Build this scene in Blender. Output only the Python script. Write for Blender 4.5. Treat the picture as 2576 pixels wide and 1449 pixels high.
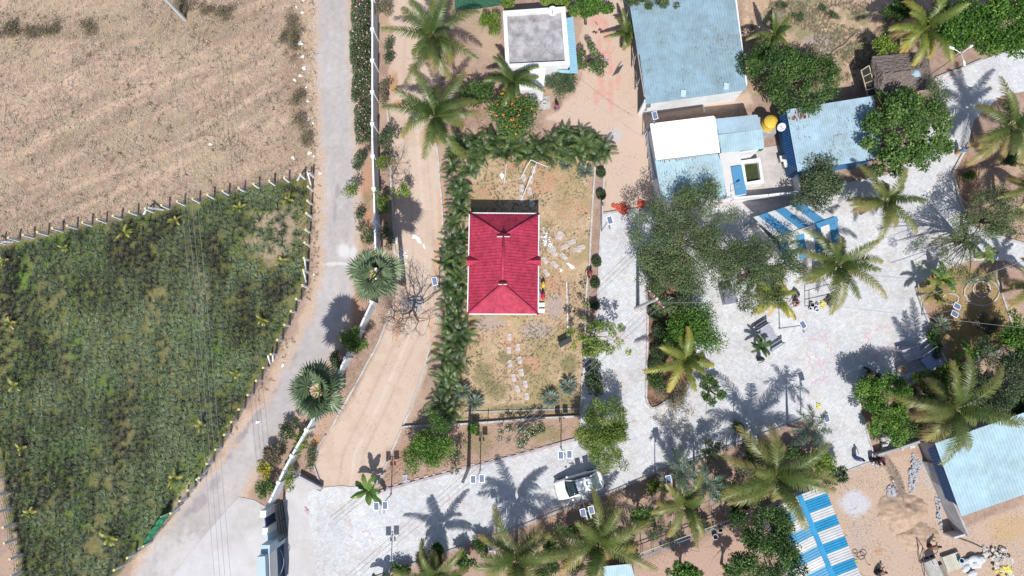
import bpy, math, random
import numpy as np
from mathutils import Vector, Matrix

# ------------------------------------------------------------------ camera, sky, sun
sc = bpy.context.scene
for o in list(bpy.data.objects): bpy.data.objects.remove(o)
CAMH = 60.0; FOC = 1720.0; TILT = math.radians(6.42)
cam = bpy.data.cameras.new('camera'); camo = bpy.data.objects.new('camera', cam)
sc.collection.objects.link(camo); sc.camera = camo
camo.location = (0, 0, CAMH); camo.rotation_euler = (TILT, 0, 0)
cam.sensor_width = 36; cam.lens = 36*FOC/2576; cam.clip_end = 2000
sc.render.resolution_x = 1024; sc.render.resolution_y = 576
sc.view_settings.view_transform = 'Standard'; sc.view_settings.look = 'None'
sc.view_settings.exposure = 0.31; sc.view_settings.gamma = 1
W = bpy.data.worlds.new('World'); sc.world = W; W.use_nodes = True
wn = W.node_tree.nodes; wl = W.node_tree.links
sky = wn.new('ShaderNodeTexSky'); sky.sky_type = 'NISHITA'; sky.sun_disc = False
SUN_EL = math.radians(55)
sky.sun_elevation = SUN_EL; sky.sun_rotation = math.radians(180)
wl.new(sky.outputs[0], wn['Background'].inputs[0]); wn['Background'].inputs[1].default_value = 0.1
sl = bpy.data.lights.new('sun', 'SUN'); sl.energy = 4.2; sl.angle = math.radians(0.5); sl.color = (1, .985, .955)
so = bpy.data.objects.new('sun', sl); sc.collection.objects.link(so)
so.rotation_euler = (math.radians(90)-SUN_EL, 0, math.radians(-1.0)); so.location = (0, 0, 80)

# ------------------------------------------------------------------ helpers
col = sc.collection
R = random.Random(7)
ct, st = math.cos(TILT), math.sin(TILT)
def G(u, v, z=0.0):
    x = (u-1288)/FOC; y = -(v-724.5)/FOC
    dx, dy, dz = x, ct*y+st, st*y-ct
    t = (z-CAMH)/dz
    return (dx*t, dy*t, z)
def Gn(pts, z=0.0): return [G(p[0], p[1], z) for p in pts]
PX = 0.0349
def lin(c):
    c = c/255.0
    return c/12.92 if c <= .04045 else ((c+.055)/1.055)**2.4
KA = 1/1.42
def A(r, g, b): return (min(.85, lin(r)*KA), min(.85, lin(g)*KA), min(.85, lin(b)*KA))

MATS = {}
def mat(name, c, rough=.75, var=.18, scale=2.5, metal=0, spec=.3, bump=0, c2=None, stain=0):
    if name in MATS: return MATS[name]
    m = bpy.data.materials.new(name); m.use_nodes = True; MATS[name] = m
    n = m.node_tree.nodes; l = m.node_tree.links; b = n['Principled BSDF']
    b.inputs['Roughness'].default_value = rough; b.inputs['Metallic'].default_value = metal
    b.inputs['Specular IOR Level'].default_value = spec
    tc = n.new('ShaderNodeTexCoord'); no = n.new('ShaderNodeTexNoise')
    no.inputs['Scale'].default_value = scale; no.inputs['Detail'].default_value = 6; no.inputs['Roughness'].default_value = .65
    l.new(tc.outputs['Object'], no.inputs['Vector'])
    r = n.new('ShaderNodeValToRGB'); l.new(no.outputs[0], r.inputs[0])
    a = c2 if c2 else tuple(max(0, x*(1-var*1.6)) for x in c)
    d = c if c2 else tuple(min(1, x*(1+var)) for x in c)
    r.color_ramp.elements[0].position = .32; r.color_ramp.elements[1].position = .68
    r.color_ramp.elements[0].color = (*a, 1); r.color_ramp.elements[1].color = (*d, 1)
    out = r.outputs[0]
    if stain:
        n2 = n.new('ShaderNodeTexNoise'); n2.inputs['Scale'].default_value = scale*.28; n2.inputs['Detail'].default_value = 7
        n2.inputs['Roughness'].default_value = .75
        l.new(tc.outputs['Object'], n2.inputs['Vector'])
        r2 = n.new('ShaderNodeValToRGB'); l.new(n2.outputs[0], r2.inputs[0])
        r2.color_ramp.elements[0].position = .38; r2.color_ramp.elements[1].position = .58
        s = 1-stain; r2.color_ramp.elements[0].color = (s, s*.97, s*.92, 1); r2.color_ramp.elements[1].color = (1, 1, 1, 1)
        mx = n.new('ShaderNodeMix'); mx.data_type = 'RGBA'; mx.blend_type = 'MULTIPLY'; mx.inputs[0].default_value = 1
        l.new(out, mx.inputs[6]); l.new(r2.outputs[0], mx.inputs[7]); out = mx.outputs[2]
    l.new(out, b.inputs['Base Color'])
    if bump:
        bp = n.new('ShaderNodeBump'); bp.inputs['Strength'].default_value = bump; bp.inputs['Distance'].default_value = .03
        l.new(no.outputs[0], bp.inputs['Height']); l.new(bp.outputs[0], b.inputs['Normal'])
    return m
def leafmat(name, cs, rough=.5, trans=.25, spec=.35):
    m = bpy.data.materials.new(name); m.use_nodes = True; MATS[name] = m
    n = m.node_tree.nodes; l = m.node_tree.links; b = n['Principled BSDF']
    b.inputs['Roughness'].default_value = rough; b.inputs['Specular IOR Level'].default_value = spec
    at = n.new('ShaderNodeAttribute'); at.attribute_name = 'v'
    r = n.new('ShaderNodeValToRGB'); l.new(at.outputs['Fac'], r.inputs[0])
    e = r.color_ramp.elements
    for i, (p, c) in enumerate(cs):
        if i < 2: e[i].position = p; e[i].color = (*c, 1)
        else: k = e.new(p); k.color = (*c, 1)
    l.new(r.outputs[0], b.inputs['Base Color'])
    if trans:
        t = n.new('ShaderNodeBsdfTranslucent'); l.new(r.outputs[0], t.inputs[0])
        mx = n.new('ShaderNodeMixShader'); mx.inputs[0].default_value = trans
        l.new(b.outputs[0], mx.inputs[1]); l.new(t.outputs[0], mx.inputs[2])
        l.new(mx.outputs[0], n['Material Output'].inputs[0])
    return m

def props(o, label=None, cat=None, group=None, kind=None):
    if label: o['label'] = label
    if cat: o['category'] = cat
    if group: o['group'] = group
    if kind: o['kind'] = kind
    return o
def thing(name, label, cat, loc=(0, 0, 0), rz=0, group=None):
    o = bpy.data.objects.new(name, None); col.objects.link(o); o.empty_display_size = .3
    o.location = loc; o.rotation_euler = (0, 0, rz)
    return props(o, label, cat, group)
def copy_thing(t, loc, rz=0, s=1.0, label=None, group=None):
    c = t.copy(); col.objects.link(c); c.location = loc; c.rotation_euler = (0, 0, rz)
    c.scale = (s, s, s) if not isinstance(s, tuple) else s
    if label: c['label'] = label
    if group: c['group'] = group
    for ch in list(t.children):
        k = ch.copy(); col.objects.link(k); k.parent = c
        for g in list(ch.children):
            q = g.copy(); col.objects.link(q); q.parent = k
    return c

class MB:
    """collects polygons in world coordinates"""
    def __init__(s): s.v = []; s.f = []; s.m = []; s.a = []; s.mi = 0; s.va = .5
    def add(s, vs, fs):
        o = len(s.v); s.v += [tuple(p) for p in vs]; s.a += [s.va]*len(vs)
        for f in fs: s.f.append([i+o for i in f]); s.m.append(s.mi)
    def hexa(s, p):   # 8 pts: bottom 0-3 ccw, top 4-7
        s.add(p, [(3, 2, 1, 0), (4, 5, 6, 7), (0, 1, 5, 4), (1, 2, 6, 5), (2, 3, 7, 6), (3, 0, 4, 7)])
    def box(s, c, d, rz=0, rx=0):
        M = Matrix.Rotation(rz, 3, 'Z') @ Matrix.Rotation(rx, 3, 'X')
        x, y, z = d[0]/2, d[1]/2, d[2]/2
        p = [M @ Vector(q) + Vector(c) for q in [(-x, -y, -z), (x, -y, -z), (x, y, -z), (-x, y, -z), (-x, -y, z), (x, -y, z), (x, y, z), (-x, y, z)]]
        s.hexa(p)
    def beam(s, a, b, w, h, up=(0, 0, 1)):
        a = Vector(a); b = Vector(b); t = (b-a).normalized()
        sd = t.cross(Vector(up))
        if sd.length < 1e-4: sd = Vector((1, 0, 0))
        sd.normalize(); u = sd.cross(t).normalized()
        q = lambda c, i, j: c + sd*w/2*i + u*h/2*j
        s.hexa([q(a, -1, -1), q(a, 1, -1), q(b, 1, -1), q(b, -1, -1), q(a, -1, 1), q(a, 1, 1), q(b, 1, 1), q(b, -1, 1)])
    def tube(s, pts, rs, n=6, cap=True):
        pts = [Vector(p) for p in pts]
        if not hasattr(rs, '__len__'): rs = [rs]*len(pts)
        rings = []
        for i, p in enumerate(pts):
            t = (pts[min(i+1, len(pts)-1)]-pts[max(i-1, 0)])
            t = t.normalized() if t.length > 1e-6 else Vector((0, 0, 1))
            x = t.cross(Vector((0, 1, 0)) if abs(t.y) < .9 else Vector((1, 0, 0))).normalized(); y = t.cross(x)
            rings.append([p + (x*math.cos(k*2*math.pi/n)+y*math.sin(k*2*math.pi/n))*rs[i] for k in range(n)])
        vs = [q for r in rings for q in r]; fs = []
        for i in range(len(pts)-1):
            for k in range(n):
                fs.append((i*n+k, i*n+(k+1) % n, (i+1)*n+(k+1) % n, (i+1)*n+k))
        if cap: fs.append(tuple(range(n-1, -1, -1))); fs.append(tuple(range((len(pts)-1)*n, len(pts)*n)))
        s.add(vs, fs)
    def prism(s, pts, z0, z1):   # polygon ccw or not, z0..z1
        n = len(pts); ar = sum(pts[i][0]*pts[(i+1) % n][1]-pts[(i+1) % n][0]*pts[i][1] for i in range(n))
        if ar < 0: pts = pts[::-1]
        vs = [(p[0], p[1], z0) for p in pts]+[(p[0], p[1], z1) for p in pts]
        fs = [tuple(range(n-1, -1, -1)), tuple(range(n, 2*n))]+[(i, (i+1) % n, n+(i+1) % n, n+i) for i in range(n)]
        s.add(vs, fs)
    def ball(s, c, r, n=10, m=6, jit=0, rng=None):
        vs = []; fs = []
        rr = r if hasattr(r, '__len__') else (r, r, r)
        for i in range(m+1):
            th = math.pi*i/m
            for k in range(n):
                ph = 2*math.pi*k/n; j = 1+(rng.uniform(-jit, jit) if jit else 0)
                vs.append((c[0]+rr[0]*j*math.sin(th)*math.cos(ph), c[1]+rr[1]*j*math.sin(th)*math.sin(ph), c[2]+rr[2]*j*math.cos(th)))
        for i in range(m):
            for k in range(n): fs.append((i*n+k, (i+1)*n+k, (i+1)*n+(k+1) % n, i*n+(k+1) % n))
        s.add(vs, fs)
    def disc(s, c, r, n=20, z1=None):
        s.prism([(c[0]+r*math.cos(2*math.pi*k/n), c[1]+r*math.sin(2*math.pi*k/n)) for k in range(n)], c[2], z1 if z1 else c[2]+.01)
    def build(s, name, mats, parent=None, smooth=False, label=None, bevel=0, local=False):
        me = bpy.data.meshes.new(name)
        if parent is not None and not local:
            L = parent.matrix_basis.inverted() if False else Matrix.Translation(parent.location) @ Matrix.Rotation(parent.rotation_euler.z, 4, 'Z')
            if parent.parent: L = Matrix.Translation(parent.parent.location) @ Matrix.Rotation(parent.parent.rotation_euler.z, 4, 'Z')
            I = L.inverted(); vs = [tuple(I @ Vector(p)) for p in s.v]
        else: vs = s.v
        me.from_pydata(vs, [], s.f); me.update()
        if not hasattr(mats, '__len__'): mats = [mats]
        for m in mats: me.materials.append(m)
        if len(mats) > 1: me.polygons.foreach_set('material_index', s.m)
        at = me.attributes.new('v', 'FLOAT', 'POINT'); at.data.foreach_set('value', s.a)
        if smooth: me.polygons.foreach_set('use_smooth', [True]*len(me.polygons))
        o = bpy.data.objects.new(name, me); col.objects.link(o)
        if parent is not None: o.parent = parent
        if label: o['label'] = label
        if bevel:
            b = o.modifiers.new('bevel', 'BEVEL'); b.width = bevel; b.segments = 2; b.limit_method = 'ANGLE'
        return o
def single(name, mb, mats, label, cat, group=None, smooth=False, bevel=0, origin=None):
    """a thing that is one mesh; origin = location of the object"""
    if origin is None:
        xs = [p[0] for p in mb.v]; ys = [p[1] for p in mb.v]; zs = [p[2] for p in mb.v]
        origin = ((min(xs)+max(xs))/2, (min(ys)+max(ys))/2, min(zs))
    mb.v = [(p[0]-origin[0], p[1]-origin[1], p[2]-origin[2]) for p in mb.v]
    o = mb.build(name, mats, None, smooth, None, bevel); o.location = origin
    return props(o, label, cat, group)

class NP:
    """numpy collector for foliage"""
    def __init__(s): s.V = []; s.Q = []; s.T = []; s.A = []; s.n = 0
    def add(s, V, Q=None, T=None, a=.5):
        V = np.asarray(V, float).reshape(-1, 3)
        if Q is not None: s.Q.append(np.asarray(Q).reshape(-1, 4)+s.n)
        if T is not None: s.T.append(np.asarray(T).reshape(-1, 3)+s.n)
        s.V.append(V); s.A.append(np.broadcast_to(np.asarray(a, float), (len(V),)).copy()); s.n += len(V)
    def build(s, name, mat_, parent=None, smooth=False):
        V = np.concatenate(s.V); Av = np.concatenate(s.A)
        Q = np.concatenate(s.Q) if s.Q else np.zeros((0, 4), int); T = np.concatenate(s.T) if s.T else np.zeros((0, 3), int)
        me = bpy.data.meshes.new(name)
        me.vertices.add(len(V)); me.vertices.foreach_set('co', V.astype(np.float32).ravel())
        idx = np.concatenate([Q.ravel(), T.ravel()]).astype(np.int32)
        me.loops.add(len(idx)); me.loops.foreach_set('vertex_index', idx)
        st_ = np.concatenate([np.arange(len(Q))*4, len(Q)*4+np.arange(len(T))*3]).astype(np.int32)
        me.polygons.add(len(st_)); me.polygons.foreach_set('loop_start', st_)
        me.update(calc_edges=True); me.validate()
        at = me.attributes.new('v', 'FLOAT', 'POINT'); at.data.foreach_set('value', Av.astype(np.float32))
        me.materials.append(mat_)
        if smooth: me.polygons.foreach_set('use_smooth', np.ones(len(st_), bool))
        o = bpy.data.objects.new(name, me); col.objects.link(o)
        if parent is not None: o.parent = parent
        return o
def nrm(a): return a/np.maximum(np.linalg.norm(a, axis=-1, keepdims=True), 1e-9)
def leaves(acc, P, D, N, L, Wd, a):
    """rhombic leaf blades: P base, D direction, N normal"""
    n = len(P); S = nrm(np.cross(N, D)); U = nrm(np.cross(D, S))
    L = np.broadcast_to(np.asarray(L, float).reshape(-1, 1), (n, 1)); Wd = np.broadcast_to(np.asarray(Wd, float).reshape(-1, 1), (n, 1))
    mid = P + D*L*.45
    V = np.stack([P, mid+S*Wd/2+U*L*.06, P+D*L-U*L*.08, mid-S*Wd/2+U*L*.06], 1)
    acc.add(V, np.arange(n*4).reshape(n, 4), a=np.repeat(np.broadcast_to(a, (n,)), 4))

# value noise on arrays
def vnoise(X, Y, seed=0):
    rs = np.random.RandomState(seed); T = rs.rand(256, 256)
    xi = np.floor(X).astype(int); yi = np.floor(Y).astype(int); fx = X-xi; fy = Y-yi
    fx = fx*fx*(3-2*fx); fy = fy*fy*(3-2*fy)
    a = T[xi & 255, yi & 255]; b = T[(xi+1) & 255, yi & 255]; c = T[xi & 255, (yi+1) & 255]; d = T[(xi+1) & 255, (yi+1) & 255]
    return (a*(1-fx)+b*fx)*(1-fy)+(c*(1-fx)+d*fx)*fy
def fbm(X, Y, seed=0, oct=4):
    s = 0; w = .5; t = 0
    for i in range(oct):
        s = s+w*vnoise(X*2**i+i*17.3, Y*2**i-i*9.1, seed+i); t += w; w *= .55
    return s/t
def sdist(poly, X, Y):
    """signed distance to polygon, positive inside"""
    P = np.array([p[:2] for p in poly]); n = len(P); d = np.full(X.shape, 1e9); ins = np.zeros(X.shape, bool)
    for i in range(n):
        a = P[i]; b = P[(i+1) % n]; e = b-a; L2 = e@e+1e-12
        t = np.clip(((X-a[0])*e[0]+(Y-a[1])*e[1])/L2, 0, 1)
        d = np.minimum(d, (X-a[0]-t*e[0])**2+(Y-a[1]-t*e[1])**2)
        if a[1] != b[1]:
            c = ((a[1] > Y) != (b[1] > Y)) & (X < (b[0]-a[0])*(Y-a[1])/(b[1]-a[1])+a[0])
            ins ^= c
    d = np.sqrt(d)
    return np.where(ins, d, -d)
ORD = ['first', 'second', 'third', 'fourth', 'fifth', 'sixth', 'seventh', 'eighth', 'ninth', 'tenth', 'eleventh', 'twelfth', 'thirteenth',
       'fourteenth', 'fifteenth', 'sixteenth', 'seventeenth', 'eighteenth', 'nineteenth', 'twentieth', 'twenty-first', 'twenty-second',
       'twenty-third', 'twenty-fourth', 'twenty-fifth', 'twenty-sixth', 'twenty-seventh', 'twenty-eighth', 'twenty-ninth', 'thirtieth',
       'thirty-first', 'thirty-second', 'thirty-third', 'thirty-fourth', 'thirty-fifth', 'thirty-sixth']

# ------------------------------------------------------------------ the ground, one height field cut into named regions
RES = .13
gx = np.arange(-57, 57.01, RES); gy = np.arange(-27, 44.01, RES)
X, Y = np.meshgrid(gx, gy, indexing='ij')
def C3(r, g, b): return np.array(A(r, g, b))
n1 = fbm(X*.25, Y*.25, 1); n2 = fbm(X*1.3, Y*1.3, 5); n3 = fbm(X*.08, Y*.08, 9, 3); n4 = fbm(X*4, Y*4, 13, 2)
colr = np.zeros(X.shape+(3,))
def mixc(c, m):
    global colr
    colr = colr*(1-m[..., None]) + c*m[..., None]
mixc(C3(184, 158, 142), np.ones(X.shape))
mixc(C3(160, 130, 111), np.clip((n4*.5+n2*.5-.5)*4+.3, 0, .6))
mixc(C3(205, 175, 152), np.clip((n1-.55)*6, 0, .6))
REG = {}
def region(name, pts, soft=.5, nz=.6, cs=None, ids=None):
    P = Gn(pts); xs = [p[0] for p in P]; ys = [p[1] for p in P]
    sd = np.full(X.shape, -9.)
    i0, i1 = np.searchsorted(gx, [min(xs)-3, max(xs)+3]); j0, j1 = np.searchsorted(gy, [min(ys)-3, max(ys)+3])
    s_ = np.s_[i0:i1, j0:j1]
    sd[s_] = sdist(P, X[s_], Y[s_])+(n2[s_]-.5)*nz*2+(n4[s_]-.5)*nz*.6
    if name: REG[name] = sd
    m = np.clip(sd/soft+.5, 0, 1); m = m*m*(3-2*m)
    return m
def blob(u, v, ru, rv, c, s=1, nz=.8, seed=0, rot=0):
    x, y, _ = G(u, v); a = math.radians(rot)
    dx = (X-x)*math.cos(a)+(Y-y)*math.sin(a); dy = -(X-x)*math.sin(a)+(Y-y)*math.cos(a)
    d = np.sqrt((dx/(ru*PX))**2+(dy/(rv*PX))**2)
    m = np.clip((1-d)*2.2+(n2-.5)*nz*2+(n4-.5)*nz, 0, 1)*s*(d < 1.6)
    mixc(C3(*c), m)
# dry field upper left
DRY = [(-400, -400), (792, -400), (795, 0), (800, 300), (805, 430), (795, 434), (0, 612), (-400, 705)]
m = region('dry_field', DRY, .8, .5)
ang = math.radians(28); xr = X*math.cos(ang)+Y*math.sin(ang); yr = -X*math.sin(ang)+Y*math.cos(ang)
rd = fbm(xr*.12, yr*.9, 21); rd2 = fbm(xr*.6, yr*2.2, 22)
base = C3(190, 162, 140)*np.ones(X.shape+(1,)); base = base*(1+.8*(rd-.5)+.6*(rd2-.5)+.5*(n4-.5)+.35*(n2-.5)+.5*(n3-.5))[..., None]
g_ = np.clip((fbm(X*.5, Y*.5, 31)-.5)*5, 0, 1)[..., None]*.5; base = base*(1-g_)+C3(190, 172, 140)*g_
colr = colr*(1-m[..., None])+base*m[..., None]
for t_ in [(320, 250, 330, 10, 26), (380, 400, 360, 9, 22), (560, 290, 240, 10, 30), (300, 480, 300, 10, 24), (640, 240, 120, 10, 40), (120, 420, 180, 9, 24)]:
    blob(t_[0], t_[1], t_[2], t_[3], (224, 190, 165), .55, .8, 0, t_[4])
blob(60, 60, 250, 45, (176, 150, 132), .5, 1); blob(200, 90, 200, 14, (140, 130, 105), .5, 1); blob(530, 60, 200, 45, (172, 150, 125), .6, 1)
blob(740, 150, 35, 150, (165, 135, 115), .6, 1); blob(745, 330, 30, 110, (172, 145, 122), .6, 1)
blob(700, 390, 110, 40, (186, 160, 130), .5, 1)
# crop field
CROP = [(-400, 705), (0, 618), (400, 525), (780, 438), (782, 520), (778, 610), (770, 710), (735, 795), (700, 860), (668, 925), (628, 1000), (588, 1065), (545, 1135), (500, 1210), (445, 1275), (390, 1340), (345, 1390), (290, 1455), (240, 1560), (70, 1560), (46, 1449), (20, 1300), (4, 1190), (-6, 1100), (-400, 1050)]
m = region('crop_field', CROP, .6, .3)
base = C3(116, 116, 70)*np.ones(X.shape+(1,)); base = base*(1+.8*(n4-.5)+.5*(n2-.5))[..., None]
g_ = np.clip((fbm(X*.35, Y*.35, 33)-.52)*4, 0, 1)[..., None]*.6; base = base*(1-g_)+C3(108, 132, 66)*g_
g_ = np.clip((fbm(X*.45, Y*.18, 34)-.56)*8, 0, .9)[..., None]; base = base*(1-g_*.3)+C3(170, 148, 118)*g_*.3
colr = colr*(1-m[..., None])+base*m[..., None]
blob(690, 590, 90, 90, (196, 170, 148), .75, .8); blob(500, 720, 40, 90, (170, 150, 120), .7, .9); blob(480, 960, 40, 120, (140, 140, 92), .7, .9)
for q in [(540, 880), (190, 1290), (260, 960), (130, 640), (50, 700), (340, 1330), (470, 1200), (160, 1150), (190, 860)]:
    blob(q[0], q[1], 30+R.random()*30, 60, (104, 146, 60), .5, 1)
# left road with its dusty shoulders
ROADL = [(795, -300), (797, 0), (800, 150), (806, 300), (818, 450), (815, 560), (812, 690), (792, 770), (745, 870), (688, 980), (612, 1090), (545, 1180), (472, 1260), (405, 1350), (335, 1449), (270, 1560)]
ROADR = [(872, -300), (875, 0), (880, 120), (886, 300), (893, 440), (896, 560), (890, 690), (880, 790), (850, 850), (795, 940), (745, 1030), (690, 1110), (640, 1190), (598, 1250), (560, 1330), (500, 1449), (450, 1560)]
m = region(None, [(p[0]-26, p[1]) for p in ROADL]+[(p[0]+22, p[1]) for p in ROADR][::-1], .9, .9); mixc(C3(214, 186, 162), m*.95)
m = region('road', ROADL+ROADR[::-1], 1.1, .5)
base = C3(199, 190, 186)*np.ones(X.shape+(1,)); base = base*(1+.26*(n4-.5)+.3*(n1-.5)+.2*(n2-.5))[..., None]
colr = colr*(1-m[..., None])+base*m[..., None]
rp = [((a[0]+b[0])/2, (a[1]+b[1])/2) for a, b in zip(ROADL, ROADR)]
for k in (-.25, .22):
    for a, b in zip(ROADL[1:-1], ROADR[1:-1]):
        c = ((a[0]+b[0])/2+(b[0]-a[0])*k, (a[1]+b[1])/2); blob(c[0], c[1], 10, 60, (188, 180, 184), .35, .7)
for q in [(850, 480, 8, 28), (842, 530, 8, 36), (650, 1040, 10, 26), (600, 1110, 12, 30), (575, 1150, 9, 20), (540, 1215, 14, 30), (500, 1260, 16, 24), (620, 1080, 6, 20), (690, 985, 9, 28), (470, 1290, 10, 20), (740, 900, 8, 22)]:
    blob(*q, (158, 150, 152), .6, 2.2, 0, -35 if q[1] > 700 else 0)
blob(866, 632, 20, 24, (236, 232, 230), .8, .3); blob(888, 640, 10, 34, (232, 228, 226), .8, .6); blob(850, 664, 45, 6, (236, 230, 226), .8, .7)
blob(480, 1400, 120, 60, (226, 220, 218), .5, .8)
# litter verge between the road and the wall
m = region('verge', [(905, -300), (908, 300), (914, 560), (905, 700), (893, 800), (868, 860), (815, 950), (765, 1040), (712, 1115), (665, 1180), (630, 1240), (668, 1272), (720, 1170), (775, 1080), (860, 935), (930, 800), (962, 700), (955, 300), (945, -300)], .4, .5)
mixc(C3(186, 156, 136), m*.9)
for q in [(925, 560, 20, 70), (925, 470, 22, 60), (900, 790, 20, 60)]: blob(*q, (206, 150, 118), .55, 1.2)
for q in [(925, 500, 16, 30), (920, 600, 14, 30), (700, 1130, 26, 20), (905, 730, 14, 20)]: blob(*q, (128, 128, 82), .5, 1.3)
# sand yards and dirt track
TRACK = [(985, -300), (975, 0), (985, 90), (978, 190), (984, 300), (986, 440), (990, 520), (993, 610), (997, 690), (990, 760), (962, 850), (922, 930), (882, 1010), (852, 1060), (822, 1095), (798, 1140), (792, 1175), (803, 1205), (815, 1226), (940, 1226), (958, 1222), (972, 1180), (1002, 1100), (1032, 1045), (1062, 960), (1088, 870), (1107, 790), (1120, 690), (1117, 590), (1110, 470), (1102, 350), (1090, 250), (1110, 180), (1100, 60), (1120, 0), (1130, -300)]
m = region('dirt_track', TRACK, .45, .25); mixc(C3(222, 198, 179), m)
m2 = np.clip((n3-.45)*6, 0, 1)*m*.35; mixc(C3(212, 186, 166), m2)
TC = [(1045, 0), (1040, 120), (1035, 250), (1046, 400), (1056, 520), (1062, 640), (1052, 740), (1020, 850), (975, 950), (935, 1040), (885, 1140), (875, 1210)]
for (a, b) in zip(TC, TC[1:]):
    for off in (-22, 8, 30):
        for k in range(3):
            f = (k+.5)/3; blob(a[0]+(b[0]-a[0])*f+off, a[1]+(b[1]-a[1])*f, 5, 34, (234, 214, 200) if off == 8 else (204, 176, 156), .38, 1.1, 0, math.degrees(math.atan2(b[0]-a[0], b[1]-a[1])))
m3 = np.clip((fbm(X*.9, Y*.9, 88)-.55)*8, 0, 1)*m*.3; mixc(C3(200, 170, 146), m3)
for q in [(990, 210, 16, 45), (1000, 262, 18, 16), (800, 1110, 16, 16)]: blob(*q, (196, 150, 108), .85, .7)
for q in [(1110, 520, 12, 110), (1100, 660, 12, 60), (1088, 850, 12, 60), (1000, 810, 10, 60)]: blob(*q, (222, 172, 136), .6, 1)
YARD = [(1380, -300), (1470, 20), (1462, 90), (1458, 200), (1440, 240), (1380, 300), (1470, 330), (1520, 350), (1522, 390), (1516, 536), (1655, 520), (1650, 400), (1640, 300), (1900, 262), (1885, 232), (1640, 262), (1600, 100), (1570, -60), (1560, -300)]
m = region('sand_yard', YARD, .5, .4); mixc(C3(219, 193, 173), m)
for q in [(1450, 30, 28, 22), (1280, 200, 30, 12)]: blob(*q, (200, 150, 120), .6, 1)
for q in [(1508, 120, 10, 50), (1530, 140, 12, 60), (1515, 215, 12, 50), (1535, 230, 10, 60), (1555, 190, 8, 50), (1525, 85, 16, 40), (1500, 50, 26, 26), (1500, 250, 8, 30)]: blob(*q, (232, 150, 140), .42, 1.5)
blob(1545, 340, 26, 22, (205, 202, 206), .75, .8); blob(1400, 262, 16, 16, (150, 120, 100), .8, .7)
blob(1120, 100, 50, 40, (205, 178, 150), .5, 1); blob(1210, 60, 60, 60, (190, 170, 138), .6, 1.2); blob(1160, 25, 60, 20, (150, 145, 105), .7, 1.2); blob(1200, 35, 90, 10, (200, 180, 150), .7, .8); blob(1230, 110, 40, 60, (204, 178, 155), .7, 1)
blob(1200, 230, 60, 60, (205, 160, 140), .5, 1.1)
# lawn round the red roofed house
LAWN = [(1180, 395), (1300, 385), (1430, 392), (1496, 400), (1490, 537), (1481, 690), (1476, 780), (1471, 875), (1465, 950), (1461, 1050), (1300, 1052), (1120, 1065), (1108, 980), (1135, 880), (1165, 800), (1170, 600), (1172, 480)]
m = region('lawn', LAWN, .5, .4)
base = C3(203, 176, 143)*np.ones(X.shape+(1,)); base = base*(1+.5*(n4-.5)+.3*(n2-.5))[..., None]
g_ = np.clip((fbm(X*.4, Y*.4, 41)-.46)*6, 0, 1)[..., None]*.7; base = base*(1-g_)+C3(172, 156, 110)*g_
g_ = np.clip((fbm(X*.55+9, Y*.55, 43)-.58)*8, 0, 1)[..., None]*.8; base = base*(1-g_)+C3(206, 162, 132)*g_
colr = colr*(1-m[..., None])+base*m[..., None]
for q in [(1370, 600, 18, 30), (1230, 815, 46, 24), (1350, 830, 44, 26), (1395, 770, 26, 40)]: blob(*q, (190, 172, 164), .8, .6)
for q in [(1250, 980, 30, 26), (1215, 940, 30, 30), (1400, 1010, 60, 40), (1430, 915, 24, 30), (1325, 930, 14, 12), (1270, 900, 20, 20), (1300, 1030, 80, 14)]: blob(*q, (112, 118, 70), .6, 1.1)
m = region(None, [(1125, 1066), (1461, 1056), (1452, 1104), (1290, 1146), (1150, 1182), (960, 1232), (975, 1190), (1015, 1070)], .4, .4)
mixc(C3(192, 160, 140), m*.8); blob(1200, 1110, 40, 40, (128, 128, 78), .5, 1.2); blob(1360, 1090, 70, 26, (148, 142, 92), .6, 1.2); blob(1010, 1150, 50, 40, (186, 140, 116), .5, 1)
# right garden, upper right scrub, lower yards
m = region('garden', [(2330, 690), (2400, 672), (2500, 680), (2545, 800), (2520, 878), (2440, 905), (2392, 912), (2365, 830), (2330, 750)], .4, .4)
mixc(C3(176, 150, 104), m); blob(2480, 860, 50, 40, (150, 142, 80), .7, .9); blob(2350, 770, 22, 60, (186, 146, 118), .6, 1); blob(2450, 735, 50, 40, (200, 170, 140), .5, 1)
m = region('scrubland', [(1860, -300), (1870, 0), (1885, 230), (1960, 262), (2180, 190), (2215, 130), (2330, 110), (2400, -20), (2400, -300)], .6, .6)
base = C3(202, 172, 146)*np.ones(X.shape+(1,)); base = base*(1+.6*(n4-.5)+.4*(n2-.5))[..., None]
g_ = np.clip((fbm(X*.5+3, Y*.5, 51)-.5)*7, 0, 1)[..., None]*.7; base = base*(1-g_)+C3(138, 140, 100)*g_
colr = colr*(1-m[..., None])+base*m[..., None]
blob(2060, 110, 50, 30, (178, 165, 160), .8, 1); blob(1960, 30, 20, 16, (160, 150, 150), .7, 1)
m = region('soil_yard', [(1470, 1470), (1600, 1420), (1800, 1352), (1905, 1310), (1900, 1560), (1400, 1560)], .5, .5); mixc(C3(200, 168, 150), m)
m = region('work_yard', [(2100, 1190), (2196, 1160), (2300, 1140), (2420, 1330), (2640, 1240), (2760, 1560), (1960, 1560), (2010, 1300)], .5, .4)
mixc(C3(207, 181, 160), m*.95)
blob(2150, 1268, 44, 38, (214, 214, 220), .9, .5); blob(2160, 1360, 30, 60, (198, 178, 168), .6, .8); blob(2540, 1330, 60, 40, (206, 172, 128), .7, .9); blob(2212, 1386, 16, 12, (200, 150, 115), .6, .8)
blob(2350, 1190, 50, 60, (200, 196, 196), .5, 1); blob(1350, 1270, 1, 1, (200, 170, 150), .1, 1)
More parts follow.
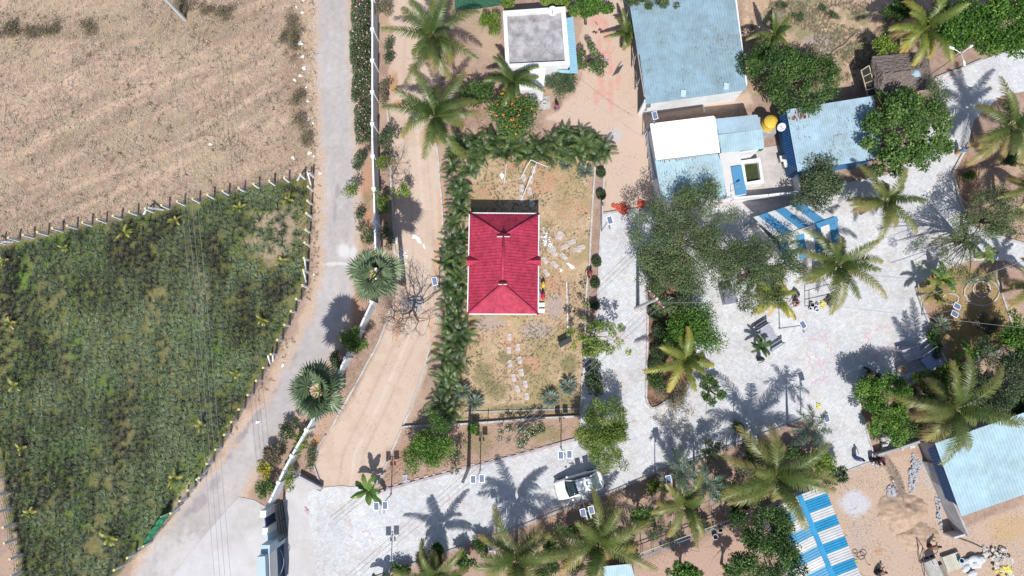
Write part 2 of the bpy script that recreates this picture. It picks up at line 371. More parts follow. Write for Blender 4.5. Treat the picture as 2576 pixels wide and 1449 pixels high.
blob(1710, 1200, 50, 26, (214, 178, 150), .6, 1); blob(1590, 1250, 50, 22, (212, 176, 150), .6, 1); blob(1380, 1300, 40, 18, (206, 170, 146), .7, 1)
blob(2440, 470, 40, 60, (150, 112, 84), .6, .9); blob(2440, 420, 30, 40, (190, 142, 110), .5, 1)
blob(2560, 700, 20, 90, (196, 160, 144), .5, 1)
for q in [(30, 1230, 14, 60), (40, 1340, 10, 80), (20, 1420, 30, 40)]: blob(*q, (196, 166, 146), .9, .8)
# height: gentle unevenness
Zg = (n1-.5)*.05+(n4-.5)*.015
flat = Zg*0
order = ['dry_field', 'crop_field', 'verge', 'dirt_track', 'sand_yard', 'lawn', 'garden', 'scrubland', 'soil_yard', 'work_yard', 'road']
own = np.zeros(X.shape, int)
for i, k in enumerate(order): own[REG[k] > 0] = i+1
def groundmat(name, fine, bump, streak=0):
    m = bpy.data.materials.new(name); m.use_nodes = True
    n = m.node_tree.nodes; l = m.node_tree.links; b = n['Principled BSDF']; b.inputs['Roughness'].default_value = .95
    b.inputs['Specular IOR Level'].default_value = .1
    at = n.new('ShaderNodeAttribute'); at.attribute_name = 'tint'
    tc = n.new('ShaderNodeTexCoord')
    a = n.new('ShaderNodeTexNoise'); a.inputs['Scale'].default_value = 7; a.inputs['Detail'].default_value = 8; a.inputs['Roughness'].default_value = .75
    l.new(tc.outputs['Object'], a.inputs['Vector'])
    r = n.new('ShaderNodeMapRange'); r.inputs[1].default_value = .3; r.inputs[2].default_value = .7; r.inputs[3].default_value = 1-fine; r.inputs[4].default_value = 1+fine
    l.new(a.outputs[0], r.inputs[0])
    mx = n.new('ShaderNodeMix'); mx.data_type = 'RGBA'; mx.blend_type = 'MULTIPLY'; mx.inputs[0].default_value = 1
    l.new(at.outputs['Color'], mx.inputs[6]); l.new(r.outputs[0], mx.inputs[7])
    l.new(mx.outputs[2], b.inputs['Base Color'])
    bp = n.new('ShaderNodeBump'); bp.inputs['Strength'].default_value = bump; bp.inputs['Distance'].default_value = .05
    l.new(a.outputs[0], bp.inputs['Height']); l.new(bp.outputs[0], b.inputs['Normal'])
    return m
GM = {'soil': groundmat('earth', .26, .5), 'grass': groundmat('dry_grass', .42, .9), 'sand': groundmat('packed_sand', .09, .15), 'road': groundmat('worn_asphalt', .08, .1)}
gm = {'dry_field': 'grass', 'crop_field': 'soil', 'verge': 'soil', 'dirt_track': 'sand', 'sand_yard': 'sand', 'lawn': 'grass', 'garden': 'grass', 'scrubland': 'grass', 'soil_yard': 'soil', 'work_yard': 'soil', 'road': 'road'}
nx, ny = X.shape; VID = np.arange(nx*ny).reshape(nx, ny)
co = np.stack([X, Y, Zg], -1).reshape(-1, 3); cc = np.clip(np.concatenate([colr, np.ones(X.shape+(1,))], -1), 0, 1).reshape(-1, 4)
q_ = np.stack([VID[:-1, :-1], VID[1:, :-1], VID[1:, 1:], VID[:-1, 1:]], -1).reshape(-1, 4); oc = own[:-1, :-1].ravel()
for i, k in enumerate(['ground']+order):
    q = q_[oc == i]
    if not len(q): continue
    u, inv = np.unique(q.ravel(), return_inverse=True)
    acc = NP(); acc.add(co[u], inv.reshape(-1, 4))
    o = acc.build(k, GM[gm.get(k, 'soil')], smooth=True)
    ca = o.data.color_attributes.new('tint', 'FLOAT_COLOR', 'POINT'); ca.data.foreach_set('color', cc[u].astype(np.float32).ravel())
    props(o, kind='structure')
mb = MB(); mb.add([(-900, -900, -.12), (900, -900, -.12), (900, 900, -.12), (-900, 900, -.12)], [(0, 1, 2, 3)])
o = mb.build('far_ground', mat('far_earth', A(185, 155, 130), .95, .3, .05)); props(o, kind='structure')
# ------------------------------------------------------------------ paving
PZ = .06
def pavermat():
    m = bpy.data.materials.new('concrete_pavers'); m.use_nodes = True
    n = m.node_tree.nodes; l = m.node_tree.links; b = n['Principled BSDF']; b.inputs['Roughness'].default_value = .85; b.inputs['Specular IOR Level'].default_value = .2
    tc = n.new('ShaderNodeTexCoord'); mp = n.new('ShaderNodeMapping'); mp.inputs['Rotation'].default_value = (0, 0, math.radians(-17))
    l.new(tc.outputs['Object'], mp.inputs[0])
    br = n.new('ShaderNodeTexBrick'); br.inputs['Scale'].default_value = 1; br.inputs['Brick Width'].default_value = .26; br.inputs['Row Height'].default_value = .14
    br.inputs['Mortar Size'].default_value = .008; br.inputs['Color1'].default_value = (*A(243, 242, 241), 1); br.inputs['Color2'].default_value = (*A(228, 228, 230), 1)
    br.inputs['Mortar'].default_value = (*A(186, 184, 186), 1); l.new(mp.outputs[0], br.inputs['Vector'])
    a = n.new('ShaderNodeTexNoise'); a.inputs['Scale'].default_value = .22; a.inputs['Detail'].default_value = 8; a.inputs['Roughness'].default_value = .68
    l.new(tc.outputs['Object'], a.inputs['Vector'])
    r = n.new('ShaderNodeValToRGB'); l.new(a.outputs[0], r.inputs[0])
    r.color_ramp.elements[0].position = .36; r.color_ramp.elements[1].position = .6
    r.color_ramp.elements[0].color = (.84, .84, .85, 1); r.color_ramp.elements[1].color = (1, 1, 1, 1)
    w = n.new('ShaderNodeTexNoise'); w.inputs['Scale'].default_value = 2.4; w.inputs['Detail'].default_value = 5; w.inputs['Distortion'].default_value = 1.2
    l.new(tc.outputs['Object'], w.inputs['Vector'])
    r2 = n.new('ShaderNodeValToRGB'); l.new(w.outputs[0], r2.inputs[0]); r2.color_ramp.elements[0].position = .4; r2.color_ramp.elements[1].position = .66
    r2.color_ramp.elements[0].color = (.91, .91, .92, 1); r2.color_ramp.elements[1].color = (1.08, 1.08, 1.08, 1)
    def mul(x, y):
        mx = n.new('ShaderNodeMix'); mx.data_type = 'RGBA'; mx.blend_type = 'MULTIPLY'; mx.inputs[0].default_value = 1
        l.new(x, mx.inputs[6]); l.new(y, mx.inputs[7]); return mx.outputs[2]
    w3 = n.new('ShaderNodeTexNoise'); w3.inputs['Scale'].default_value = .55; w3.inputs['Detail'].default_value = 9; w3.inputs['Roughness'].default_value = .75
    mp3 = n.new('ShaderNodeMapping'); mp3.inputs['Location'].default_value = (31, 7, 3); l.new(tc.outputs['Object'], mp3.inputs[0]); l.new(mp3.outputs[0], w3.inputs['Vector'])
    r3 = n.new('ShaderNodeValToRGB'); l.new(w3.outputs[0], r3.inputs[0]); r3.color_ramp.elements[0].position = .3; r3.color_ramp.elements[1].position = .52
    r3.color_ramp.elements[0].color = (.93, .86, .78, 1); r3.color_ramp.elements[1].color = (1, 1, 1, 1)
    l.new(mul(mul(mul(br.outputs[0], r.outputs[0]), r2.outputs[0]), r3.outputs[0]), b.inputs['Base Color'])
    bp = n.new('ShaderNodeBump'); bp.inputs['Strength'].default_value = .35; bp.inputs['Distance'].default_value = .01
    l.new(br.outputs[1], bp.inputs['Height']); bp.invert = True; l.new(bp.outputs[0], b.inputs['Normal'])
    return m
PAVE = [(1514, 539), (1650, 521), (1700, 505), (1826, 503), (1880, 495), (2000, 483), (2060, 470), (2150, 455), (2230, 440), (2300, 400), (2335, 330), (2350, 270), (2365, 225), (2350, 197),
        (2427, 168), (2500, 140), (2600, 110), (2760, 70), (2760, 200), (2600, 225), (2520, 240), (2452, 300), (2434, 362), (2394, 435), (2412, 502), (2428, 555), (2457, 572), (2527, 600), (2600, 620), (2760, 660),
        (2760, 700), (2600, 690), (2530, 655), (2440, 655), (2345, 690), (2302, 724), (2318, 775), (2369, 895), (2382, 913), (2284, 966), (2200, 985), (2165, 1010), (2169, 1045), (2180, 1087), (2196, 1139),
        (2200, 1157), (2150, 1176), (2117, 1187), (2097, 1193), (2092, 1172), (2072, 1112), (2055, 1068), (2036, 1044), (1932, 1085), (1813, 1129), (1648, 1187), (1555, 1227), (1388, 1289),
        (1288, 1331), (1144, 1379), (986, 1434), (950, 1449), (905, 1560), (812, 1560), (799, 1449), (790, 1390), (784, 1337), (776, 1300), (774, 1237), (790, 1230), (806, 1236), (816, 1226),
        (860, 1222), (880, 1225), (919, 1221), (951, 1239), (1151, 1187), (1288, 1152), (1450, 1108), (1461, 1056), (1465, 950), (1472, 880), (1500, 800), (1508, 637)]
mb = MB(); P = Gn(PAVE, PZ); mb.prism([p[:2] for p in P], -.05, PZ)
props(mb.build('paved_yard', pavermat()), kind='structure')
CONC = [(600, 1250), (640, 1258), (668, 1275), (712, 1262), (740, 1180), (765, 1195), (811, 1228), (774, 1237), (776, 1300), (784, 1337), (799, 1449), (812, 1560), (380, 1560), (440, 1440), (520, 1340)]
mb = MB(); P = Gn(CONC, .05); mb.prism([p[:2] for p in P], -.05, .045)
props(mb.build('concrete_apron', mat('apron_concrete', A(222, 218, 218), .9, .06, .5, stain=.16)), kind='structure')
# pink pavers laid in zigzag lines
pink = mat('pink_pavers', A(232, 184, 184), .85, .14, 9, c2=A(222, 206, 210))
zz = MB(); rg = random.Random(3)
def zig(pts, n=1, gap=.12, w=.2):
    P = [Vector(G(p[0], p[1], PZ)) for p in pts]
    for a, b in zip(P, P[1:]):
        L = (b-a).length; t = (b-a)/L; s = Vector((-t.y, t.x, 0)); k = 0
        ang = math.atan2(t.y, t.x)
        while k*w < L:
            for r_ in range(n):
                if rg.random() > gap:
                    c = a+t*(k+.5)*w+s*((.07 if (k//2) % 2 else -.07)+r_*.15+rg.uniform(-.02, .02))
                    zz.box((c.x, c.y, PZ+.004+rg.random()*.006), (w*.96, .15, .008), ang)
            k += 1
zig([(1010, 1222), (1151, 1186), (1288, 1152), (1440, 1112)], 2, .05)
zig([(958, 1240), (1010, 1222)], 2, .3)
zig([(1288, 1331), (1388, 1290), (1440, 1268)], 2, .1); zig([(976, 1436), (1030, 1408)], 2, .2); zig([(1150, 1372), (1240, 1338)], 1, .4)
for q in [[(2023, 862), (2079, 842)], [(2079, 842), (2086, 876)], [(2090, 872), (2101, 905)], [(2101, 905), (2046, 925)], [(2023, 862), (2040, 920)], [(2060, 887), (2052, 890), (2066, 920)], [(2066, 920), (2078, 950)],
          [(2178, 838), (2235, 818)], [(2178, 838), (2200, 900)], [(2235, 818), (2248, 850)], [(2228, 875), (2250, 865), (2256, 900)], [(2228, 875), (2240, 910)], [(2200, 893), (2220, 885)], [(2040, 962), (2080, 952)],
          [(1700, 1020), (1700, 1020.5)], [(1540, 850), (1590, 830)], [(1545, 862), (1555, 850), (1580, 850)], [(1540, 880), (1543, 900)], [(1505, 735), (1509, 790)], [(1509, 790), (1512, 850)], [(1628, 724), (1625, 800)], [(1622, 800), (1627, 950)],
          [(1508, 640), (1506, 720)], [(865, 1306), (880, 1312), (882, 1325)], [(815, 1330), (840, 1318)], [(815, 1340), (822, 1350)], [(905, 1335), (932, 1340), (935, 1360)], [(880, 1345), (888, 1352)], [(925, 1398), (960, 1380)],
          [(1120, 1262), (1130, 1250), (1160, 1262), (1185, 1280)], [(1125, 1295), (1155, 1290)], [(2140, 690), (2170, 700), (2200, 740)], [(2180, 632), (2205, 622)], [(2185, 640), (2180, 690)], [(2380, 195), (2420, 182)], [(2352, 205), (2390, 192)],
          [(1870, 520), (1960, 505)], [(1780, 515), (1860, 512)]]:
    zig(q, 1, .22)
props(zz.build('paver_pattern', pink), kind='structure')
# ------------------------------------------------------------------ kerbs and low walls
kerbm = mat('whitewashed_kerb', A(222, 218, 214), .85, .12, 3, stain=.3)
kerbd = mat('concrete_kerb', A(200, 196, 196), .9, .12, 3, stain=.25)
def kerb(pts, w=.16, h=.16, m=None, gapped=False):
    mb = MB(); P = [G(*p) for p in pts]
    for a, b in zip(P, P[1:]):
        a = Vector(a); b = Vector(b); L = (b-a).length; t = (b-a)/L; n = max(1, int(L/.9)) if gapped else max(1, int(L/2.4))
        for i in range(n):
            q0 = a+t*(L*i/n); q1 = a+t*(L*(i+1)/n-.012); z = h+R.uniform(-.01, .012); off = Vector((-t.y, t.x, 0))*R.uniform(-.015, .015)*(2 if gapped else 1)
            mb.beam((q0.x+off.x, q0.y+off.y, z/2-.02), (q1.x+off.x, q1.y+off.y, z/2-.02), w, z+.04)
    o = mb.build('kerb', m or kerbm); props(o, kind='structure'); return o
kerb([(975, 268), (981, 350), (983, 440), (989, 520), (991, 600), (995, 640)], .18, .18, None, True)
kerb([(999, 685), (1004, 712)], .16, .16)
kerb([(984, 775), (972, 812), (958, 850), (938, 890), (916, 930), (895, 968), (876, 1000), (856, 1035), (835, 1078)], .17, .18, None, True)
kerb([(820, 1094), (804, 1120), (792, 1150), (790, 1172), (800, 1200), (811, 1224)], .14, .15, kerbd)
kerb([(1097, 350), (1104, 420), (1110, 500), (1116, 580), (1120, 640), (1122, 680)], .17, .16, None, True)
kerb([(1110, 760), (1098, 815), (1080, 880), (1068, 925), (1048, 985), (1030, 1035), (1010, 1080), (988, 1130), (966, 1180), (950, 1224)], .14, .15, kerbm)
kerb([(1498, 395), (1489, 537), (1480, 687), (1475, 724), (1472, 800), (1470, 874)], .15, .2)
kerb([(1522, 388), (1514, 537), (1508, 637), (1504, 724), (1502, 787)], .15, .18)
kerb([(1464, 945), (1462, 1000), (1459, 1056)], .15, .25)
kerb([(1493, 965), (1489, 1060)], .12, .2)
kerb([(1012, 1073), (1065, 1070), (1150, 1067), (1250, 1060), (1350, 1052), (1461, 1047)], .16, .3)
kerb([(1168, 1037), (1290, 1033), (1460, 1027)], .12, .08, kerbd)
kerb([(1516, 538), (1560, 531), (1640, 521)], .15, .15, kerbd)
kerb([(951, 1237), (1151, 1184), (1288, 1149), (1446, 1104)], .2, .12, kerbd)
kerb([(944, 1452), (986, 1436), (1144, 1381), (1288, 1333), (1388, 1291), (1555, 1229), (1648, 1189), (1813, 1131), (1932, 1087), (2034, 1047)], .2, .16, kerbd)
kerb([(1633, 645), (1629, 724), (1627, 874), (1624, 1000), (1629, 1016), (1638, 1027), (1650, 1024), (1678, 1007), (1700, 994)], .16, .28)
kerb([(2434, 362), (2394, 435), (2412, 502), (2430, 556)], .2, .2); kerb([(2457, 572), (2527, 600), (2600, 622)], .2, .2)
kerb([(2302, 724), (2318, 775), (2369, 895), (2378, 912)], .17, .25)
kerb([(2284, 966), (2382, 928), (2424, 914), (2470, 897), (2514, 880)], .2, .4)
kerb([(2497, 682), (2514, 725), (2536, 790), (2556, 850)], .14, .14)
kerb([(2169, 1045), (2180, 1087), (2196, 1141)], .14, .15); kerb([(2350, 197), (2427, 168), (2470, 150)], .15, .15, kerbd)
kerb([(2072, 1204), (2117, 1189), (2200, 1158)], .15, .1, kerbd); kerb([(1100, 100), (1200, 100)], .02, .02, kerbd)
for (u, v, ru, rv) in [(2390, 738+14, 20, 14), (2468, 728, 22, 20), (2468, 735, 44, 34)]:
    kerb([(u+ru*math.cos(a*.42), v+rv*math.sin(a*.42)) for a in range(16)], .1, .1)
# the raised bed in the middle of the yard
bed = [(1635, 640), (1631, 724), (1629, 874), (1626, 1000), (1640, 1024), (1678, 1005), (1722, 980), (1742, 930), (1748, 880), (1742, 800), (1736, 720), (1736, 650), (1690, 625)]
mb = MB(); mb.prism([p[:2] for p in Gn(bed)], -.05, .14)
props(mb.build('planting_bed', mat('bed_soil', A(150, 118, 98), .95, .35, 3, bump=.5)), kind='structure')
# soil beds stay at ground level elsewhere

# ------------------------------------------------------------------ walls
white = mat('white_plaster', (.74, .75, .77), .8, .06, 1.2, stain=.12)
whitew = mat('weathered_wall_shade_blue', (.62, .66, .72), .85, .1, .9, stain=.2)  # white wall face; base colour carries the blue-grey of its shaded side
def wallthing(pts, h, w, label, cat, name='compound_wall', m=None, pil=2.2, cop=True, z0=0):
    P = [Vector(G(*p)) for p in pts]; t = thing(name, label, cat, (P[0].x, P[0].y, 0))
    mb = MB(); mc = MB()
    for i, (a, b) in enumerate(zip(P, P[1:])):
        e = (b-a).normalized()
        mb.beam((a.x, a.y, h/2-.1), (b.x+e.x*w*.3, b.y+e.y*w*.3, h/2-.1), w, h+.2)
        if cop: mc.beam((a.x, a.y, h+.03), (b.x+e.x*w*.35, b.y+e.y*w*.35, h+.03), w+.01+i*.0016, .055)
    mb.build('wall_face', m or whitew, t)
    if cop: mc.build('coping', white, t)
    if pil:
        s = 0; carry = 0
        for a, b in zip(P, P[1:]):
            L = (b-a).length; e = (b-a)/L; k = carry
            while k < L:
                q = a+e*k; mp = MB(); mp.box((q.x, q.y, h/2+.06), (.24, .34, h+.16), math.atan2(e.y, e.x)); mp.build('pilaster', white, t); k += pil
            carry = k-L
    return t
wallthing([(950, -120), (949, 0), (949, 370), (953, 500), (957, 640), (958, 745)], 2.2, .14, 'long white compound wall with pilasters, straight run behind the oleander hedge', 'wall', pil=2.9)
wallthing([(946, 765), (930, 800), (912, 838), (893, 880), (876, 915), (858, 950)], 1.9, .16, 'white compound wall run between the two fan palms, bending towards the gate', 'wall', pil=2.6)
wallthing([(857, 952), (838, 988), (808, 1042), (780, 1090), (762, 1121), (733, 1174), (720, 1204), (704, 1239), (692, 1262)], 1.9, .16, 'white compound wall run from the lower fan palm down to the iron gate', 'wall', pil=2.4)
wallthing([(757, 1196), (811, 1225)], .7, .2, 'short low grey wall at the corner of the dirt track', 'wall', 'low_wall', mat('grey_plaster', A(196, 200, 204), .85, .08, 1.5), 0, False)
# walls of the work yard lower right
gry = mat('block_wall', A(196, 196, 200), .9, .12, 3, stain=.2)
wallthing([(2322, 1160), (2400, 1334)], 1.9, .15, 'low grey block wall beside the big pale blue shed roof', 'wall', 'block_wall', gry, 0, False)
wallthing([(2372, 1342), (2398, 1335)], 1.5, .15, 'short stub of white block wall at the end of the long grey one', 'wall', 'block_wall', mat('lime_wall', A(226, 226, 226), .9, .08, 2), 0, False)
wallthing([(2196, 1142), (2250, 1125), (2330, 1098)], .9, .2, 'low grey wall behind the pile of concrete blocks', 'wall', 'block_wall', gry, 0, False)
wallthing([(1836, 506), (1920, 499), (2000, 490)], 1.2, .16, 'white yard wall south of the open water sump', 'wall', 'yard_wall', white, 0, False)
wallthing([(2000, 490), (1992, 440), (1980, 400)], 1.2, .14, 'white yard wall at the west foot of the pale blue shed', 'wall', 'yard_wall', white, 0, False)

# ------------------------------------------------------------------ roofs with real ribs
def slope(mb, poly, spacing=.25, rh=.03, mats=None, prof=((0, 0), (.62, 0), (.7, 1), (.92, 1), (1, 0)), tstep=None, down=None):
    """ribbed sheet on a convex planar polygon; ribs run down the slope"""
    P = [Vector(p) for p in poly]; n = (P[1]-P[0]).cross(P[2]-P[0]).normalized()
    if n.z < 0: n = -n
    d = Vector(down).normalized() if down else (Vector((0, 0, -1))-n*(-n.z))
    if not down: d = d.normalized() if d.length > 1e-3 else Vector((0, -1, 0))
    d = (d-n*d.dot(n)).normalized(); e = n.cross(d).normalized(); O = P[0]
    A2 = [((p-O).dot(e), (p-O).dot(d)) for p in P]; amin = min(a for a, _ in A2); amax = max(a for a, _ in A2)
    def rng_(a):
        ts = []
        for i in range(len(A2)):
            (a0, t0), (a1, t1) = A2[i], A2[(i+1) % len(A2)]
            if abs(a1-a0) > 1e-4 and (a-a0)*(a-a1) <= 1e-9: ts.append(t0+(t1-t0)*min(1, max(0, (a-a0)/(a1-a0))))
            elif abs(a1-a0) <= 1e-4 and abs(a-a0) < 2e-4: ts += [t0, t1]
        return (min(ts), max(ts)) if ts else None
    nr = max(1, int(round((amax-amin)/spacing))); sp = (amax-amin)/nr
    for k in range(nr):
        if mats: mb.mi = mats(k, nr)
        cols = []
        for f, h in prof:
            a = min(max(amin+(k+f)*sp, amin+1e-5), amax-1e-5); r = rng_(a)
            if r: cols.append((a, r, h*rh))
        for (a0, r0, h0), (a1, r1, h1) in zip(cols, cols[1:]):
            m_ = max(1, int((max(r0[1], r1[1])-min(r0[0], r1[0]))/tstep)) if tstep else 1
            for j in range(m_):
                q = lambda a, r, h, f, x: O+e*a+d*(r[0]+(r[1]-r[0])*f)+n*(h+x)
                up = .022 if tstep else 0
                mb.add([q(a0, r0, h0, j/m_, 0), q(a0, r0, h0, (j+1)/m_, up), q(a1, r1, h1, (j+1)/m_, up), q(a1, r1, h1, j/m_, 0)], [(0, 1, 2, 3)])
    return n, d, e
def solid(o, th=.02):
    s = o.modifiers.new('thickness', 'SOLIDIFY'); s.thickness = th; s.offset = -1; return o
def wallbox(poly, z0, z1, inset=.0):
    """hollow wall ring following ground polygon"""
    mb = MB(); n = len(poly)
    for i in range(n):
        a = Vector(poly[i]); b = Vector(poly[(i+1) % n]); e = (b-a).normalized()
        mb.beam((a.x+e.x*.07, a.y+e.y*.07, (z0+z1)/2), (b.x-e.x*.07, b.y-e.y*.07, (z0+z1)/2), .14, z1-z0)
    return mb
def inset(pts, d):
    c = Vector((sum(p[0] for p in pts)/len(pts), sum(p[1] for p in pts)/len(pts)))
    return [tuple(Vector(p[:2])+(c-Vector(p[:2])).normalized()*d) for p in pts]

# -- red roofed house
zE = 2.45; zR = 4.1
redm = mat('red_roof_tile', A(206, 70, 98), .6, .18, 3, spec=.25, stain=.24)
redd = mat('dark_red_finial', A(120, 30, 48), .5, .1, 3)
t = thing('garden_pavilion', 'rectangular pavilion with a bright red hipped tile roof in the middle of the lawn', 'house', G(1266, 680))
e = [G(1181, 536, zE), G(1355.5, 537.5, zE), G(1354, 791, zE), G(1176, 790, zE)]
rN = G(1266.5, 594, zR); rS = G(1264.5, 714, zR)
mb = MB(); slope(mb, [e[0], e[1], rN], .2, .02, tstep=.3); solid(mb.build('north_roof_slope', redm, t, label='red tiled north hip with small square tiles'))
mb = MB(); slope(mb, [e[3], e[2], rS], .145, .02); solid(mb.build('south_roof_slope', redm, t, label='red ribbed south hip facing the stepping stones'))
mb = MB(); slope(mb, [e[1], e[2], rS, rN], .265, .035); solid(mb.build('east_roof_slope', redm, t))
mb = MB(); slope(mb, [e[0], e[3], rS, rN], .265, .035); solid(mb.build('west_roof_slope', redm, t))
mb = MB()
for a, b in [(rN, rS), (e[0], rN), (e[1], rN), (e[2], rS), (e[3], rS)]:
    a = Vector(a)+Vector((0, 0, .05)); b = Vector(b)+Vector((0, 0, .05)); mb.tube([a, b], .1, 7)
mb.build('ridge_cap', redm, t, smooth=True)
mb = MB()
for a, b in zip(e, e[1:]+e[:1]): mb.beam((a[0], a[1], zE-.02), (b[0], b[1], zE-.02), .09, .16)
mb.build('eave_trim', white, t)
for (p, s) in [(rN, .75), (rS, .5)]:
    f = MB(); w = .62*s
    for sx in (-1, 1):
        f.tube([(p[0], p[1]+.12, p[2]+.2), (p[0]+sx*w*.45, p[1]+.1, p[2]+.1), (p[0]+sx*w, p[1]+.06, p[2]+.02), (p[0]+sx*w*1.2, p[1]+.04, p[2]+.12)], [.1, .08, .05, .02], 6)
    f.tube([(p[0], p[1]+.1, p[2]+.1), (p[0], p[1]+.1, p[2]+.3), (p[0], p[1]+.1, p[2]+.85*s)], [.13, .08, .01], 6); f.build('finial', redd, t)
    f = MB(); f.beam((p[0]-w*1.15, p[1]-.06, p[2]+.06), (p[0]+w*1.15, p[1]-.06, p[2]+.06), .06, .1); f.build('gable_trim', white, t)
for (u, v, sx) in [(1197, 657, 1), (1338, 657, -1)]:
    f = MB(); c = Vector(G(u, v, 2.72)); f.add([c+Vector((-.75*sx, -.45, -.1)), c+Vector((-.75*sx, .45, -.1)), c+Vector((-.75*sx, 0, .42)), c+Vector((.5*sx, 0, .32))], [(0, 2, 3), (1, 3, 2), (0, 1, 2)])
    f.build('dormer', redm, t)
g = [G(1186, 560)[:2], G(1350, 561)[:2], G(1350, 786)[:2], G(1184, 786)[:2]]
g = inset(g, .5); wallbox(g, 0, zE-.1).build('wall', mat('cream_wall', A(225, 220, 205), .85, .1, 2), t)
mb = MB(); mb.prism(inset(g, -.35), -.02, .15); mb.build('plinth', kerbd, t)
for k in range(2):
    p = G(1362, 767+k*15); mb = MB(); mb.box((p[0], p[1], .12), (.55, .35, .24)); mb.build('step', white, t)

# -- white parapet house
zT = 3.9
t = thing('parapet_house', 'flat roofed white parapet house with weathered grey slab at the top edge', 'house', G(1345, 150))
q = [G(1265, 27, zT), G(1422, 16, zT), G(1434, 162, zT), G(1272, 170, zT)]
slab = mat('weathered_slab', A(222, 218, 220), .95, .3, 1.1, c2=A(148, 146, 149), stain=.28)
w4 = [p[:2] for p in q]
mb = MB(); mb.prism(inset(w4, .25), zT-.5, zT-.42); mb.build('roof_slab', slab, t)
mb = MB()
for i in range(4):
    a = Vector(w4[i]); b = Vector(w4[(i+1) % 4]); c = (a+b)/2; ww = .42 if i in (1,) else .34
    ee = (b-a).normalized(); nn = Vector((-ee.y, ee.x)); ctr = sum((Vector(x) for x in w4), Vector((0, 0)))/4
    if nn.dot(ctr-a) < 0: nn = -nn
    a2 = a+nn*ww/2; b2 = b+nn*ww/2; ins = ww/2 if i % 2 else 0
    mb.beam((a2.x+ee.x*(.001+ (.34 if i % 2 else 0)), a2.y+ee.y*(.34 if i % 2 else 0), zT-.3), (b2.x-ee.x*(.34 if i % 2 else 0), b2.y-ee.y*(.34 if i % 2 else 0), zT-.3), ww, .6)
mb.build('parapet', white, t, bevel=.02)
mb = MB(); mb.prism([(p[0], p[1]) for p in inset(w4, .12)], 0, zT-.55); mb.build('wall', white, t)
mb = MB(); mb.prism([G(1300, 172, 3)[:2], G(1372, 168, 3)[:2], G(1368, 222, 3)[:2], G(1308, 228, 3)[:2]], 0, 3.0); mb.build('porch_block', white, t, label='lower white porch block on the south side')
mb = MB(); slope(mb, [G(1423, 44, 3.3), G(1442, 44, 2.9), G(1454, 184, 2.9), G(1434, 184, 3.3)], .22, .02); solid(mb.build('awning', mat('pale_blue_sheet', A(166, 212, 232), .5, .06, 1), t))
mb = MB(); mb.prism([G(1404, 176, 3.0)[:2], G(1440, 176, 3.0)[:2], G(1440, 184, 3.0)[:2], G(1408, 182, 3.0)[:2]], 2.9, 3.0); mb.build('lintel', mat('pale_blue_sheet', A(166, 212, 232)), t)
def dish(u, v, z, r, label):
    c = Vector(G(u, v, z)); t = thing('satellite_dish', label, 'satellite dish', tuple(c-Vector((0, 0, .6))))
    mb = MB(); n = 18; vs = [(c.x, c.y, c.z-.1)]; M = Matrix.Rotation(math.radians(35), 3, 'X')
    for k in range(n):
        a = 2*math.pi*k/n; p = M @ Vector((r*math.cos(a), r*math.sin(a), .12)); vs.append(tuple(c+p-Vector((0, 0, .1))))
    mb.add(vs, [(0, 1+k, 1+(k+1) % n) for k in range(n)]); mb.build('dish', mat('dish_grey', A(216, 218, 222), .5, .03, 2), t, smooth=True)
    mb = MB(); mb.tube([c-Vector((0, 0, .6)), c-Vector((0, 0, .12))], .025); mb.build('mast', kerbd, t)
    mb = MB(); mb.tube([c+Vector((0, -r*.8, -.45)), c+Vector((0, -r*.75, .3))], .012); mb.box(tuple(c+Vector((0, -r*.75, .32))), (.08, .12, .06)); mb.build('feed_arm', kerbd, t)
dish(1390, 26, 4.2, .42, 'round grey satellite dish on the white parapet roof')

# -- big blue shed
t = thing('blue_shed', 'largest shed in the picture with a grey blue ribbed sheet roof', 'shed', G(1720, 150))
bs = mat('grey_blue_sheet', A(162, 190, 204), .5, .08, 1.6, spec=.35, stain=.2); bs2 = mat('light_sheet', A(200, 228, 236), .5, .03, 1)
c0 = G(1572, -60, 3.9); c1 = G(1838, -85, 3.9); c2 = G(1880, 226, 3.4); c3 = G(1626, 262, 3.4)
mid = lambda a, b, f: tuple(a[i]+(b[i]-a[i])*f for i in range(3))
m0 = mid(c0, c3, .615); m1 = mid(c1, c2, .615)
mb = MB(); slope(mb, [c0, c1, m1, m0], .235, .035, down=Vector(c3)-Vector(c0)); solid(mb.build('upper_roof_sheet', bs, t))
m0b = (m0[0], m0[1]+.12, m0[2]-.035); m1b = (m1[0], m1[1]+.12, m1[2]-.035)
mb = MB(); slope(mb, [m0b, m1b, (c2[0], c2[1], c2[2]-.035), (c3[0], c3[1], c3[2]-.035)], .235, .035, down=Vector(c3)-Vector(c0)); solid(mb.build('lower_roof_sheet', bs, t))
for (u, v) in [(1718, 242), (1581+0, 0), (1826, 224)]:
    if v:
        a = Vector(G(u-5, v-7, 3.52)); mb = MB(); mb.box(tuple(a+Vector((.2, 0, 0.02))), (.45, .62, .02), math.radians(-7)); mb.build('skylight', bs2, t)
g = [G(1604, 287)[:2], G(1848, 251)[:2], G(1815, -20)[:2], G(1560, 8)[:2]]
mb = MB()
a = Vector(g[0]); b = Vector(g[1]); mb.beam((a.x, a.y, 1.6), (b.x, b.y, 1.6), .15, 3.2); mb.build('wall', white, t)
a = Vector(g[1]); b = Vector(g[2]); mb = MB(); mb.beam((a.x, a.y+.1, 1.6), (b.x, b.y, 1.6), .15, 3.2); mb.build('wall', white, t)
for k in range(6):
    a = Vector(g[0])+(Vector(g[3])-Vector(g[0]))*k/5; mb = MB(); mb.tube([(a.x+.1, a.y+.2, 0), (a.x+.1, a.y+.2, 3.3)], .06, 8); mb.build('post', kerbd, t)
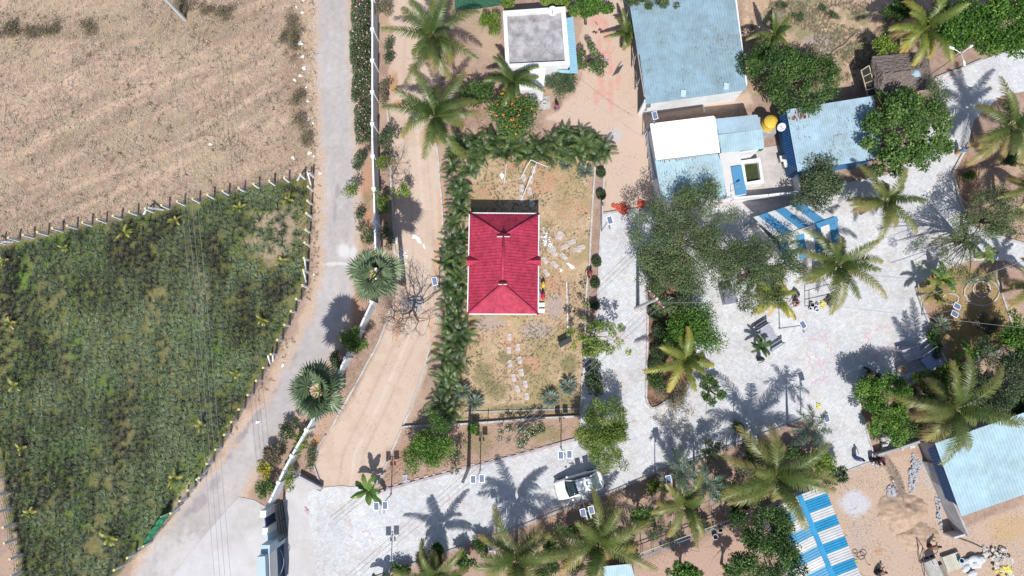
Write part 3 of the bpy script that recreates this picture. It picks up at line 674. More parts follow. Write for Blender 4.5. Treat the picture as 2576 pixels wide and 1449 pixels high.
mb = MB(); mb.beam((g[0][0], g[0][1]+.3, 3.25), (g[3][0], g[3][1], 3.6), .08, .12); mb.build('eave_beam', kerbd, t)
mb = MB(); p = G(1552, 185); q = G(1556, 200); mb.box((p[0], p[1], .7), (.9, .06, 1.3), math.radians(60), .35)
single('notice_board', mb, mat('board_grey', A(170, 178, 190), .7), 'small grey board leaning beside the open side of the largest shed', 'board')

# -- shed complex with white and light blue roofs
t = thing('service_building', 'service building with joined white and light blue ribbed roofs beside the sand yard', 'building', G(1750, 420))
wr = mat('white_sheet', (.80, .83, .86), .45, .03, .8, spec=.4, stain=.05); lb = mat('light_blue_sheet', A(190, 220, 232), .5, .06, 1.4, stain=.16); gb = mat('dusty_blue_sheet', A(176, 200, 216), .5, .06, .8, stain=.14)
mb_ = mat('mid_blue_sheet', A(96, 160, 200), .45, .04, 1); pk = mat('cream_sheet', A(232, 228, 226), .5, .04, 1)
def rf(name, pts, z, m, sp=.2, rh=.025, label=None, down=(0.12, -1, 0)):
    mb = MB(); slope(mb, [G(p[0], p[1], zz_) for p, zz_ in zip(pts, z)], sp, rh, down=down); return solid(mb.build(name, m, t, label=label))
rf('white_roof', [(1635, 311), (1798, 291), (1812, 384), (1649, 403)], [3.6, 3.6, 3.3, 3.3], wr, .2)
rf('grey_blue_roof', [(1799, 299), (1905, 288), (1917, 325), (1805, 338)], [3.4, 3.4, 3.2, 3.2], gb, .2)
rf('pale_blue_roof', [(1806, 339), (1918, 325), (1923, 374), (1812, 385)], [3.2, 3.2, 3.0, 3.0], lb, .2)
rf('light_blue_roof', [(1648, 404), (1810, 386), (1828, 500), (1663, 503)], [3.25, 3.25, 2.9, 2.9], lb, .25)
rf('narrow_cream_roof', [(1809, 386), (1860, 376), (1877, 490), (1829, 499)], [2.98, 2.98, 2.7, 2.7], pk, .2, .02)
rf('mid_blue_strip_roof', [(1839, 420), (1865, 416), (1879, 487), (1851, 492)], [3.05, 3.05, 2.85, 2.85], mb_, .16, .02)
g = inset([G(1635, 313, 3)[:2], G(1905, 290, 3)[:2], G(1920, 372, 3)[:2], G(1862, 380, 3)[:2], G(1876, 488, 3)[:2], G(1664, 500, 3)[:2]], .25)
wallbox(g, 0, 2.6).build('wall', white, t)
mb = MB(); mb.box((*G(1868, 372)[:2], 1.2), (.1, .1, 2.4)); p = G(1900, 379, 1.6); mb.beam(G(1872, 384, 2.2), G(1918, 376, 2.2), .1, .5); mb.build('green_shutter', mat('green_paint', A(40, 120, 80)), t)
rust = mat('rust', A(170, 96, 70), .9, .3, 4)
mb = MB()
for k in range(22):
    u = 1656+k*4.6+R.random()*2; v = 404-(u-1650)*.11+1; L = R.uniform(2, 12)*(1 if k < 9 else .7)*(R.random() > .2)
    a = Vector(G(u, v, 3.28)); b_ = Vector(G(u+L*.1, v+L+.5, 3.26-L*.0028)); mb.beam(a, b_, R.uniform(.03, .09), .03)
mb.build('rust_streaks', rust, t)['kind'] = 'stuff'
# slatted blue screen on the west side
s = thing('louvre_screen', 'slatted blue louvre screen along the west wall of the service building', 'screen', G(1628, 400))
m = mat('louvre_blue', A(110, 135, 165), .5, .05, 1)
a = Vector(G(1622, 340)); b = Vector(G(1636, 462)); mb = MB()
for k in range(34):
    p = a+(b-a)*k/33; mb.beam((p.x, p.y, 1.2), (p.x+.35, p.y, 2.9), .1, .03, up=(0, 1, 0))
mb.build('slats', m, s)
mb = MB(); mb.beam((a.x, a.y, 1.15), (b.x, b.y, 1.15), .07, .1); mb.beam((a.x+.36, a.y, 2.95), (b.x+.36, b.y, 2.95), .07, .1)
for k in range(5):
    p = a+(b-a)*k/4; mb.tube([(p.x, p.y, 0), (p.x, p.y, 1.2)], .04)
mb.build('rails', white, s)
# yard slab, sump, tanks
mb = MB(); P = Gn([(1872, 378), (1960, 366), (1975, 400), (1988, 440), (1998, 486), (1870, 500)]); mb.prism([p[:2] for p in P], -.05, .07)
props(mb.build('yard_slab', mat('slab_concrete', A(220, 212, 208), .9, .08, 1.2, stain=.2)), kind='structure')
t = thing('water_sump', 'open square concrete water sump with dark green water', 'water tank', G(1893, 432))
o4 = [G(1863, 404, 1)[:2], G(1912, 397, 1)[:2], G(1923, 460, 1)[:2], G(1872, 466, 1)[:2]]; i4 = [G(1872, 411, 1)[:2], G(1908, 407, 1)[:2], G(1914, 452, 1)[:2], G(1879, 458, 1)[:2]]
mb = MB(); vs = []
for a, b in zip(o4, i4): vs += [(*a, 0), (*a, 1.0), (*b, 1.0), (*b, .1)]
fs = []
for i in range(4):
    j = (i+1) % 4
    for k in range(3): fs.append((i*4+k, j*4+k, j*4+k+1, i*4+k+1))
mb.add(vs, fs); mb.build('rim', white, t)
mb = MB(); mb.add([(*p, .62) for p in i4], [(0, 1, 2, 3)]); mb.build('water', mat('pond_water', (.05, .06, .02), .08, .2, 1.5, spec=.5), t)
t = thing('water_drum', 'round yellow ribbed water tank on a block between two blue roofs', 'water tank', G(1938, 322))
c = Vector(G(1941, 305, 2.6)); mb = MB()
pr = [(0, .62), (.1, .62), (.12, .58), (.3, .58), (.33, .62), (.5, .62), (.53, .58), (.7, .58), (.74, .62), (.9, .6), (1.05, .4), (1.1, .2), (1.16, .2), (1.17, .01)]
mb.tube([(c.x, c.y, 1.6+z) for z, r in pr], [r for z, r in pr], 20); mb.build('drum', mat('yellow_plastic', A(235, 200, 80), .4, .05, 1), t, smooth=False)
mb = MB(); mb.box((c.x, c.y, .8), (1.5, 1.5, 1.58)); mb.build('plinth', kerbd, t)
dish(1966, 318, 2.9, .38, 'round grey satellite dish west of the shed with rust spots')
t = thing('outdoor_washstand', 'small white trough stand at the west foot of the rust spotted shed', 'trough', G(1980, 400))
for k, (u, v) in enumerate([(1972, 398), (1982, 412)]):
    p = G(u, v, .8); mb = MB(); mb.box(p, (.7, .55, .08), .2); mb.build('tray', white, t); mb = MB(); mb.box((p[0], p[1], .38), (.5, .4, .76), .2); mb.build('stand', kerbd, t)

# -- shed with rust spots east of the sump
t = thing('rust_spotted_shed', 'pale blue ribbed roof shed with rust spots, overhung by the big round tree', 'shed', G(2070, 350))
q = [G(1978, 276, 3.3), G(2197, 241, 3.3), G(2222, 396, 3.0), G(2007, 432, 3.0)]
mb = MB(); slope(mb, q, .2, .03, down=Vector(q[3])-Vector(q[0])); solid(mb.build('roof', mat('sky_blue_sheet', A(186, 214, 230), .5, .08, 1.4, stain=.18), t))
g = [G(1978, 276, 3.3)[:2], G(2197, 241, 3.3)[:2], G(2222, 396, 3)[:2], G(2007, 432, 3.0)[:2]]
wallbox(inset(g, .4), 0, 2.9).build('wall', mat('blue_wall', A(70, 130, 180), .6, .06, 1), t)
mb = MB(); q = [G(1961, 292, 2.2), G(1979, 278, 3.1), G(2006, 425, 2.9), G(1976, 413, 2.0)]; slope(mb, q, .22, .05); solid(mb.build('side_awning', mat('deep_blue_sheet', A(48, 96, 150), .5, .06, 1), t))
mb = MB()
for k in range(26):
    u = 1985+R.random()*60; v = 280+R.random()*22; p = G(u, v, 3.28); mb.box((p[0], p[1], p[2]+.05), (.06+R.random()*.05, .1+R.random()*.25, .012))
mb.build('rust_streaks', rust, t)['kind'] = 'stuff'

# -- hut with fibre roof
t = thing('thatched_hut', 'hut with a worn grey brown thatch roof and a glass patch, top right', 'hut', G(2250, 200))
th = mat('old_thatch', A(150, 136, 128), .95, .35, 7, bump=.6, c2=A(104, 92, 86))
zt = 3.2; q = [G(2192, 143, 2.8), G(2331, 128, 2.8), G(2352, 222, 2.8), G(2206, 242, 2.8)]; r0 = G(2222, 186, 3.6); r1 = G(2318, 172, 3.6)
acc = MB()
def thatchface(P, n=12):
    P = [Vector(p) for p in P]
    if len(P) == 3: P.append(P[2].copy())
    vs = []; fs = []
    for i in range(n+1):
        for j in range(n+1):
            a = P[0].lerp(P[1], i/n); b = P[3].lerp(P[2], i/n); p = a.lerp(b, j/n)
            vs.append((p.x+R.uniform(-.05, .05), p.y+R.uniform(-.05, .05), p.z+R.uniform(-.06, .06)))
    for i in range(n):
        for j in range(n): k = i*(n+1)+j; fs.append((k, k+1, k+n+2, k+n+1))
    acc.add(vs, fs)
thatchface([q[0], q[1], r1, r0], 18); thatchface([q[3], q[2], r1, r0], 18); thatchface([q[0], q[3], r0, r0], 14); thatchface([q[1], q[2], r1, r1], 14)
solid(acc.build('thatch_roof', th, t), .12)
a = G(2288, 169, 3.55); mb = MB(); c = Vector(G(2303, 182, 3.45))
mb.add([tuple(c+Vector(x)) for x in [(-.52, -.45, 0), (.5, -.4, -.02), (.55, .45, .0), (-.5, .42, 0), (0, 0, .3)]], [(0, 1, 4), (1, 2, 4), (2, 3, 4), (3, 0, 4)])
mb.build('skylight', mat('glass_blue', A(170, 196, 212), .2, .04, 1), t)
g = inset([G(2192, 143, 2.8)[:2], G(2331, 128, 2.8)[:2], G(2352, 222, 2.8)[:2], G(2206, 242, 2.8)[:2]], .7); wallbox(g, 0, 2.6).build('wall', mat('mud_wall', A(170, 150, 130)), t)
mb = MB(); q = [G(2166, 178, 2.0), G(2186, 165, 2.6), G(2206, 240, 2.6), G(2184, 243, 2.0)]
for a, b in [(q[0], q[1]), (q[3], q[2]), (q[1], q[2]), (q[0], q[3])]: mb.beam(a, b, .08, .08)
for f in (.25, .5, .75): mb.beam(mid(q[0], q[3], f), mid(q[1], q[2], f), .07, .07)
mb.build('window_frame', mat('cream_timber', A(214, 200, 170)), t)
mb = MB(); mb.add([(p[0], p[1], p[2]-.06) for p in q], [(0, 1, 2, 3)]); solid(mb.build('window_pane', mat('dark_glass', (.05, .045, .04), .2, .1, 1), t), .01)
mb = MB(); mb.add([G(2165, 178, 1.9), G(2177, 172, 2.1), G(2196, 240, 2.1), G(2182, 244, 1.9)], [(0, 1, 2, 3)]); solid(mb.build('side_sheet', mat('grey_sheet', A(140, 150, 170), .5), t), .03)
for (u, v) in [(2168, 182), (2184, 246)]:
    p = G(u, v, 0); mb = MB(); mb.tube([(p[0], p[1], 0), (p[0], p[1], 2.0)], .05); mb.build('post', kerbd, t)

# -- striped kiosk roofs
sb = mat('stripe_blue', A(92, 160, 206), .5, .1, 2.2, stain=.2); sw = mat('stripe_white', A(232, 233, 234), .5, .06, 2, stain=.14); scy = mat('stripe_azure', A(58, 164, 216), .45, .08, 2, stain=.12)
t = thing('striped_kiosk', 'gabled kiosk with blue and white striped sheet roof beside the plaza', 'kiosk', G(1990, 600))
R0 = G(1958, 603, 3.3); R1 = G(2106, 550, 3.3); U0 = G(1893, 547, 2.9); U1 = G(2040, 500, 2.9); L0 = G(1975, 668, 2.0); L1 = G(2114, 614, 2.0)
pat = lambda k, n: 0 if int(k/n*7+.0001) % 2 else 1
mb = MB(); slope(mb, [U0, U1, R1, R0], .19, .03, mats=pat, down=Vector(U1)-Vector(R1)); solid(mb.build('upper_roof', [sb, sw], t))
mb = MB(); slope(mb, [R0, R1, L1, L0], .19, .03, mats=lambda k, n: 1-pat(k, n), down=Vector(L1)-Vector(R1)); solid(mb.build('lower_roof', [sb, sw], t))
mb = MB(); mb.mi = 1; a = Vector(R0); b = Vector(R1); f = .62
mb.beam(a+Vector((0, 0, .06)), a.lerp(b, f)+Vector((0, 0, .06)), .42, .08); mb.mi = 0; mb.beam(a.lerp(b, f)+Vector((0, 0, .062)), b+Vector((0, 0, .062)), .44, .08); mb.build('ridge_flashing', [sb, sw], t)
g = [G(1900, 552, 2.9)[:2], G(2036, 505, 2.9)[:2], G(2105, 612, 2.0)[:2], G(1980, 660, 2.0)[:2]]; wallbox(inset(g, .5), 0, 1.7).build('wall', sw, t)
for k, p in enumerate(g):
    mb = MB(); mb.tube([(p[0], p[1], 0), (p[0], p[1], 2.2)], .06, 8); mb.build('post', sb, t)
t = thing('striped_hall', 'long hall with azure and white striped gable roof at the bottom edge', 'hall', G(2080, 1400))
R0 = G(2022, 1272, 3.9); R1 = G(2106, 1478, 3.9); E0 = G(2073, 1222, 3.5); E1 = G(2172, 1464, 3.5); W0 = G(1925, 1290, 2.9); W1 = G(2005, 1500, 2.9)
R0 = G(2010, 1245, 3.9)
pat = lambda k, n: 1 if int(k/n*9.2+.7) % 2 else 0
mb = MB(); slope(mb, [R0, E0, E1, R1], .2, .03, mats=pat, down=Vector(E0)-Vector(R0)); solid(mb.build('east_slope', [scy, sw], t))
mb = MB(); slope(mb, [R0, W0, W1, R1], .2, .03, mats=lambda k, n: pat(n-k, n), down=Vector(W0)-Vector(R0)); solid(mb.build('west_slope', [scy, sw], t))
mb = MB(); mb.beam(Vector(R0)+Vector((0, 0, .06)), Vector(R1)+Vector((0, 0, .06)), .4, .09); mb.build('ridge_flashing', scy, t)
g = [G(2073, 1222, 3.5)[:2], G(2172, 1464, 3.5)[:2], G(2005, 1500, 2.9)[:2], G(1925, 1290, 2.9)[:2]]; wallbox(inset(g, .7), 0, 2.8).build('wall', sw, t)
for k in range(5):
    a = Vector(G(2062+k*24, 1240+k*52, 3.0)); mb = MB(); b = a+Vector((.6, -.1, .15)); mb.tube([a, b, a+Vector((.1, .3, .1)), a], .025, 5); mb.build('eave_bracket', mat('dark_steel', A(60, 66, 80), .5), t)
# -- big pale roof lower right
t = thing('corner_shed', 'pale blue ribbed shed roof with patched sheets, cut by the right edge', 'shed', G(2470, 1200))
q = [G(2352, 1115, 3.6), G(2700, 995, 3.6), G(2765, 1178, 3.1), G(2419, 1299, 3.1)]
mb = MB(); slope(mb, q, .27, .045, down=Vector(q[3])-Vector(q[0])); solid(mb.build('roof', lb, t))
q2 = [G(2334, 1129, 2.1), G(2353, 1118, 3.3), G(2408, 1270, 3.1), G(2374, 1257, 1.9)]
mb = MB(); slope(mb, q2, .16, .05); solid(mb.build('side_awning', mat('denim_blue_sheet', A(84, 120, 168), .5, .06, 1), t))
g = [G(2352, 1115, 3.6)[:2], G(2700, 995, 3.6)[:2], G(2765, 1178, 3.1)[:2], G(2419, 1299, 3.1)[:2]]; wallbox(inset(g, .8), 0, 2.8).build('wall', gry, t)
# small blue roofs under the palms at the bottom
t = thing('blue_tin_lean_to', 'small pale blue tin lean-to glimpsed under coconut fronds at the bottom edge', 'shed', G(1540, 1445))
mb = MB(); slope(mb, [G(1515, 1425, 1.9), G(1590, 1418, 1.9), G(1600, 1480, 1.7), G(1520, 1490, 1.7)], .2, .02); solid(mb.build('roof', lb, t))
wallbox([p[:2] for p in [G(1522, 1432), G(1585, 1426), G(1592, 1470), G(1528, 1474)]], 0, 1.65).build('wall', gry, t)

# ------------------------------------------------------------------ entrance
iron = mat('black_iron', A(58, 56, 60), .5, .1, 4, metal=.4); navy = mat('navy_sheet', A(38, 74, 120), .5, .06, 2); pale = mat('pale_blue_paint', A(196, 220, 234), .7, .04, 1)
t = thing('iron_gate', 'open black iron grille gate standing on the concrete by the wall end', 'gate', G(716, 1305))
a = Vector(G(712, 1262)); b = Vector(G(724, 1347)); mb = MB()
for k in range(41):
    p = a.lerp(b, k/40); mb.tube([(p.x, p.y, .12), (p.x, p.y, 2.05)], .014, 4, False)
mb.build('bars', iron, t)
mb = MB()
for z in (.14, .75, 1.35, 2.05): mb.beam((a.x, a.y, z), (b.x, b.y, z), .05, .06)
for p in (a, a.lerp(b, .5), b): mb.beam((p.x, p.y, .08), (p.x, p.y, 2.1), .07, .07)
mb.build('frame', iron, t)
for p in (a.lerp(b, .15), a.lerp(b, .85)):
    mb = MB(); mb.tube([(p.x-.03, p.y, .08), (p.x+.03, p.y, .08)], .07, 10); mb.build('wheel', iron, t)
t = thing('entrance_portal', 'white and pale blue entrance portal with a high beam, bottom left', 'gateway', G(705, 1400))
mb = MB(); a = Vector(G(706, 1362)); b = Vector(G(712, 1500)); mb.beam((a.x, a.y, 4.25), (b.x, b.y, 4.25), .62, .6); mb.build('beam', pale, t, bevel=.03)
mb = MB(); mb.box((a.x+.1, a.y+.35, 1.975), (.7, .7, 3.95)); mb.build('pillar', pale, t)
mb = MB(); mb.beam((a.x+.28, a.y+.3, 3.0), (b.x+.28, b.y+.3, 3.0), .2, 1.75); mb.build('white_fascia', white, t)
for (u, v, h) in [(690, 1276, 2.7), (694, 1318, 2.6)]:
    p = G(u, v); mb = MB(); mb.box((p[0], p[1], h/2), (.5, .55, h)); mb.build('pillar', white, t, bevel=.02)
mb = MB(); p = Vector(G(690, 1283)); q = Vector(G(694, 1311)); mb.beam((p.x, p.y, 1.2), (q.x, q.y, 1.2), .08, 2.2); mb.build('wicket_door', navy, t)
mb = MB(); p = Vector(G(695, 1324)); q = Vector(G(703, 1352)); mb.beam((p.x, p.y, 1.2), (q.x, q.y, 1.2), .3, 2.4); mb.build('side_wall', pale, t)
t = thing('navy_gate_leaf', 'tall navy corrugated metal gate leaf under the entrance portal', 'gate', G(714, 1440))
mb = MB(); a = Vector(G(712, 1364)); b = Vector(G(718, 1500)); n_ = 60
for k in range(n_):
    p = a.lerp(b, k/n_); q = a.lerp(b, (k+1)/n_); o_ = .025 if k % 2 else 0; mb.beam((p.x+o_, p.y, 1.45), (q.x+o_, q.y, 1.45), .03, 2.7)
mb.build('sheet', navy, t)
mb = MB()
for z in (.1, 2.82): mb.beam((a.x, a.y, z), (b.x, b.y, z), .1, .08)
for k in range(7):
    p = a.lerp(b, k/6); mb.box((p.x-.1, p.y, 2.9), (.12, .12, .12))
mb.beam((a.x, a.y, 0), (a.x, a.y, 2.86), .12, .12, up=(0, 1, 0)); mb.beam((b.x, b.y, 0), (b.x, b.y, 2.86), .12, .12, up=(0, 1, 0)); mb.build('frame', iron, t)
mb = MB(); mb.tube([tuple(Vector(G(706+8*math.sin(k*.5), 1385+k*9, .9+k*.15))+Vector((.0, 0, 0))) for k in range(9)], .03, 5); mb.build('curved_rail', pale, t)
# fallen bricks next to the paving end
for k, (u, v) in enumerate([(770, 1285), (772, 1291), (775, 1286), (769, 1280)]):
    mb = MB(); p = G(u, v, .09); mb.box(p, (.24, .14, .08), R.random()*3); single('loose_paver', mb, mat('pink_pavers', A(228, 170, 170)), 'loose pink paver at the ragged paving edge near the iron gate, the %s' % ['upper left one', 'lowest of four', 'rightmost of four', 'topmost of four'][k], 'paver', 'loose pink pavers by the paving edge')

# green netted crop strip at the top edge
mb = MB(); P = Gn([(1144, -60), (1300, -60), (1262, 12), (1200, 22), (1144, 24)], .5); mb.prism([p[:2] for p in P], .45, .5)
single('net_strip', mb, mat('dark_green_net', A(62, 110, 84), .85, .3, 6), 'dark green netted seed bed at the top edge right of the first coconut palm', 'net')
pebb = np.random.RandomState(77); acc = NP(); n = 5200
for reg_ in ([(980, 0), (1090, 0), (1118, 590), (1107, 790), (1032, 1045), (958, 1222), (815, 1226), (795, 1150), (962, 850), (993, 610)], [(1380, 300), (1570, 0), (1640, 300), (1655, 520), (1516, 536), (1470, 330)], [(2100, 1190), (2300, 1140), (2420, 1330), (2576, 1260), (2576, 1449), (2160, 1449)], [(785, 434), (806, 430), (812, 690), (688, 980), (470, 1260), (400, 1350), (470, 1230), (628, 1000), (735, 800)]):
    P = Gn(reg_); x = pebb.uniform(min(p[0] for p in P), max(p[0] for p in P), n); y = pebb.uniform(min(p[1] for p in P), max(p[1] for p in P), n); ok = (sdist(P, x, y) > 0) & (fbm(x*.7, y*.7, 91) > .47)
    Q = np.stack([x[ok], y[ok], 0*x[ok]+.04], 1); leaves(acc, Q, nrm(pebb.normal(size=Q.shape)*np.array([1, 1, .2])), nrm(pebb.normal(size=Q.shape)*.5+np.array([0, 0, 1])), pebb.uniform(.03, .1, len(Q)), pebb.uniform(.03, .07, len(Q)), pebb.rand(len(Q)))
props(acc.build('pebbles', leafmat('pebble', [(0, (.2, .13, .09)), (.5, (.45, .36, .28)), (1, (.75, .7, .64))], .9, 0, .1)), 'small stones and crumbs of earth strewn over the bare yards and track', 'pebbles', kind='stuff')

def rooflitter(name, polyD, z, n, label, thr=.5, seed=1):
    rg = np.random.RandomState(seed); P = Gn(polyD, z); x = rg.uniform(min(p[0] for p in P), max(p[0] for p in P), n); y = rg.uniform(min(p[1] for p in P), max(p[1] for p in P), n); ok = (sdist(P, x, y) > .1) & (fbm(x*.6, y*.6, seed+20) > thr)
    P3 = [Vector(p) for p in P]; A_ = np.array([[p.x, p.y, 1] for p in P3]); cz = np.linalg.lstsq(A_, np.array([p.z for p in P3]), rcond=None)[0]
    Q = np.stack([x[ok], y[ok], cz[0]*x[ok]+cz[1]*y[ok]+cz[2]+.06], 1); leaves(acc_ := NP(), Q, nrm(rg.normal(size=Q.shape)*np.array([1, 1, .1])), nrm(rg.normal(size=Q.shape)*.25+np.array([0, 0, 1])), rg.uniform(.06, .2, len(Q)), .05, rg.rand(len(Q)))
    props(acc_.build(name, MATS.get('roof_leaf') or leafmat('roof_leaf', [(0, (.1, .06, .04)), (.5, (.25, .17, .1)), (1, (.5, .4, .25))], .9, 0, .1)), label, 'leaf litter', kind='stuff')
rooflitter('roof_leaves', [(1582, 10), (1852, -5), (1878, 222), (1628, 256)], 3.65, 900, 'dry leaves and dirt crumbs lying on the largest blue shed roof', .56, 1)
rooflitter('roof_leaves', [(1980, 278), (2195, 245), (2218, 392), (2010, 428)], 3.2, 700, 'dry leaves scattered over the rust spotted shed roof', .5, 2)
rooflitter('roof_leaves', [(1650, 405), (1808, 390), (1824, 496), (1666, 500)], 3.15, 400, 'dry leaves on the light blue service building roof', .5, 3)
rooflitter('roof_leaves', [(1898, 548), (2038, 503), (2100, 548), (1962, 598)], 3.2, 300, 'dry leaves on the striped kiosk roof', .5, 4)
# ------------------------------------------------------------------ foliage materials
bark = mat('bark', A(150, 130, 112), .9, .3, 6, bump=.4); barkp = mat('palm_bark', A(168, 155, 140), .9, .25, 9, bump=.4)
LM = {
 'green': leafmat('leaf_green', [(0, (.025, .055, .014)), (.5, (.07, .14, .03)), (1, (.18, .29, .07))]),
 'bright': leafmat('leaf_bright', [(0, (.03, .075, .012)), (.5, (.09, .2, .025)), (1, (.22, .36, .06))]),
 'lime': leafmat('leaf_lime', [(0, (.06, .11, .015)), (.5, (.17, .27, .03)), (1, (.36, .46, .08))]),
 'grey': leafmat('leaf_grey_green', [(0, (.03, .05, .022)), (.5, (.085, .125, .055)), (1, (.18, .24, .12))]),
 'feather': leafmat('leaf_feather', [(0, (.045, .07, .03)), (.5, (.125, .175, .07)), (1, (.26, .33, .14))], .6, .3),
 'yellow': leafmat('leaf_yellow', [(0, (.14, .16, .02)), (.5, (.4, .38, .05)), (1, (.65, .5, .06))]),
 'yg': leafmat('leaf_yellow_green', [(0, (.05, .085, .012)), (.5, (.15, .23, .035)), (1, (.34, .4, .09))]),
 'coco': leafmat('coconut_leaf', [(0, (.025, .055, .01)), (.3, (.085, .125, .026)), (.62, (.23, .22, .06)), (1, (.46, .33, .14))], .42, .25, .5),
 'cocoy': leafmat('yellow_coconut_leaf', [(0, (.05, .09, .015)), (.35, (.17, .21, .035)), (.65, (.42, .36, .07)), (1, (.6, .42, .16))], .42, .25, .5),
 'areca': leafmat('areca_leaf', [(0, (.02, .045, .015)), (.5, (.065, .115, .035)), (1, (.28, .34, .09))], .4, .25, .5),
 'fan': leafmat('fan_palm_leaf', [(0, (.035, .06, .03)), (.5, (.11, .16, .08)), (1, (.3, .36, .2))], .45, .15, .5),
 'cycad': leafmat('cycad_leaf', [(0, (.03, .045, .03)), (.5, (.09, .13, .09)), (1, (.2, .25, .18))], .4, .1, .5),
 'banana': leafmat('banana_leaf', [(0, (.03, .07, .015)), (.5, (.09, .18, .03)), (1, (.3, .36, .08))], .35, .3, .5),
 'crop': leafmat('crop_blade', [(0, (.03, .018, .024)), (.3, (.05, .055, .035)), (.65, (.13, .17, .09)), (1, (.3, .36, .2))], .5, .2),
 'dry': leafmat('dry_blade', [(0, (.2, .15, .12)), (.5, (.4, .32, .25)), (1, (.6, .5, .38))], .8, .1),
 'scrub': leafmat('scrub_leaf', [(0, (.09, .085, .05)), (.5, (.17, .15, .09)), (1, (.27, .22, .14))], .8, .1),
}
twig = mat('bare_twig', A(150, 128, 120), .9, .2, 8)

def crown(rng, rx, ry, zc, rz, n, nclump, cr, L, Wd, vary=.28, up=.5, vbase=.5, fine=False):
    """leaf blades gathered in clumps through an uneven volume"""
    th = rng.rand(nclump)*2*math.pi; u = rng.rand(nclump)*1.5-.5; ph = np.arccos(np.clip(u, -1, 1)); r = (.3+.7*rng.rand(nclump)**.5)
    k1, k2 = rng.rand(2)*6.28; wob = 1+vary*np.sin(2*th+k1)+vary*.8*np.sin(3*th+k2)+rng.uniform(-.12, .12, nclump)
    C = np.stack([np.cos(th)*np.sin(ph)*r*wob*(rx-cr*.6), np.sin(th)*np.sin(ph)*r*wob*(ry-cr*.6), np.cos(ph)*r*rz*.8+zc], 1)
    sz = cr*rng.uniform(.55, 1.2, nclump); tone = rng.uniform(-.26, .26, nclump)
    w = sz**2; idx = rng.choice(nclump, n, p=w/w.sum())
    d = nrm(rng.normal(size=(n, 3))); rad = sz[idx]*rng.rand(n)**.45
    P = C[idx]+d*rad[:, None]*np.array([1, 1, .7])
    D = nrm(d*np.array([1, 1, .3])+rng.normal(size=(n, 3))*.55); N = nrm(np.array([0, 0, 1.])*up+d*.5+rng.normal(size=(n, 3))*.45)
    a = np.clip(vbase+tone[idx]+rng.normal(size=n)*.17, 0, 1); s = rng.uniform(.65, 1.25, n)
    return C, P, D, N, L*s, Wd*s, a
def limbs(mb, rng, C, base, top, r0, k=9, sub=2):
    idx = rng.permutation(len(C))[:k]
    z1 = base[2]+(top-base[2])*.45
    lean = rng.uniform(-.15, .15, 2)
    mb.tube([base, (base[0]+lean[0]*.5, base[1]+lean[1]*.5, z1*.6), (base[0]+lean[0], base[1]+lean[1], z1)], [r0*1.25, r0, r0*.85], 8)
    for i in idx:
        e = C[i]; m = np.array([base[0]+lean[0]+(e[0]-base[0])*.4, base[1]+lean[1]+(e[1]-base[1])*.4, z1+(e[2]-z1)*.55])+rng.uniform(-.15, .15, 3)
        mb.tube([(base[0]+lean[0], base[1]+lean[1], z1*.97), tuple(m), tuple(e)], [r0*.55, r0*.33, r0*.1], 5, False)
        for _ in range(sub):
            q = e+rng.normal(size=3)*np.array([.6, .6, .3]); mb.tube([tuple(m), tuple((m+q)/2+rng.uniform(-.1, .1, 3)), tuple(q)], [r0*.22, r0*.14, r0*.05], 4, False)
TREES = 0
def tree(u, v, su, sv, h, label, name='broadleaf_tree', cat='tree', m='green', leaf=(.26, .13), n=3500, nc=26, cr=None, depth=None, up=.5, vb=.5, flowers=None, group=None, tr=.11, vary=.28, base=None, rot=0, limbn=9):
    global TREES; TREES += 1; rng = np.random.RandomState(TREES*31+5)
    h = h*(.8 if h > 3.4 else .95); dp = depth and depth*.85 or min(h*.62, max(su, sv)*PX*.42); zc = h-dp*.5; k = (CAMH-zc)/CAMH*PX
    x, y, _ = G(u, v, zc); rx, ry = su/2*k*1.1, sv/2*k*1.1; cr = cr or max(.25, min(rx, ry)*.38)
    bx, by = (x, y) if base is None else G(*base)[:2]
    t = thing(name, label, cat, (bx, by, 0), 0, group)
    C, P, D, N, L, Wd, a = crown(rng, rx, ry, zc, dp/2, int(n*1.4), nc, cr, leaf[0]*.86, leaf[1]*.84, vary, up, vb)
    off = np.array([x-bx, y-by, 0])
    if rot:
        c_, s_ = math.cos(rot), math.sin(rot); Rm = np.array([[c_, s_, 0], [-s_, c_, 0], [0, 0, 1]]); C = C@Rm; P = P@Rm; D = D@Rm; N = N@Rm
    C = C+off; P = P+off
    acc = NP(); leaves(acc, P, D, N, L, Wd, a); acc.build('crown', LM[m], t)
    mb = MB(); limbs(mb, rng, C, (0, 0, -.05), zc, tr, limbn); mb.build('trunk', bark, t, smooth=True, local=True)
    if flowers:
        fm, fn, fs = flowers; i = rng.choice(len(P), fn); top = P[i][:, 2] > 0; Pf = P[i]+np.array([0, 0, .12]); acc = NP()
        for _ in range(3): leaves(acc, Pf, nrm(rng.normal(size=(fn, 3))*np.array([1, 1, .3])), nrm(rng.normal(size=(fn, 3))*.3+np.array([0, 0, 1])), fs, fs*.7, rng.rand(fn))
        acc.build('flowers', fm, t)['kind'] = 'stuff'
    return t
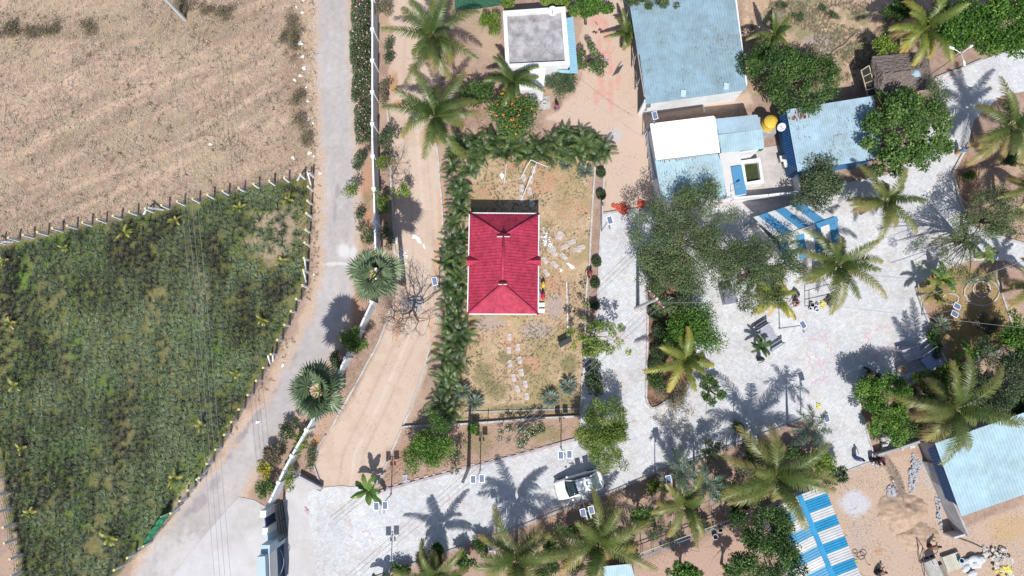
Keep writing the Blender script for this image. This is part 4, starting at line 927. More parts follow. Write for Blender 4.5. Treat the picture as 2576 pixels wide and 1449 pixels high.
def bare(u, v, su, sv, h, label, base, name='bare_tree', cat='tree', m=None, dens=1, leafy=0, seed=1, r0=.09):
    rng = random.Random(seed); bx, by, _ = G(*base); zc = h*.7; x, y, _ = G(u, v, zc); t = thing(name, label, cat, (bx, by, 0)); mb = MB(); tips = []
    rx = su/2*PX*.95; ry = sv/2*PX*.95; cx, cy = x-bx, y-by
    def grow(p, d, L, r, lv):
        q = p+d*L*.5+Vector((rng.uniform(-.1, .1), rng.uniform(-.1, .1), 0))*L; e = q+(d+Vector((rng.uniform(-.3, .3), rng.uniform(-.3, .3), rng.uniform(-.1, .2)))).normalized()*L*.5
        mb.tube([p, q, e], [r, r*.8, r*.6], 5 if lv < 2 else 3, False); tips.append(e)
        if lv >= 5: return
        for _ in range(3 if lv < 4 else 2):
            a = rng.uniform(-1, 1); nd = (d+Vector((rng.uniform(-1, 1), rng.uniform(-1, 1), rng.uniform(-.25, .45)))*.85).normalized(); grow(e, nd, L*rng.uniform(.6, .85), r*.58, lv+1)
    mb.tube([(0, 0, -.1), (cx*.15, cy*.15, h*.22)], [r0*1.3, r0], 7, False); o = Vector((cx*.15, cy*.15, h*.22))
    for k in range(6):
        a = k*math.pi/3+rng.uniform(-.3, .3); tgt = Vector((cx+rx*.62*math.cos(a), cy+ry*.62*math.sin(a), h*.75)); d = (tgt-o); grow(o, d.normalized(), d.length*.42, r0*.7, 1)
    mb.build('branches', m or twig, t, local=True)
    if leafy:
        rg = np.random.RandomState(seed); Tp = np.array([tuple(q) for q in tips]); i = rg.choice(len(Tp), leafy); P = Tp[i]+rg.normal(size=(leafy, 3))*.12
        acc = NP(); leaves(acc, P, nrm(rg.normal(size=(leafy, 3))), nrm(rg.normal(size=(leafy, 3))*.5+np.array([0, 0, 1])), .12, .06, rg.rand(leafy)); acc.build('leaves', LM['scrub'], t)
    return t

# ------------------------------------------------------------------ palms
def frond(acc, base, az, el, L, droop, nl, ll, lw, hang, v0, rng, plume=False, vtip=.35, roll=0):
    s = np.linspace(0, 1, 14); ang = el-droop*s**1.35; ds = L/13
    hx = np.concatenate([[0], np.cumsum(np.cos(ang[:-1])*ds)]); hz = np.concatenate([[0], np.cumsum(np.sin(ang[:-1])*ds)])
    side_c = rng.uniform(-.8, .8)*L*.35*s**2
    ca, sa = math.cos(az), math.sin(az); B = np.array(base)
    PT = B+np.stack([ca*hx-sa*side_c, sa*hx+ca*side_c, hz], 1); T = nrm(np.gradient(PT, axis=0)); S0 = nrm(np.cross(T, np.array([0, 0, 1.]))+1e-6)
    w = np.linspace(.085, .014, 14)[:, None]*(1 if L > 1.6 else .6)
    V = np.concatenate([PT+S0*w/2, PT-S0*w/2, PT-np.array([0, 0, 1.])*w*.5]); i = np.arange(13)
    acc.add(V, np.concatenate([np.stack([i, i+14, i+15, i+1], 1), np.stack([i+28, i, i+1, i+29], 1)]), a=np.clip(np.concatenate([v0+.32+0*s]*3), 0, 1))
    sj = np.linspace(.13, .995, nl); 
    for sg in (1, -1):
        sjj = np.clip(sj+rng.uniform(-.006, .006, nl), 0, 1)
        P = np.stack([np.interp(sjj, s, PT[:, k]) for k in range(3)], 1); Tj = nrm(np.stack([np.interp(sjj, s, T[:, k]) for k in range(3)], 1)); Sj = nrm(np.cross(Tj, np.array([0, 0, 1.])))*sg
        U = nrm(np.cross(Sj, Tj)*sg)
        if plume: rr = rng.uniform(-1.1, 1.1, nl)[:, None]; Sj = nrm(Sj*np.cos(rr)+np.abs(U)*np.sin(rr))
        be = np.radians(68-34*sjj+rng.uniform(-6, 6, nl))[:, None]
        D = nrm(Sj*np.sin(be)+Tj*np.cos(be)+U*.18); l = (ll*np.sin(np.pi*(.16+.78*sjj))**.55*rng.uniform(.88, 1.1, nl))[:, None]
        hg = hang*rng.uniform(.6, 1.4, nl)[:, None]; down = np.array([0, 0, -1.])
        M = P+D*l*.5+down*l*hg*.12; E = P+D*l*.93+down*l*hg*.5; wv = np.cross(D, U); wv = nrm(wv)
        W2 = Tj*lw*.5
        V = np.stack([P-W2, P+W2, M+W2*.95, M-W2*.95, E], 1).reshape(-1, 3); k = np.arange(nl)*5
        av = np.clip(v0+rng.uniform(-.06, .06, nl)+vtip*sjj**2, 0, 1)
        A5 = np.stack([av, av, av+.05, av+.05, np.clip(av+.22, 0, 1)], 1).ravel()
        acc.add(V, np.stack([k, k+1, k+2, k+3], 1), np.stack([k+3, k+2, k+4], 1), a=A5)
def coco_mesh(t, rng, h, Rr, nf=20, m='coco', lean=(0, 0), yellow=.0, dead=3):
    acc = NP(); top = (lean[0], lean[1], h)
    for i in range(nf):
        f = i/(nf-1); az = i*2.39996+rng.uniform(-.4, .4); el = math.radians(74-82*f**.8+rng.uniform(-8, 8)); L = Rr*(.72+.5*math.sin(math.pi*min(1, f*.9+.15)))*rng.uniform(.82, 1.15)
        v0 = .02+.2*f+rng.uniform(-.05, .1)+yellow*rng.uniform(.5, 1.6)
        frond(acc, top, az, el, L, 1.0+.75*f, 54, Rr*.215, .07, 1.0, v0, rng, vtip=.25+.4*f)
    for i in range(dead):
        az = rng.uniform(0, 6.28); frond(acc, (top[0], top[1], h-.2), az, math.radians(-25), Rr*.85, .7, 30, Rr*.2, .055, 1.6, .8, rng)
    acc.build('crown', LM[m], t)
    mb = MB(); mb.tube([(0, 0, -.05), (lean[0]*.3, lean[1]*.3, h*.35), (lean[0]*.7, lean[1]*.7, h*.7), (lean[0], lean[1], h)], [.2, .14, .12, .12], 9); mb.build('trunk', barkp, t, smooth=True, local=True)
    mb = MB()
    for k in range(5): a = k*1.26; mb.ball((lean[0]+.24*math.cos(a), lean[1]+.24*math.sin(a), h-.22), (.11, .11, .14), 8, 6)
    mb.build('coconut_bunch', mat('coconut_green', (.2, .22, .04), .5, .1, 4), t, smooth=True, local=True)
def palm(u, v, r, h, label, m='coco', nf=20, yellow=0, seed=None, lean=(0, 0), name='coconut_palm', dead=3, group='coconut palms around the compound'):
    h = h*.7; rng = np.random.RandomState(seed if seed is not None else int(u*7+v)); x, y, _ = G(u, v, h)
    t = thing(name, label, 'palm tree', (x-lean[0], y-lean[1], 0), 0, group); k = (CAMH-h)/CAMH*PX
    coco_mesh(t, rng, h, r*k*1.14, max(11, int(nf*.82)), m, lean, yellow, dead); return t
palm(1090, 92, 104, 6.5, 'big green coconut palm over the top of the dirt track, north of its similar neighbour', nf=20)
palm(1094, 292, 100, 6.5, 'green coconut palm at the track side, just south of the topmost palm', nf=20)
palm(1288, 205, 66, 5.5, 'coconut palm between the parapet house porch and the orange flowering tree', nf=16)
palm(2228, 508, 84, 6, 'yellowing coconut palm at the plaza edge, south of the big round tree', 'coco', 18, .15)
palm(2108, 668, 92, 6.5, 'yellow green coconut palm leaning over the striped kiosk corner', 'coco', 20, .12)
palm(1945, 745, 62, 5, 'small yellow fronded coconut palm above the seated workers', 'cocoy', 14, .1)
palm(1722, 905, 74, 4.8, 'golden yellow coconut palm in the south part of the planting bed', 'cocoy', 13, .1, dead=2)
palm(2330, 72, 88, 6, 'coconut palm with bright yellow green fronds beside the thatched hut', 'cocoy', 16, .02)
palm(2545, 318, 100, 7, 'coconut palm at the right edge below the paved path', 'coco', 20, .1)
palm(1948, 88, 52, 4.5, 'short coconut palm half hidden north of the dark tree by the largest shed', 'coco', 12, .1)
palm(2402, 1030, 112, 7.5, 'large coconut palm over the corner shed roof', 'coco', 22, .12)
palm(1952, 1200, 116, 7.5, 'large coconut palm north of the striped hall roof', 'coco', 22, .16)
palm(1722, 1268, 74, 5, 'medium coconut palm in the lower bed between two larger ones', 'coco', 15, .14)
palm(1506, 1366, 108, 4.2, 'large coconut palm at the bottom just right of the white car', 'coco', 22, .14)
palm(1300, 1405, 100, 7, 'coconut palm at the bottom edge under the paved band, left of the largest', 'coco', 20, .14)
palm(1092, 1450, 72, 6, 'coconut palm cut by the bottom edge, leftmost of the bottom row', 'coco', 16, .12)
palm(2590, 470, 70, 6, 'coconut palm cut by the right edge beside the brown leaf litter', 'coco', 14, .25)
palm(2600, 720, 70, 5.5, 'coconut palm cut by the right edge next to the circle garden', 'coco', 14, .3)
palm(1578, 82, 46, 3.0, 'low coconut palm with fronds reaching out from under the largest shed', 'coco', 12, .05, dead=0)

# fan palms
def fanpalm(u, v, r, h, label, base):
    bx, by, _ = G(*base); x, y, _ = G(u, v, h); t = thing('fan_palm', label, 'palm tree', (bx, by, 0), 0, 'fan palms by the compound wall'); rng = np.random.RandomState(int(u)); k = (CAMH-h)/CAMH*PX; Rr = r*k
    acc = NP(); pet = NP(); c = np.array([x-bx, y-by, h])
    for i in range(21):
        f = i/20; az = i*2.39996+rng.uniform(-.35, .35); el = math.radians(72-88*f+rng.uniform(-10, 10)); d = np.array([math.cos(az)*math.cos(el), math.sin(az)*math.cos(el), math.sin(el)])
        pl = Rr*rng.uniform(.46, .62); p = c+d*pl; s = nrm(np.cross(d, [0, 0, 1.])); up = np.cross(s, d)
        V = np.array([c+s*.03, c-s*.03, p-s*.02, p+s*.02]); pet.add(V, [[0, 1, 2, 3]], a=.9)
        ns = 26; fr = Rr*rng.uniform(.5, .64); tilt = rng.uniform(-.6, .6); s = s*math.cos(tilt)+up*math.sin(tilt)
        a = np.radians(np.linspace(-140, 140, ns)); dd = nrm(np.outer(np.cos(a), d)+np.outer(np.sin(a), s)); nn = np.cross(d, s)
        l = fr*(.72+.28*np.cos(a/2))*rng.uniform(.92, 1.05, ns); av = np.clip(.5+rng.uniform(-.2, .25)+rng.uniform(-.12, .12, ns), 0, 1)
        tn = nrm(np.cross(dd, nn)); wd = (l*.6*np.sin(np.radians(280/ns/2))*1.05)[:, None]
        mid_ = p+dd*(l*.6)[:, None]; zig = nn*(.03*np.where(np.arange(ns) % 2, 1, -1))[:, None]
        E = p+dd*l[:, None]+np.array([0, 0, -1.])*(l*rng.uniform(.05, .3, ns))[:, None]
        V = np.stack([np.repeat(p[None], ns, 0), mid_-tn*wd+zig, E, mid_+tn*wd-zig], 1).reshape(-1, 3); acc.add(V, np.arange(ns*4).reshape(ns, 4), a=np.repeat(av, 4))
    acc.build('crown', LM['fan'], t); pet.build('petioles', mat('pale_petiole', (.5, .46, .16), .5, .1, 4), t)
    mb = MB(); mb.tube([(0, 0, -.05), tuple(c*.5), tuple(c)], [.24, .19, .17], 10); mb.build('trunk', barkp, t, smooth=True, local=True)
    mb = MB(); mb.ball(tuple(c), (.25, .25, .3), 8, 6); mb.build('crown_shaft', mat('pale_petiole', (.5, .46, .16)), t, smooth=True, local=True)
fanpalm(942, 690, 70, 9.2, 'tall fan palm at the bend of the compound wall, the upper one of the two', (1016, 714))
fanpalm(800, 983, 74, 7.8, 'tall fan palm leaning over the lower compound wall and the village road', (862, 972))

# feathery small palms, areca hedge, cycads, bananas
def plumepalm(u, v, r, h, label, name='foxtail_palm', m='cycad', nf=9, seed=1, plume=True, v0=.4, group=None):
    rng = np.random.RandomState(seed); x, y, _ = G(u, v, h); t = thing(name, label, 'palm tree', (x, y, 0), 0, group); Rr = r*PX*(CAMH-h)/CAMH*1.15; acc = NP()
    for i in range(nf): frond(acc, (0, 0, h), i*6.283/nf+rng.uniform(-.2, .2), math.radians(rng.uniform(20, 60)), Rr, 1.5, 44, Rr*.25, .05, .5, v0+rng.uniform(-.1, .1), rng, plume, .1)
    acc.build('crown', LM[m], t); mb = MB(); mb.tube([(0, 0, -.05), (0, 0, h*.5), (0, 0, h)], [.13, .11, .07], 8); mb.build('trunk', barkp, t, smooth=True, local=True); return t
plumepalm(2038, 1082, 58, 4.6, 'grey green foxtail palm at the right end of the lower bed kerb', seed=2)
plumepalm(1715, 1185, 55, 3.8, 'grey green foxtail palm beside the medium coconut palm', seed=3)
plumepalm(1775, 1215, 50, 3.6, 'foxtail palm just right of the other foxtail palm', seed=7)
plumepalm(1915, 872, 26, 1.6, 'small dark green palm in a pot by the plaza table', 'potted_palm', 'areca', 11, 4, False, .3)
plumepalm(2480, 640, 26, 1.5, 'young yellow green palm on the path by the circle garden', 'young_palm', 'yg', 7, 5, False, .5)
plumepalm(2345, 735, 38, 2.2, 'yellowing small palm at the kerb of the circle garden', 'young_palm', 'coco', 9, 6, False, .6)
# areca hedge: four prototypes, copied
def areca_proto(seed, r=1.25, h=1.7, first=False):
    rng = np.random.RandomState(seed); t = thing('areca_palm', 'x', 'palm', (0, 0, 0)); acc = NP(); mb = MB()
    for s in range(3):
        a = s*2.09+rng.rand(); bx, by = .28*math.cos(a), .28*math.sin(a); hh = h*rng.uniform(.6, 1.15)
        for i in range(5): frond(acc, (bx, by, hh*.55), a+i*1.25+rng.uniform(-.4, .4), math.radians(rng.uniform(35, 75)), r*rng.uniform(1.0, 1.5), rng.uniform(1.2, 1.9), 28, r*.27, .042, .5, rng.uniform(.02, .5), rng, False, .35)
        mb.tube([(bx, by, -.05), (bx*1.1, by*1.1, hh*.6)], [.05, .04], 6)
    acc.build('crown', LM['areca'], t); mb.build('stems', mat('cane_stem', (.25, .28, .08), .5, .1, 5), t, local=True); return t
ap = [areca_proto(100+i) for i in range(5)]
AT = [(1140, 385), (1148, 350), (1172, 372), (1196, 350), (1190, 392), (1222, 372), (1248, 352), (1270, 382), (1296, 360), (1320, 388), (1345, 362), (1368, 388), (1390, 358), (1412, 382), (1436, 352), (1450, 385), (1472, 362), (1492, 392), (1500, 350), (1518, 376), (1420, 330), (1465, 335)]
AL = [(1140, 420), (1178, 428), (1152, 455), (1160, 488), (1138, 510), (1162, 530), (1146, 560), (1160, 592), (1138, 612), (1156, 638), (1132, 660), (1150, 688), (1128, 712), (1148, 738), (1126, 762), (1146, 786), (1128, 815), (1152, 842), (1140, 868), (1122, 896), (1146, 918), (1132, 942), (1106, 952), (1120, 985), (1098, 1025), (1130, 1040)]
cnt = 0
def place_areca(u, v, lab, grp):
    global cnt
    p = G(u, v, 1.2); s = R.uniform(.66, 1.04); rz = R.random()*6.28
    if cnt < 5:
        t = ap[cnt]; t.location = (p[0], p[1], 0); t.rotation_euler = (0, 0, rz); t.scale = (s, s, s); t['label'] = lab; t['group'] = grp
    else: copy_thing(ap[cnt % 5], (p[0], p[1], 0), rz, s, lab, grp)
    cnt += 1
for i, (u, v) in enumerate(sorted(AT)): place_areca(u, v, 'areca palm clump in the dense hedge above the lawn, %s counted from the west' % ORD[i], 'areca palms north of the lawn')
for i, (u, v) in enumerate(AL): place_areca(u+R.uniform(-7, 9), v+R.uniform(-6, 6), 'areca palm clump in the hedge beside the dirt track, %s counted from the north' % ORD[i], 'areca palms between track and lawn')
# cycads
def cycad(u, v, r, label, n=44, seed=1, droop=.9):
    rng = np.random.RandomState(seed); x, y, _ = G(u, v, .5); t = thing('cycad', label, 'plant', (x, y, 0), 0, 'cycads on the lawn'); acc = NP(); Rr = r*PX
    for i in range(n): frond(acc, (0, 0, .35), i*2.39996, math.radians(62-50*i/n), Rr*1.12, droop, 16, Rr*.17, .045, .3, rng.uniform(.25, .6), rng, False, .2)
    acc.build('fronds', LM['cycad'], t); mb = MB(); mb.ball((0, 0, .25), (.16, .16, .28), 9, 6); mb.build('heart', mat('cycad_heart', A(190, 130, 80), .9, .2, 9), t, local=True)
for i, (u, v, r, l) in enumerate([(1424, 412, 18, 'grey green cycad on the lawn edge under the hedge, western of a pair'), (1471, 430, 20, 'grey green cycad with an orange heart at the lawn corner near the kerb'), (1189, 428, 18, 'cycad half under the areca hedge at the upper left lawn corner'),
    (1162, 984, 22, 'dark cycad at the lower left end of the lawn, the upper one of two'), (1195, 1012, 21, 'cycad with orange heart at the lower left of the lawn'), (1384, 1003, 22, 'cycad with an orange heart on the lower lawn under the wires'),
    (1431, 972, 22, 'cycad on the lower lawn nearest the right kerb'), (2366, 817, 23, 'dark green cycad in the circle garden by the plaza kerb')]): cycad(u, v, r, l, seed=i)
def banana(u, v, r, label, h=2.2, n=8, seed=1, v0=.35):
    rng = np.random.RandomState(seed); x, y, _ = G(u, v, h*.8); t = thing('banana_plant', label, 'plant', (x, y, 0), 0, 'banana plants'); acc = NP(); Rr = r*PX
    for i in range(n):
        az = i*2.4+rng.uniform(-.3, .3); el = math.radians(rng.uniform(15, 70)); s = np.linspace(0, 1, 12); L = Rr*rng.uniform(.9, 1.4); ang = el-1.5*s**1.4; hx = np.cumsum(np.cos(ang))*L/12; hz = np.cumsum(np.sin(ang))*L/12
        c = np.stack([math.cos(az)*hx, math.sin(az)*hx, hz+h*.7], 1); sd = np.array([-math.sin(az), math.cos(az), 0]); w = (.27*np.sin(np.pi*np.clip(s*.93+.06, 0, 1))**.6)[:, None]
        for sg in (1, -1):
            jag = rng.uniform(.75, 1.1, 12)[:, None]; E = c+sd*sg*w*jag-np.array([0, 0, .07]); V = np.concatenate([c, E]); i_ = np.arange(11); acc.add(V, np.stack([i_, i_+1, i_+13, i_+12], 1), a=np.clip(v0+rng.uniform(-.15, .3)+0*V[:, 0], 0, 1))
    acc.build('leaves', LM['banana'], t); mb = MB(); mb.tube([(0, 0, -.05), (0, 0, h*.72)], [.14, .09], 8); mb.build('stem', mat('banana_stem', (.2, .24, .08)), t, local=True)
banana(926, 1235, 42, 'banana plant at the lower end of the dirt track kerb', 2.3, 7, 1)
banana(2372, 702, 42, 'banana plant with yellow striped leaves by the kerb of the circle garden', 1.8, 8, 2, .5)
banana(2440, 888, 36, 'large leaved banana plant at the lower corner of the circle garden', 2.0, 7, 3)
banana(955, 1478, 40, 'banana plant at the bottom edge left of the coconut palms', 2.3, 6, 5)
# young coconut plants standing in the crop
def ycoco_proto(seed):
    rng = np.random.RandomState(seed); t = thing('young_coconut', 'x', 'plant', (0, 0, 0)); acc = NP()
    for i in range(4+seed%3): frond(acc, (0, 0, .5), i*2.4+rng.uniform(-.4, .4), math.radians(rng.uniform(45, 80)), rng.uniform(.4, 1.0), 1.6, 18, .2, .04, .5, rng.uniform(.0, .45), rng, False, .5)
    acc.build('fronds', LM['cocoy'], t); mb = MB(); mb.tube([(0, 0, -.05), (0, 0, .55)], [.06, .04], 6); mb.build('stem', barkp, t, local=True); return t
yp = [ycoco_proto(i+40) for i in range(4)]
YC = [(438, 552, 'right by the upper fence above the overhead wires'), (310, 585, 'near the middle of the upper fence'), (157, 623, 'below the left part of the upper fence'), (600, 521, 'close under the upper fence, towards its right end'), (722, 500, 'nearest the upper right fence corner'),
      (706, 655, 'in the thin patch by the right fence'), (4, 655, 'cut by the left edge, the uppermost there'), (20, 812, 'near the left edge halfway down the field'), (30, 970, 'near the left edge, below the field middle'), (655, 803, 'left of the inner bend of the fence'),
      (590, 942, 'in the right half, low among dense tufts'), (505, 1072, 'beside the overhead wires in the lower half'), (437, 1203, 'large, left of the lower road bend'), (272, 1352, 'large, nearest the bottom edge of the field'), (50, 1130, 'by the lower left fence'), (70, 1292, 'lowest one near the left fence')]
for i, (u, v, l) in enumerate(YC):
    p = G(u, v, .8); s = R.uniform(.8, 1.0)*(1.35 if 'large' in l else 1); lab = 'young coconut in the crop, '+l
    if i < 4: t = yp[i]; t.location = (p[0], p[1], 0); t.scale = (s, s, s); t.rotation_euler = (0, 0, R.random()*6); t['label'] = lab; t['group'] = 'young coconuts in the crop field'
    else: copy_thing(yp[i % 4], (p[0], p[1], 0), R.random()*6, s, lab, 'young coconuts in the crop field')

# ------------------------------------------------------------------ trees and shrubs
orange = mat('orange_petal', (.85, .22, .05), .6, .1, 3); pinkp = mat('pink_petal', (.85, .45, .5), .6, .1, 3); whitep = mat('white_petal', (.85, .83, .75), .6, .05, 3)
tree(1716, 600, 290, 270, 7.0, 'wide feathery grey green tree overhanging the top of the planting bed', 'feathery_tree', m='feather', leaf=(.2, .075), n=19500, nc=130, cr=.74, depth=2.6, tr=.18, vb=.5, limbn=24, vary=.13)
tree(1690, 712, 170, 130, 6.2, 'feathery tree in the planting bed south of the widest one, above the green net', 'feathery_tree', m='feather', leaf=(.2, .07), n=7500, nc=46, cr=.7, depth=2.2, tr=.14, vb=.5, limbn=12, vary=.15)
tree(1905, 680, 230, 200, 7.2, 'dark feathery tree leaning over the striped kiosk from the west', 'feathery_tree', m='feather', leaf=(.2, .075), n=13500, nc=76, cr=.72, depth=2.6, tr=.17, vb=.44, limbn=16, vary=.14)
tree(1998, 188, 240, 165, 6.5, 'dark green spreading tree at the right side of the largest shed', m='green', leaf=(.24, .12), n=11500, nc=62, cr=.7, depth=2.6, vb=.36, tr=.17, limbn=16)
tree(1920, 140, 60, 60, 5, 'small dark tree touching the right eave of the largest shed', m='green', n=1500, nc=14, vb=.35)
tree(2275, 335, 220, 250, 7.5, 'big round dense green tree between the rust spotted shed and the paved path', m='green', leaf=(.28, .16), n=12500, nc=85, cr=.62, depth=4.0, vb=.6, tr=.22, vary=.13)
tree(2350, 265, 100, 120, 6.8, 'fine leaved tree touching the big round tree on its path side', m='feather', leaf=(.16, .06), n=4500, nc=26, vb=.4)
tree(2062, 468, 150, 115, 5.2, 'grey green mango like tree south of the rust spotted shed', m='grey', leaf=(.26, .1), n=5500, nc=34, vb=.5, depth=2.4)
tree(2495, 65, 250, 210, 8, 'tall bright green tree filling the top right corner', m='bright', leaf=(.28, .15), n=13500, nc=70, cr=.85, depth=3.6, vb=.34, tr=.2)
tree(2395, 60, 80, 120, 6.5, 'darker tree at the left flank of the top right corner tree', m='green', leaf=(.26, .13), n=3000, nc=22, vb=.25)
tree(2400, 640, 180, 170, 6.0, 'sparse feathery tree beside the plaza with its bare forked limbs showing', 'feathery_tree', m='feather', leaf=(.17, .06), n=3800, nc=46, cr=.45, depth=2.0, tr=.13, vb=.45, base=(2402, 615), limbn=24)
tree(2500, 545, 180, 170, 6.5, 'brownish green feathery tree at the right edge over the leaf litter', 'feathery_tree', m='feather', leaf=(.19, .07), n=7500, nc=48, cr=.7, depth=2.4, tr=.15, vb=.4, limbn=16)
tree(1742, 830, 150, 125, 4.6, 'bright green bushy tree in the middle of the planting bed', m='bright', leaf=(.2, .1), n=6500, nc=44, vb=.42, depth=2.2)
tree(1500, 842, 145, 135, 4.8, 'sparse light green tree with long arms over the kerb path', m='yg', leaf=(.24, .11), n=1900, nc=34, cr=.3, depth=1.6, vb=.6, tr=.07, limbn=20, vary=.35)
tree(1524, 1096, 172, 138, 5.2, 'large yellow green tree overhanging the white car', m='yg', leaf=(.16, .075), n=15000, nc=75, cr=.6, depth=2.4, vb=.48, tr=.15, limbn=18)
tree(1495, 955, 45, 90, 2.2, 'low dark green shrub on the kerb strip by the dark manhole cover', 'shrub', 'shrub', m='grey', n=900, nc=12, vb=.4)
tree(2233, 1012, 155, 135, 5.4, 'glossy green round tree by the plaza kerb casting a shadow on the waste cart', m='bright', leaf=(.24, .1), n=8500, nc=48, depth=2.8, vb=.5, cr=.55)
tree(1085, 1120, 105, 135, 4.2, 'bright green tree in the triangular garden near the low white kerb', m='bright', leaf=(.2, .1), n=5500, nc=36, depth=2.2, vb=.48)
tree(1925, 1372, 200, 190, 6.5, 'dark green tree overlapping the west side of the striped hall', m='green', leaf=(.22, .12), n=11000, nc=60, depth=3.2, vb=.42, cr=.65)
tree(1838, 1440, 50, 36, 3, 'small green bush at the bottom edge left of the dark tree', 'shrub', 'shrub', m='bright', n=800, nc=10)
tree(1728, 1440, 80, 50, 3.2, 'green bush at the bottom edge of the bare soil yard', 'shrub', 'shrub', m='bright', n=1600, nc=14)
tree(2525, 950, 190, 190, 7, 'grey green tree cut by the right edge below the circle garden', m='grey', leaf=(.22, .09), n=10500, nc=60, depth=3, vb=.5, cr=.7)
tree(2560, 855, 90, 120, 6, 'bright green tree cut by the right edge beside the circle garden', m='bright', n=3200, nc=22, vb=.4)
tree(2485, 822, 66, 50, 1.8, 'brown and green thorny bush on the circle garden lawn', 'shrub', 'shrub', m='scrub', leaf=(.2, .05), n=2200, nc=20, vb=.35)
tree(1482, 18, 100, 62, 4.6, 'green tree with pinkish tips at the top edge beside the parapet house', m='bright', leaf=(.24, .14), n=3600, nc=26, vb=.4)
tree(1395, 2, 70, 36, 3.8, 'pale lime tree behind the parapet house, cut by the top edge', m='yg', leaf=(.26, .16), n=1500, nc=14, vb=.5)
tree(1280, 6, 46, 20, 3, 'lime shrub at the top edge left of the parapet house', 'shrub', 'shrub', m='yg', n=500, nc=8)
tree(1411, 214, 84, 72, 3.6, 'rounded grey green tree at the south east corner of the parapet house', m='grey', leaf=(.17, .09), n=3600, nc=26, vb=.55, vary=.1, depth=2.2)
tree(1481, 140, 66, 92, 3.2, 'small open branched shrub with bronze tips on the sand yard', 'shrub', 'shrub', m='green', leaf=(.2, .09), n=1300, nc=16, cr=.32, vb=.55, vary=.4)
tree(1294, 288, 128, 124, 4.8, 'dense tree dotted with orange flowers above the areca hedge', 'flowering_tree', m='green', leaf=(.22, .12), n=5600, nc=38, vb=.55, flowers=(orange, 70, .16))
tree(1190, 236, 88, 88, 3.4, 'dark green bush with yellow green tips between two coconut palms', 'shrub', 'shrub', m='green', leaf=(.22, .12), n=2200, nc=22, vb=.5)
tree(1232, 56, 60, 56, 2.6, 'fluffy lime green bush left of the parapet house', 'shrub', 'shrub', m='lime', leaf=(.16, .07), n=1800, nc=18, vb=.42)
tree(893, 866, 68, 76, 3.2, 'bright green bush growing over the compound wall between the fan palms', 'shrub', 'shrub', m='bright', leaf=(.22, .08), n=1700, nc=18, vb=.55)
tree(1790, 978, 62, 70, 3.2, 'small dark green leafy tree at the right tip of the planting bed', m='green', leaf=(.18, .11), n=1700, nc=20, cr=.3, vb=.5, vary=.3)
tree(2226, 116, 62, 52, 3.2, 'lime green bush at the back of the thatched hut', 'shrub', 'shrub', m='lime', leaf=(.2, .11), n=1400, nc=18, vb=.45)
tree(1628, 6, 120, 50, 6.0, 'dark feathery tree top over the upper roof edge of the largest shed', 'feathery_tree', m='feather', leaf=(.19, .07), n=3200, nc=24, vb=.35)
tree(2066, 1165, 56, 66, 3, 'lime green bush in the lower bed close to the paved exit', 'shrub', 'shrub', m='lime', leaf=(.24, .1), n=1100, nc=14, vb=.4)
tree(2105, 1185, 50, 80, 2.8, 'thin leafy shrub at the lower bed corner by the paved exit', 'shrub', 'shrub', m='grey', n=900, nc=16, cr=.25)
tree(1618, 1303, 62, 56, 3.6, 'dark bush with lime tips right of the largest bottom palm', 'shrub', 'shrub', m='green', n=1500, nc=16, vb=.6)
tree(1828, 1238, 70, 56, 3.2, 'dark bush with lime tips under the palm north of the striped hall', 'shrub', 'shrub', m='green', n=1500, nc=16, vb=.6)
tree(1660, 1335, 120, 60, 3.6, 'grey green fine leaved shrub over the pergola rails', 'shrub', 'shrub', m='grey', leaf=(.16, .05), n=1700, nc=24, cr=.3, vb=.4)
tree(2222, 1085, 60, 50, 2.4, 'grey green shrub beside the pile of concrete blocks', 'shrub', 'shrub', m='grey', n=1100, nc=14)
tree(1312, 1090, 100, 74, 2.2, 'white flowered frangipani in the garden strip south of the lawn', 'frangipani', m='grey', leaf=(.2, .07), n=1500, nc=26, cr=.25, vb=.55, flowers=(whitep, 60, .07), tr=.05, depth=1.2)
tree(1142, 1160, 60, 70, 2.2, 'pink flowered frangipani right of the bright green garden tree', 'frangipani', m='grey', leaf=(.24, .07), n=500, nc=18, cr=.22, vb=.5, flowers=(pinkp, 14, .08), tr=.05, depth=1)
tree(1797, 1142, 62, 84, 3, 'frangipani with long grey green leaves by the lower bed kerb', 'frangipani', m='grey', leaf=(.26, .08), n=900, nc=24, cr=.26, vb=.5, flowers=(whitep, 8, .09), tr=.06)
tree(1860, 1080, 40, 40, 1.2, 'tiny green bush by the kerb under the twin palm shadows', 'shrub', 'shrub', m='green', n=0+300, nc=7)
tree(1160, 1412, 60, 40, 2.0, 'dark hibiscus with white blooms between the bottom left palms', 'shrub', 'shrub', m='green', n=1000, nc=12, vb=.4, flowers=(whitep, 6, .1))
tree(1098, 1395, 50, 50, 1.8, 'dark leafy bush at the lower kerb left of the bottom palms', 'shrub', 'shrub', m='bright', n=900, nc=12, vb=.25, flowers=(whitep, 3, .12))
tree(1395, 1390, 60, 60, 2.0, 'dark green bush between the two bottom centre palms', 'shrub', 'shrub', m='green', n=900, nc=12, vb=.35)
tree(1190, 1075, 30, 30, 1.2, 'small round bush at the low white kerb under the areca palms', 'shrub', 'shrub', m='bright', n=300, nc=6)
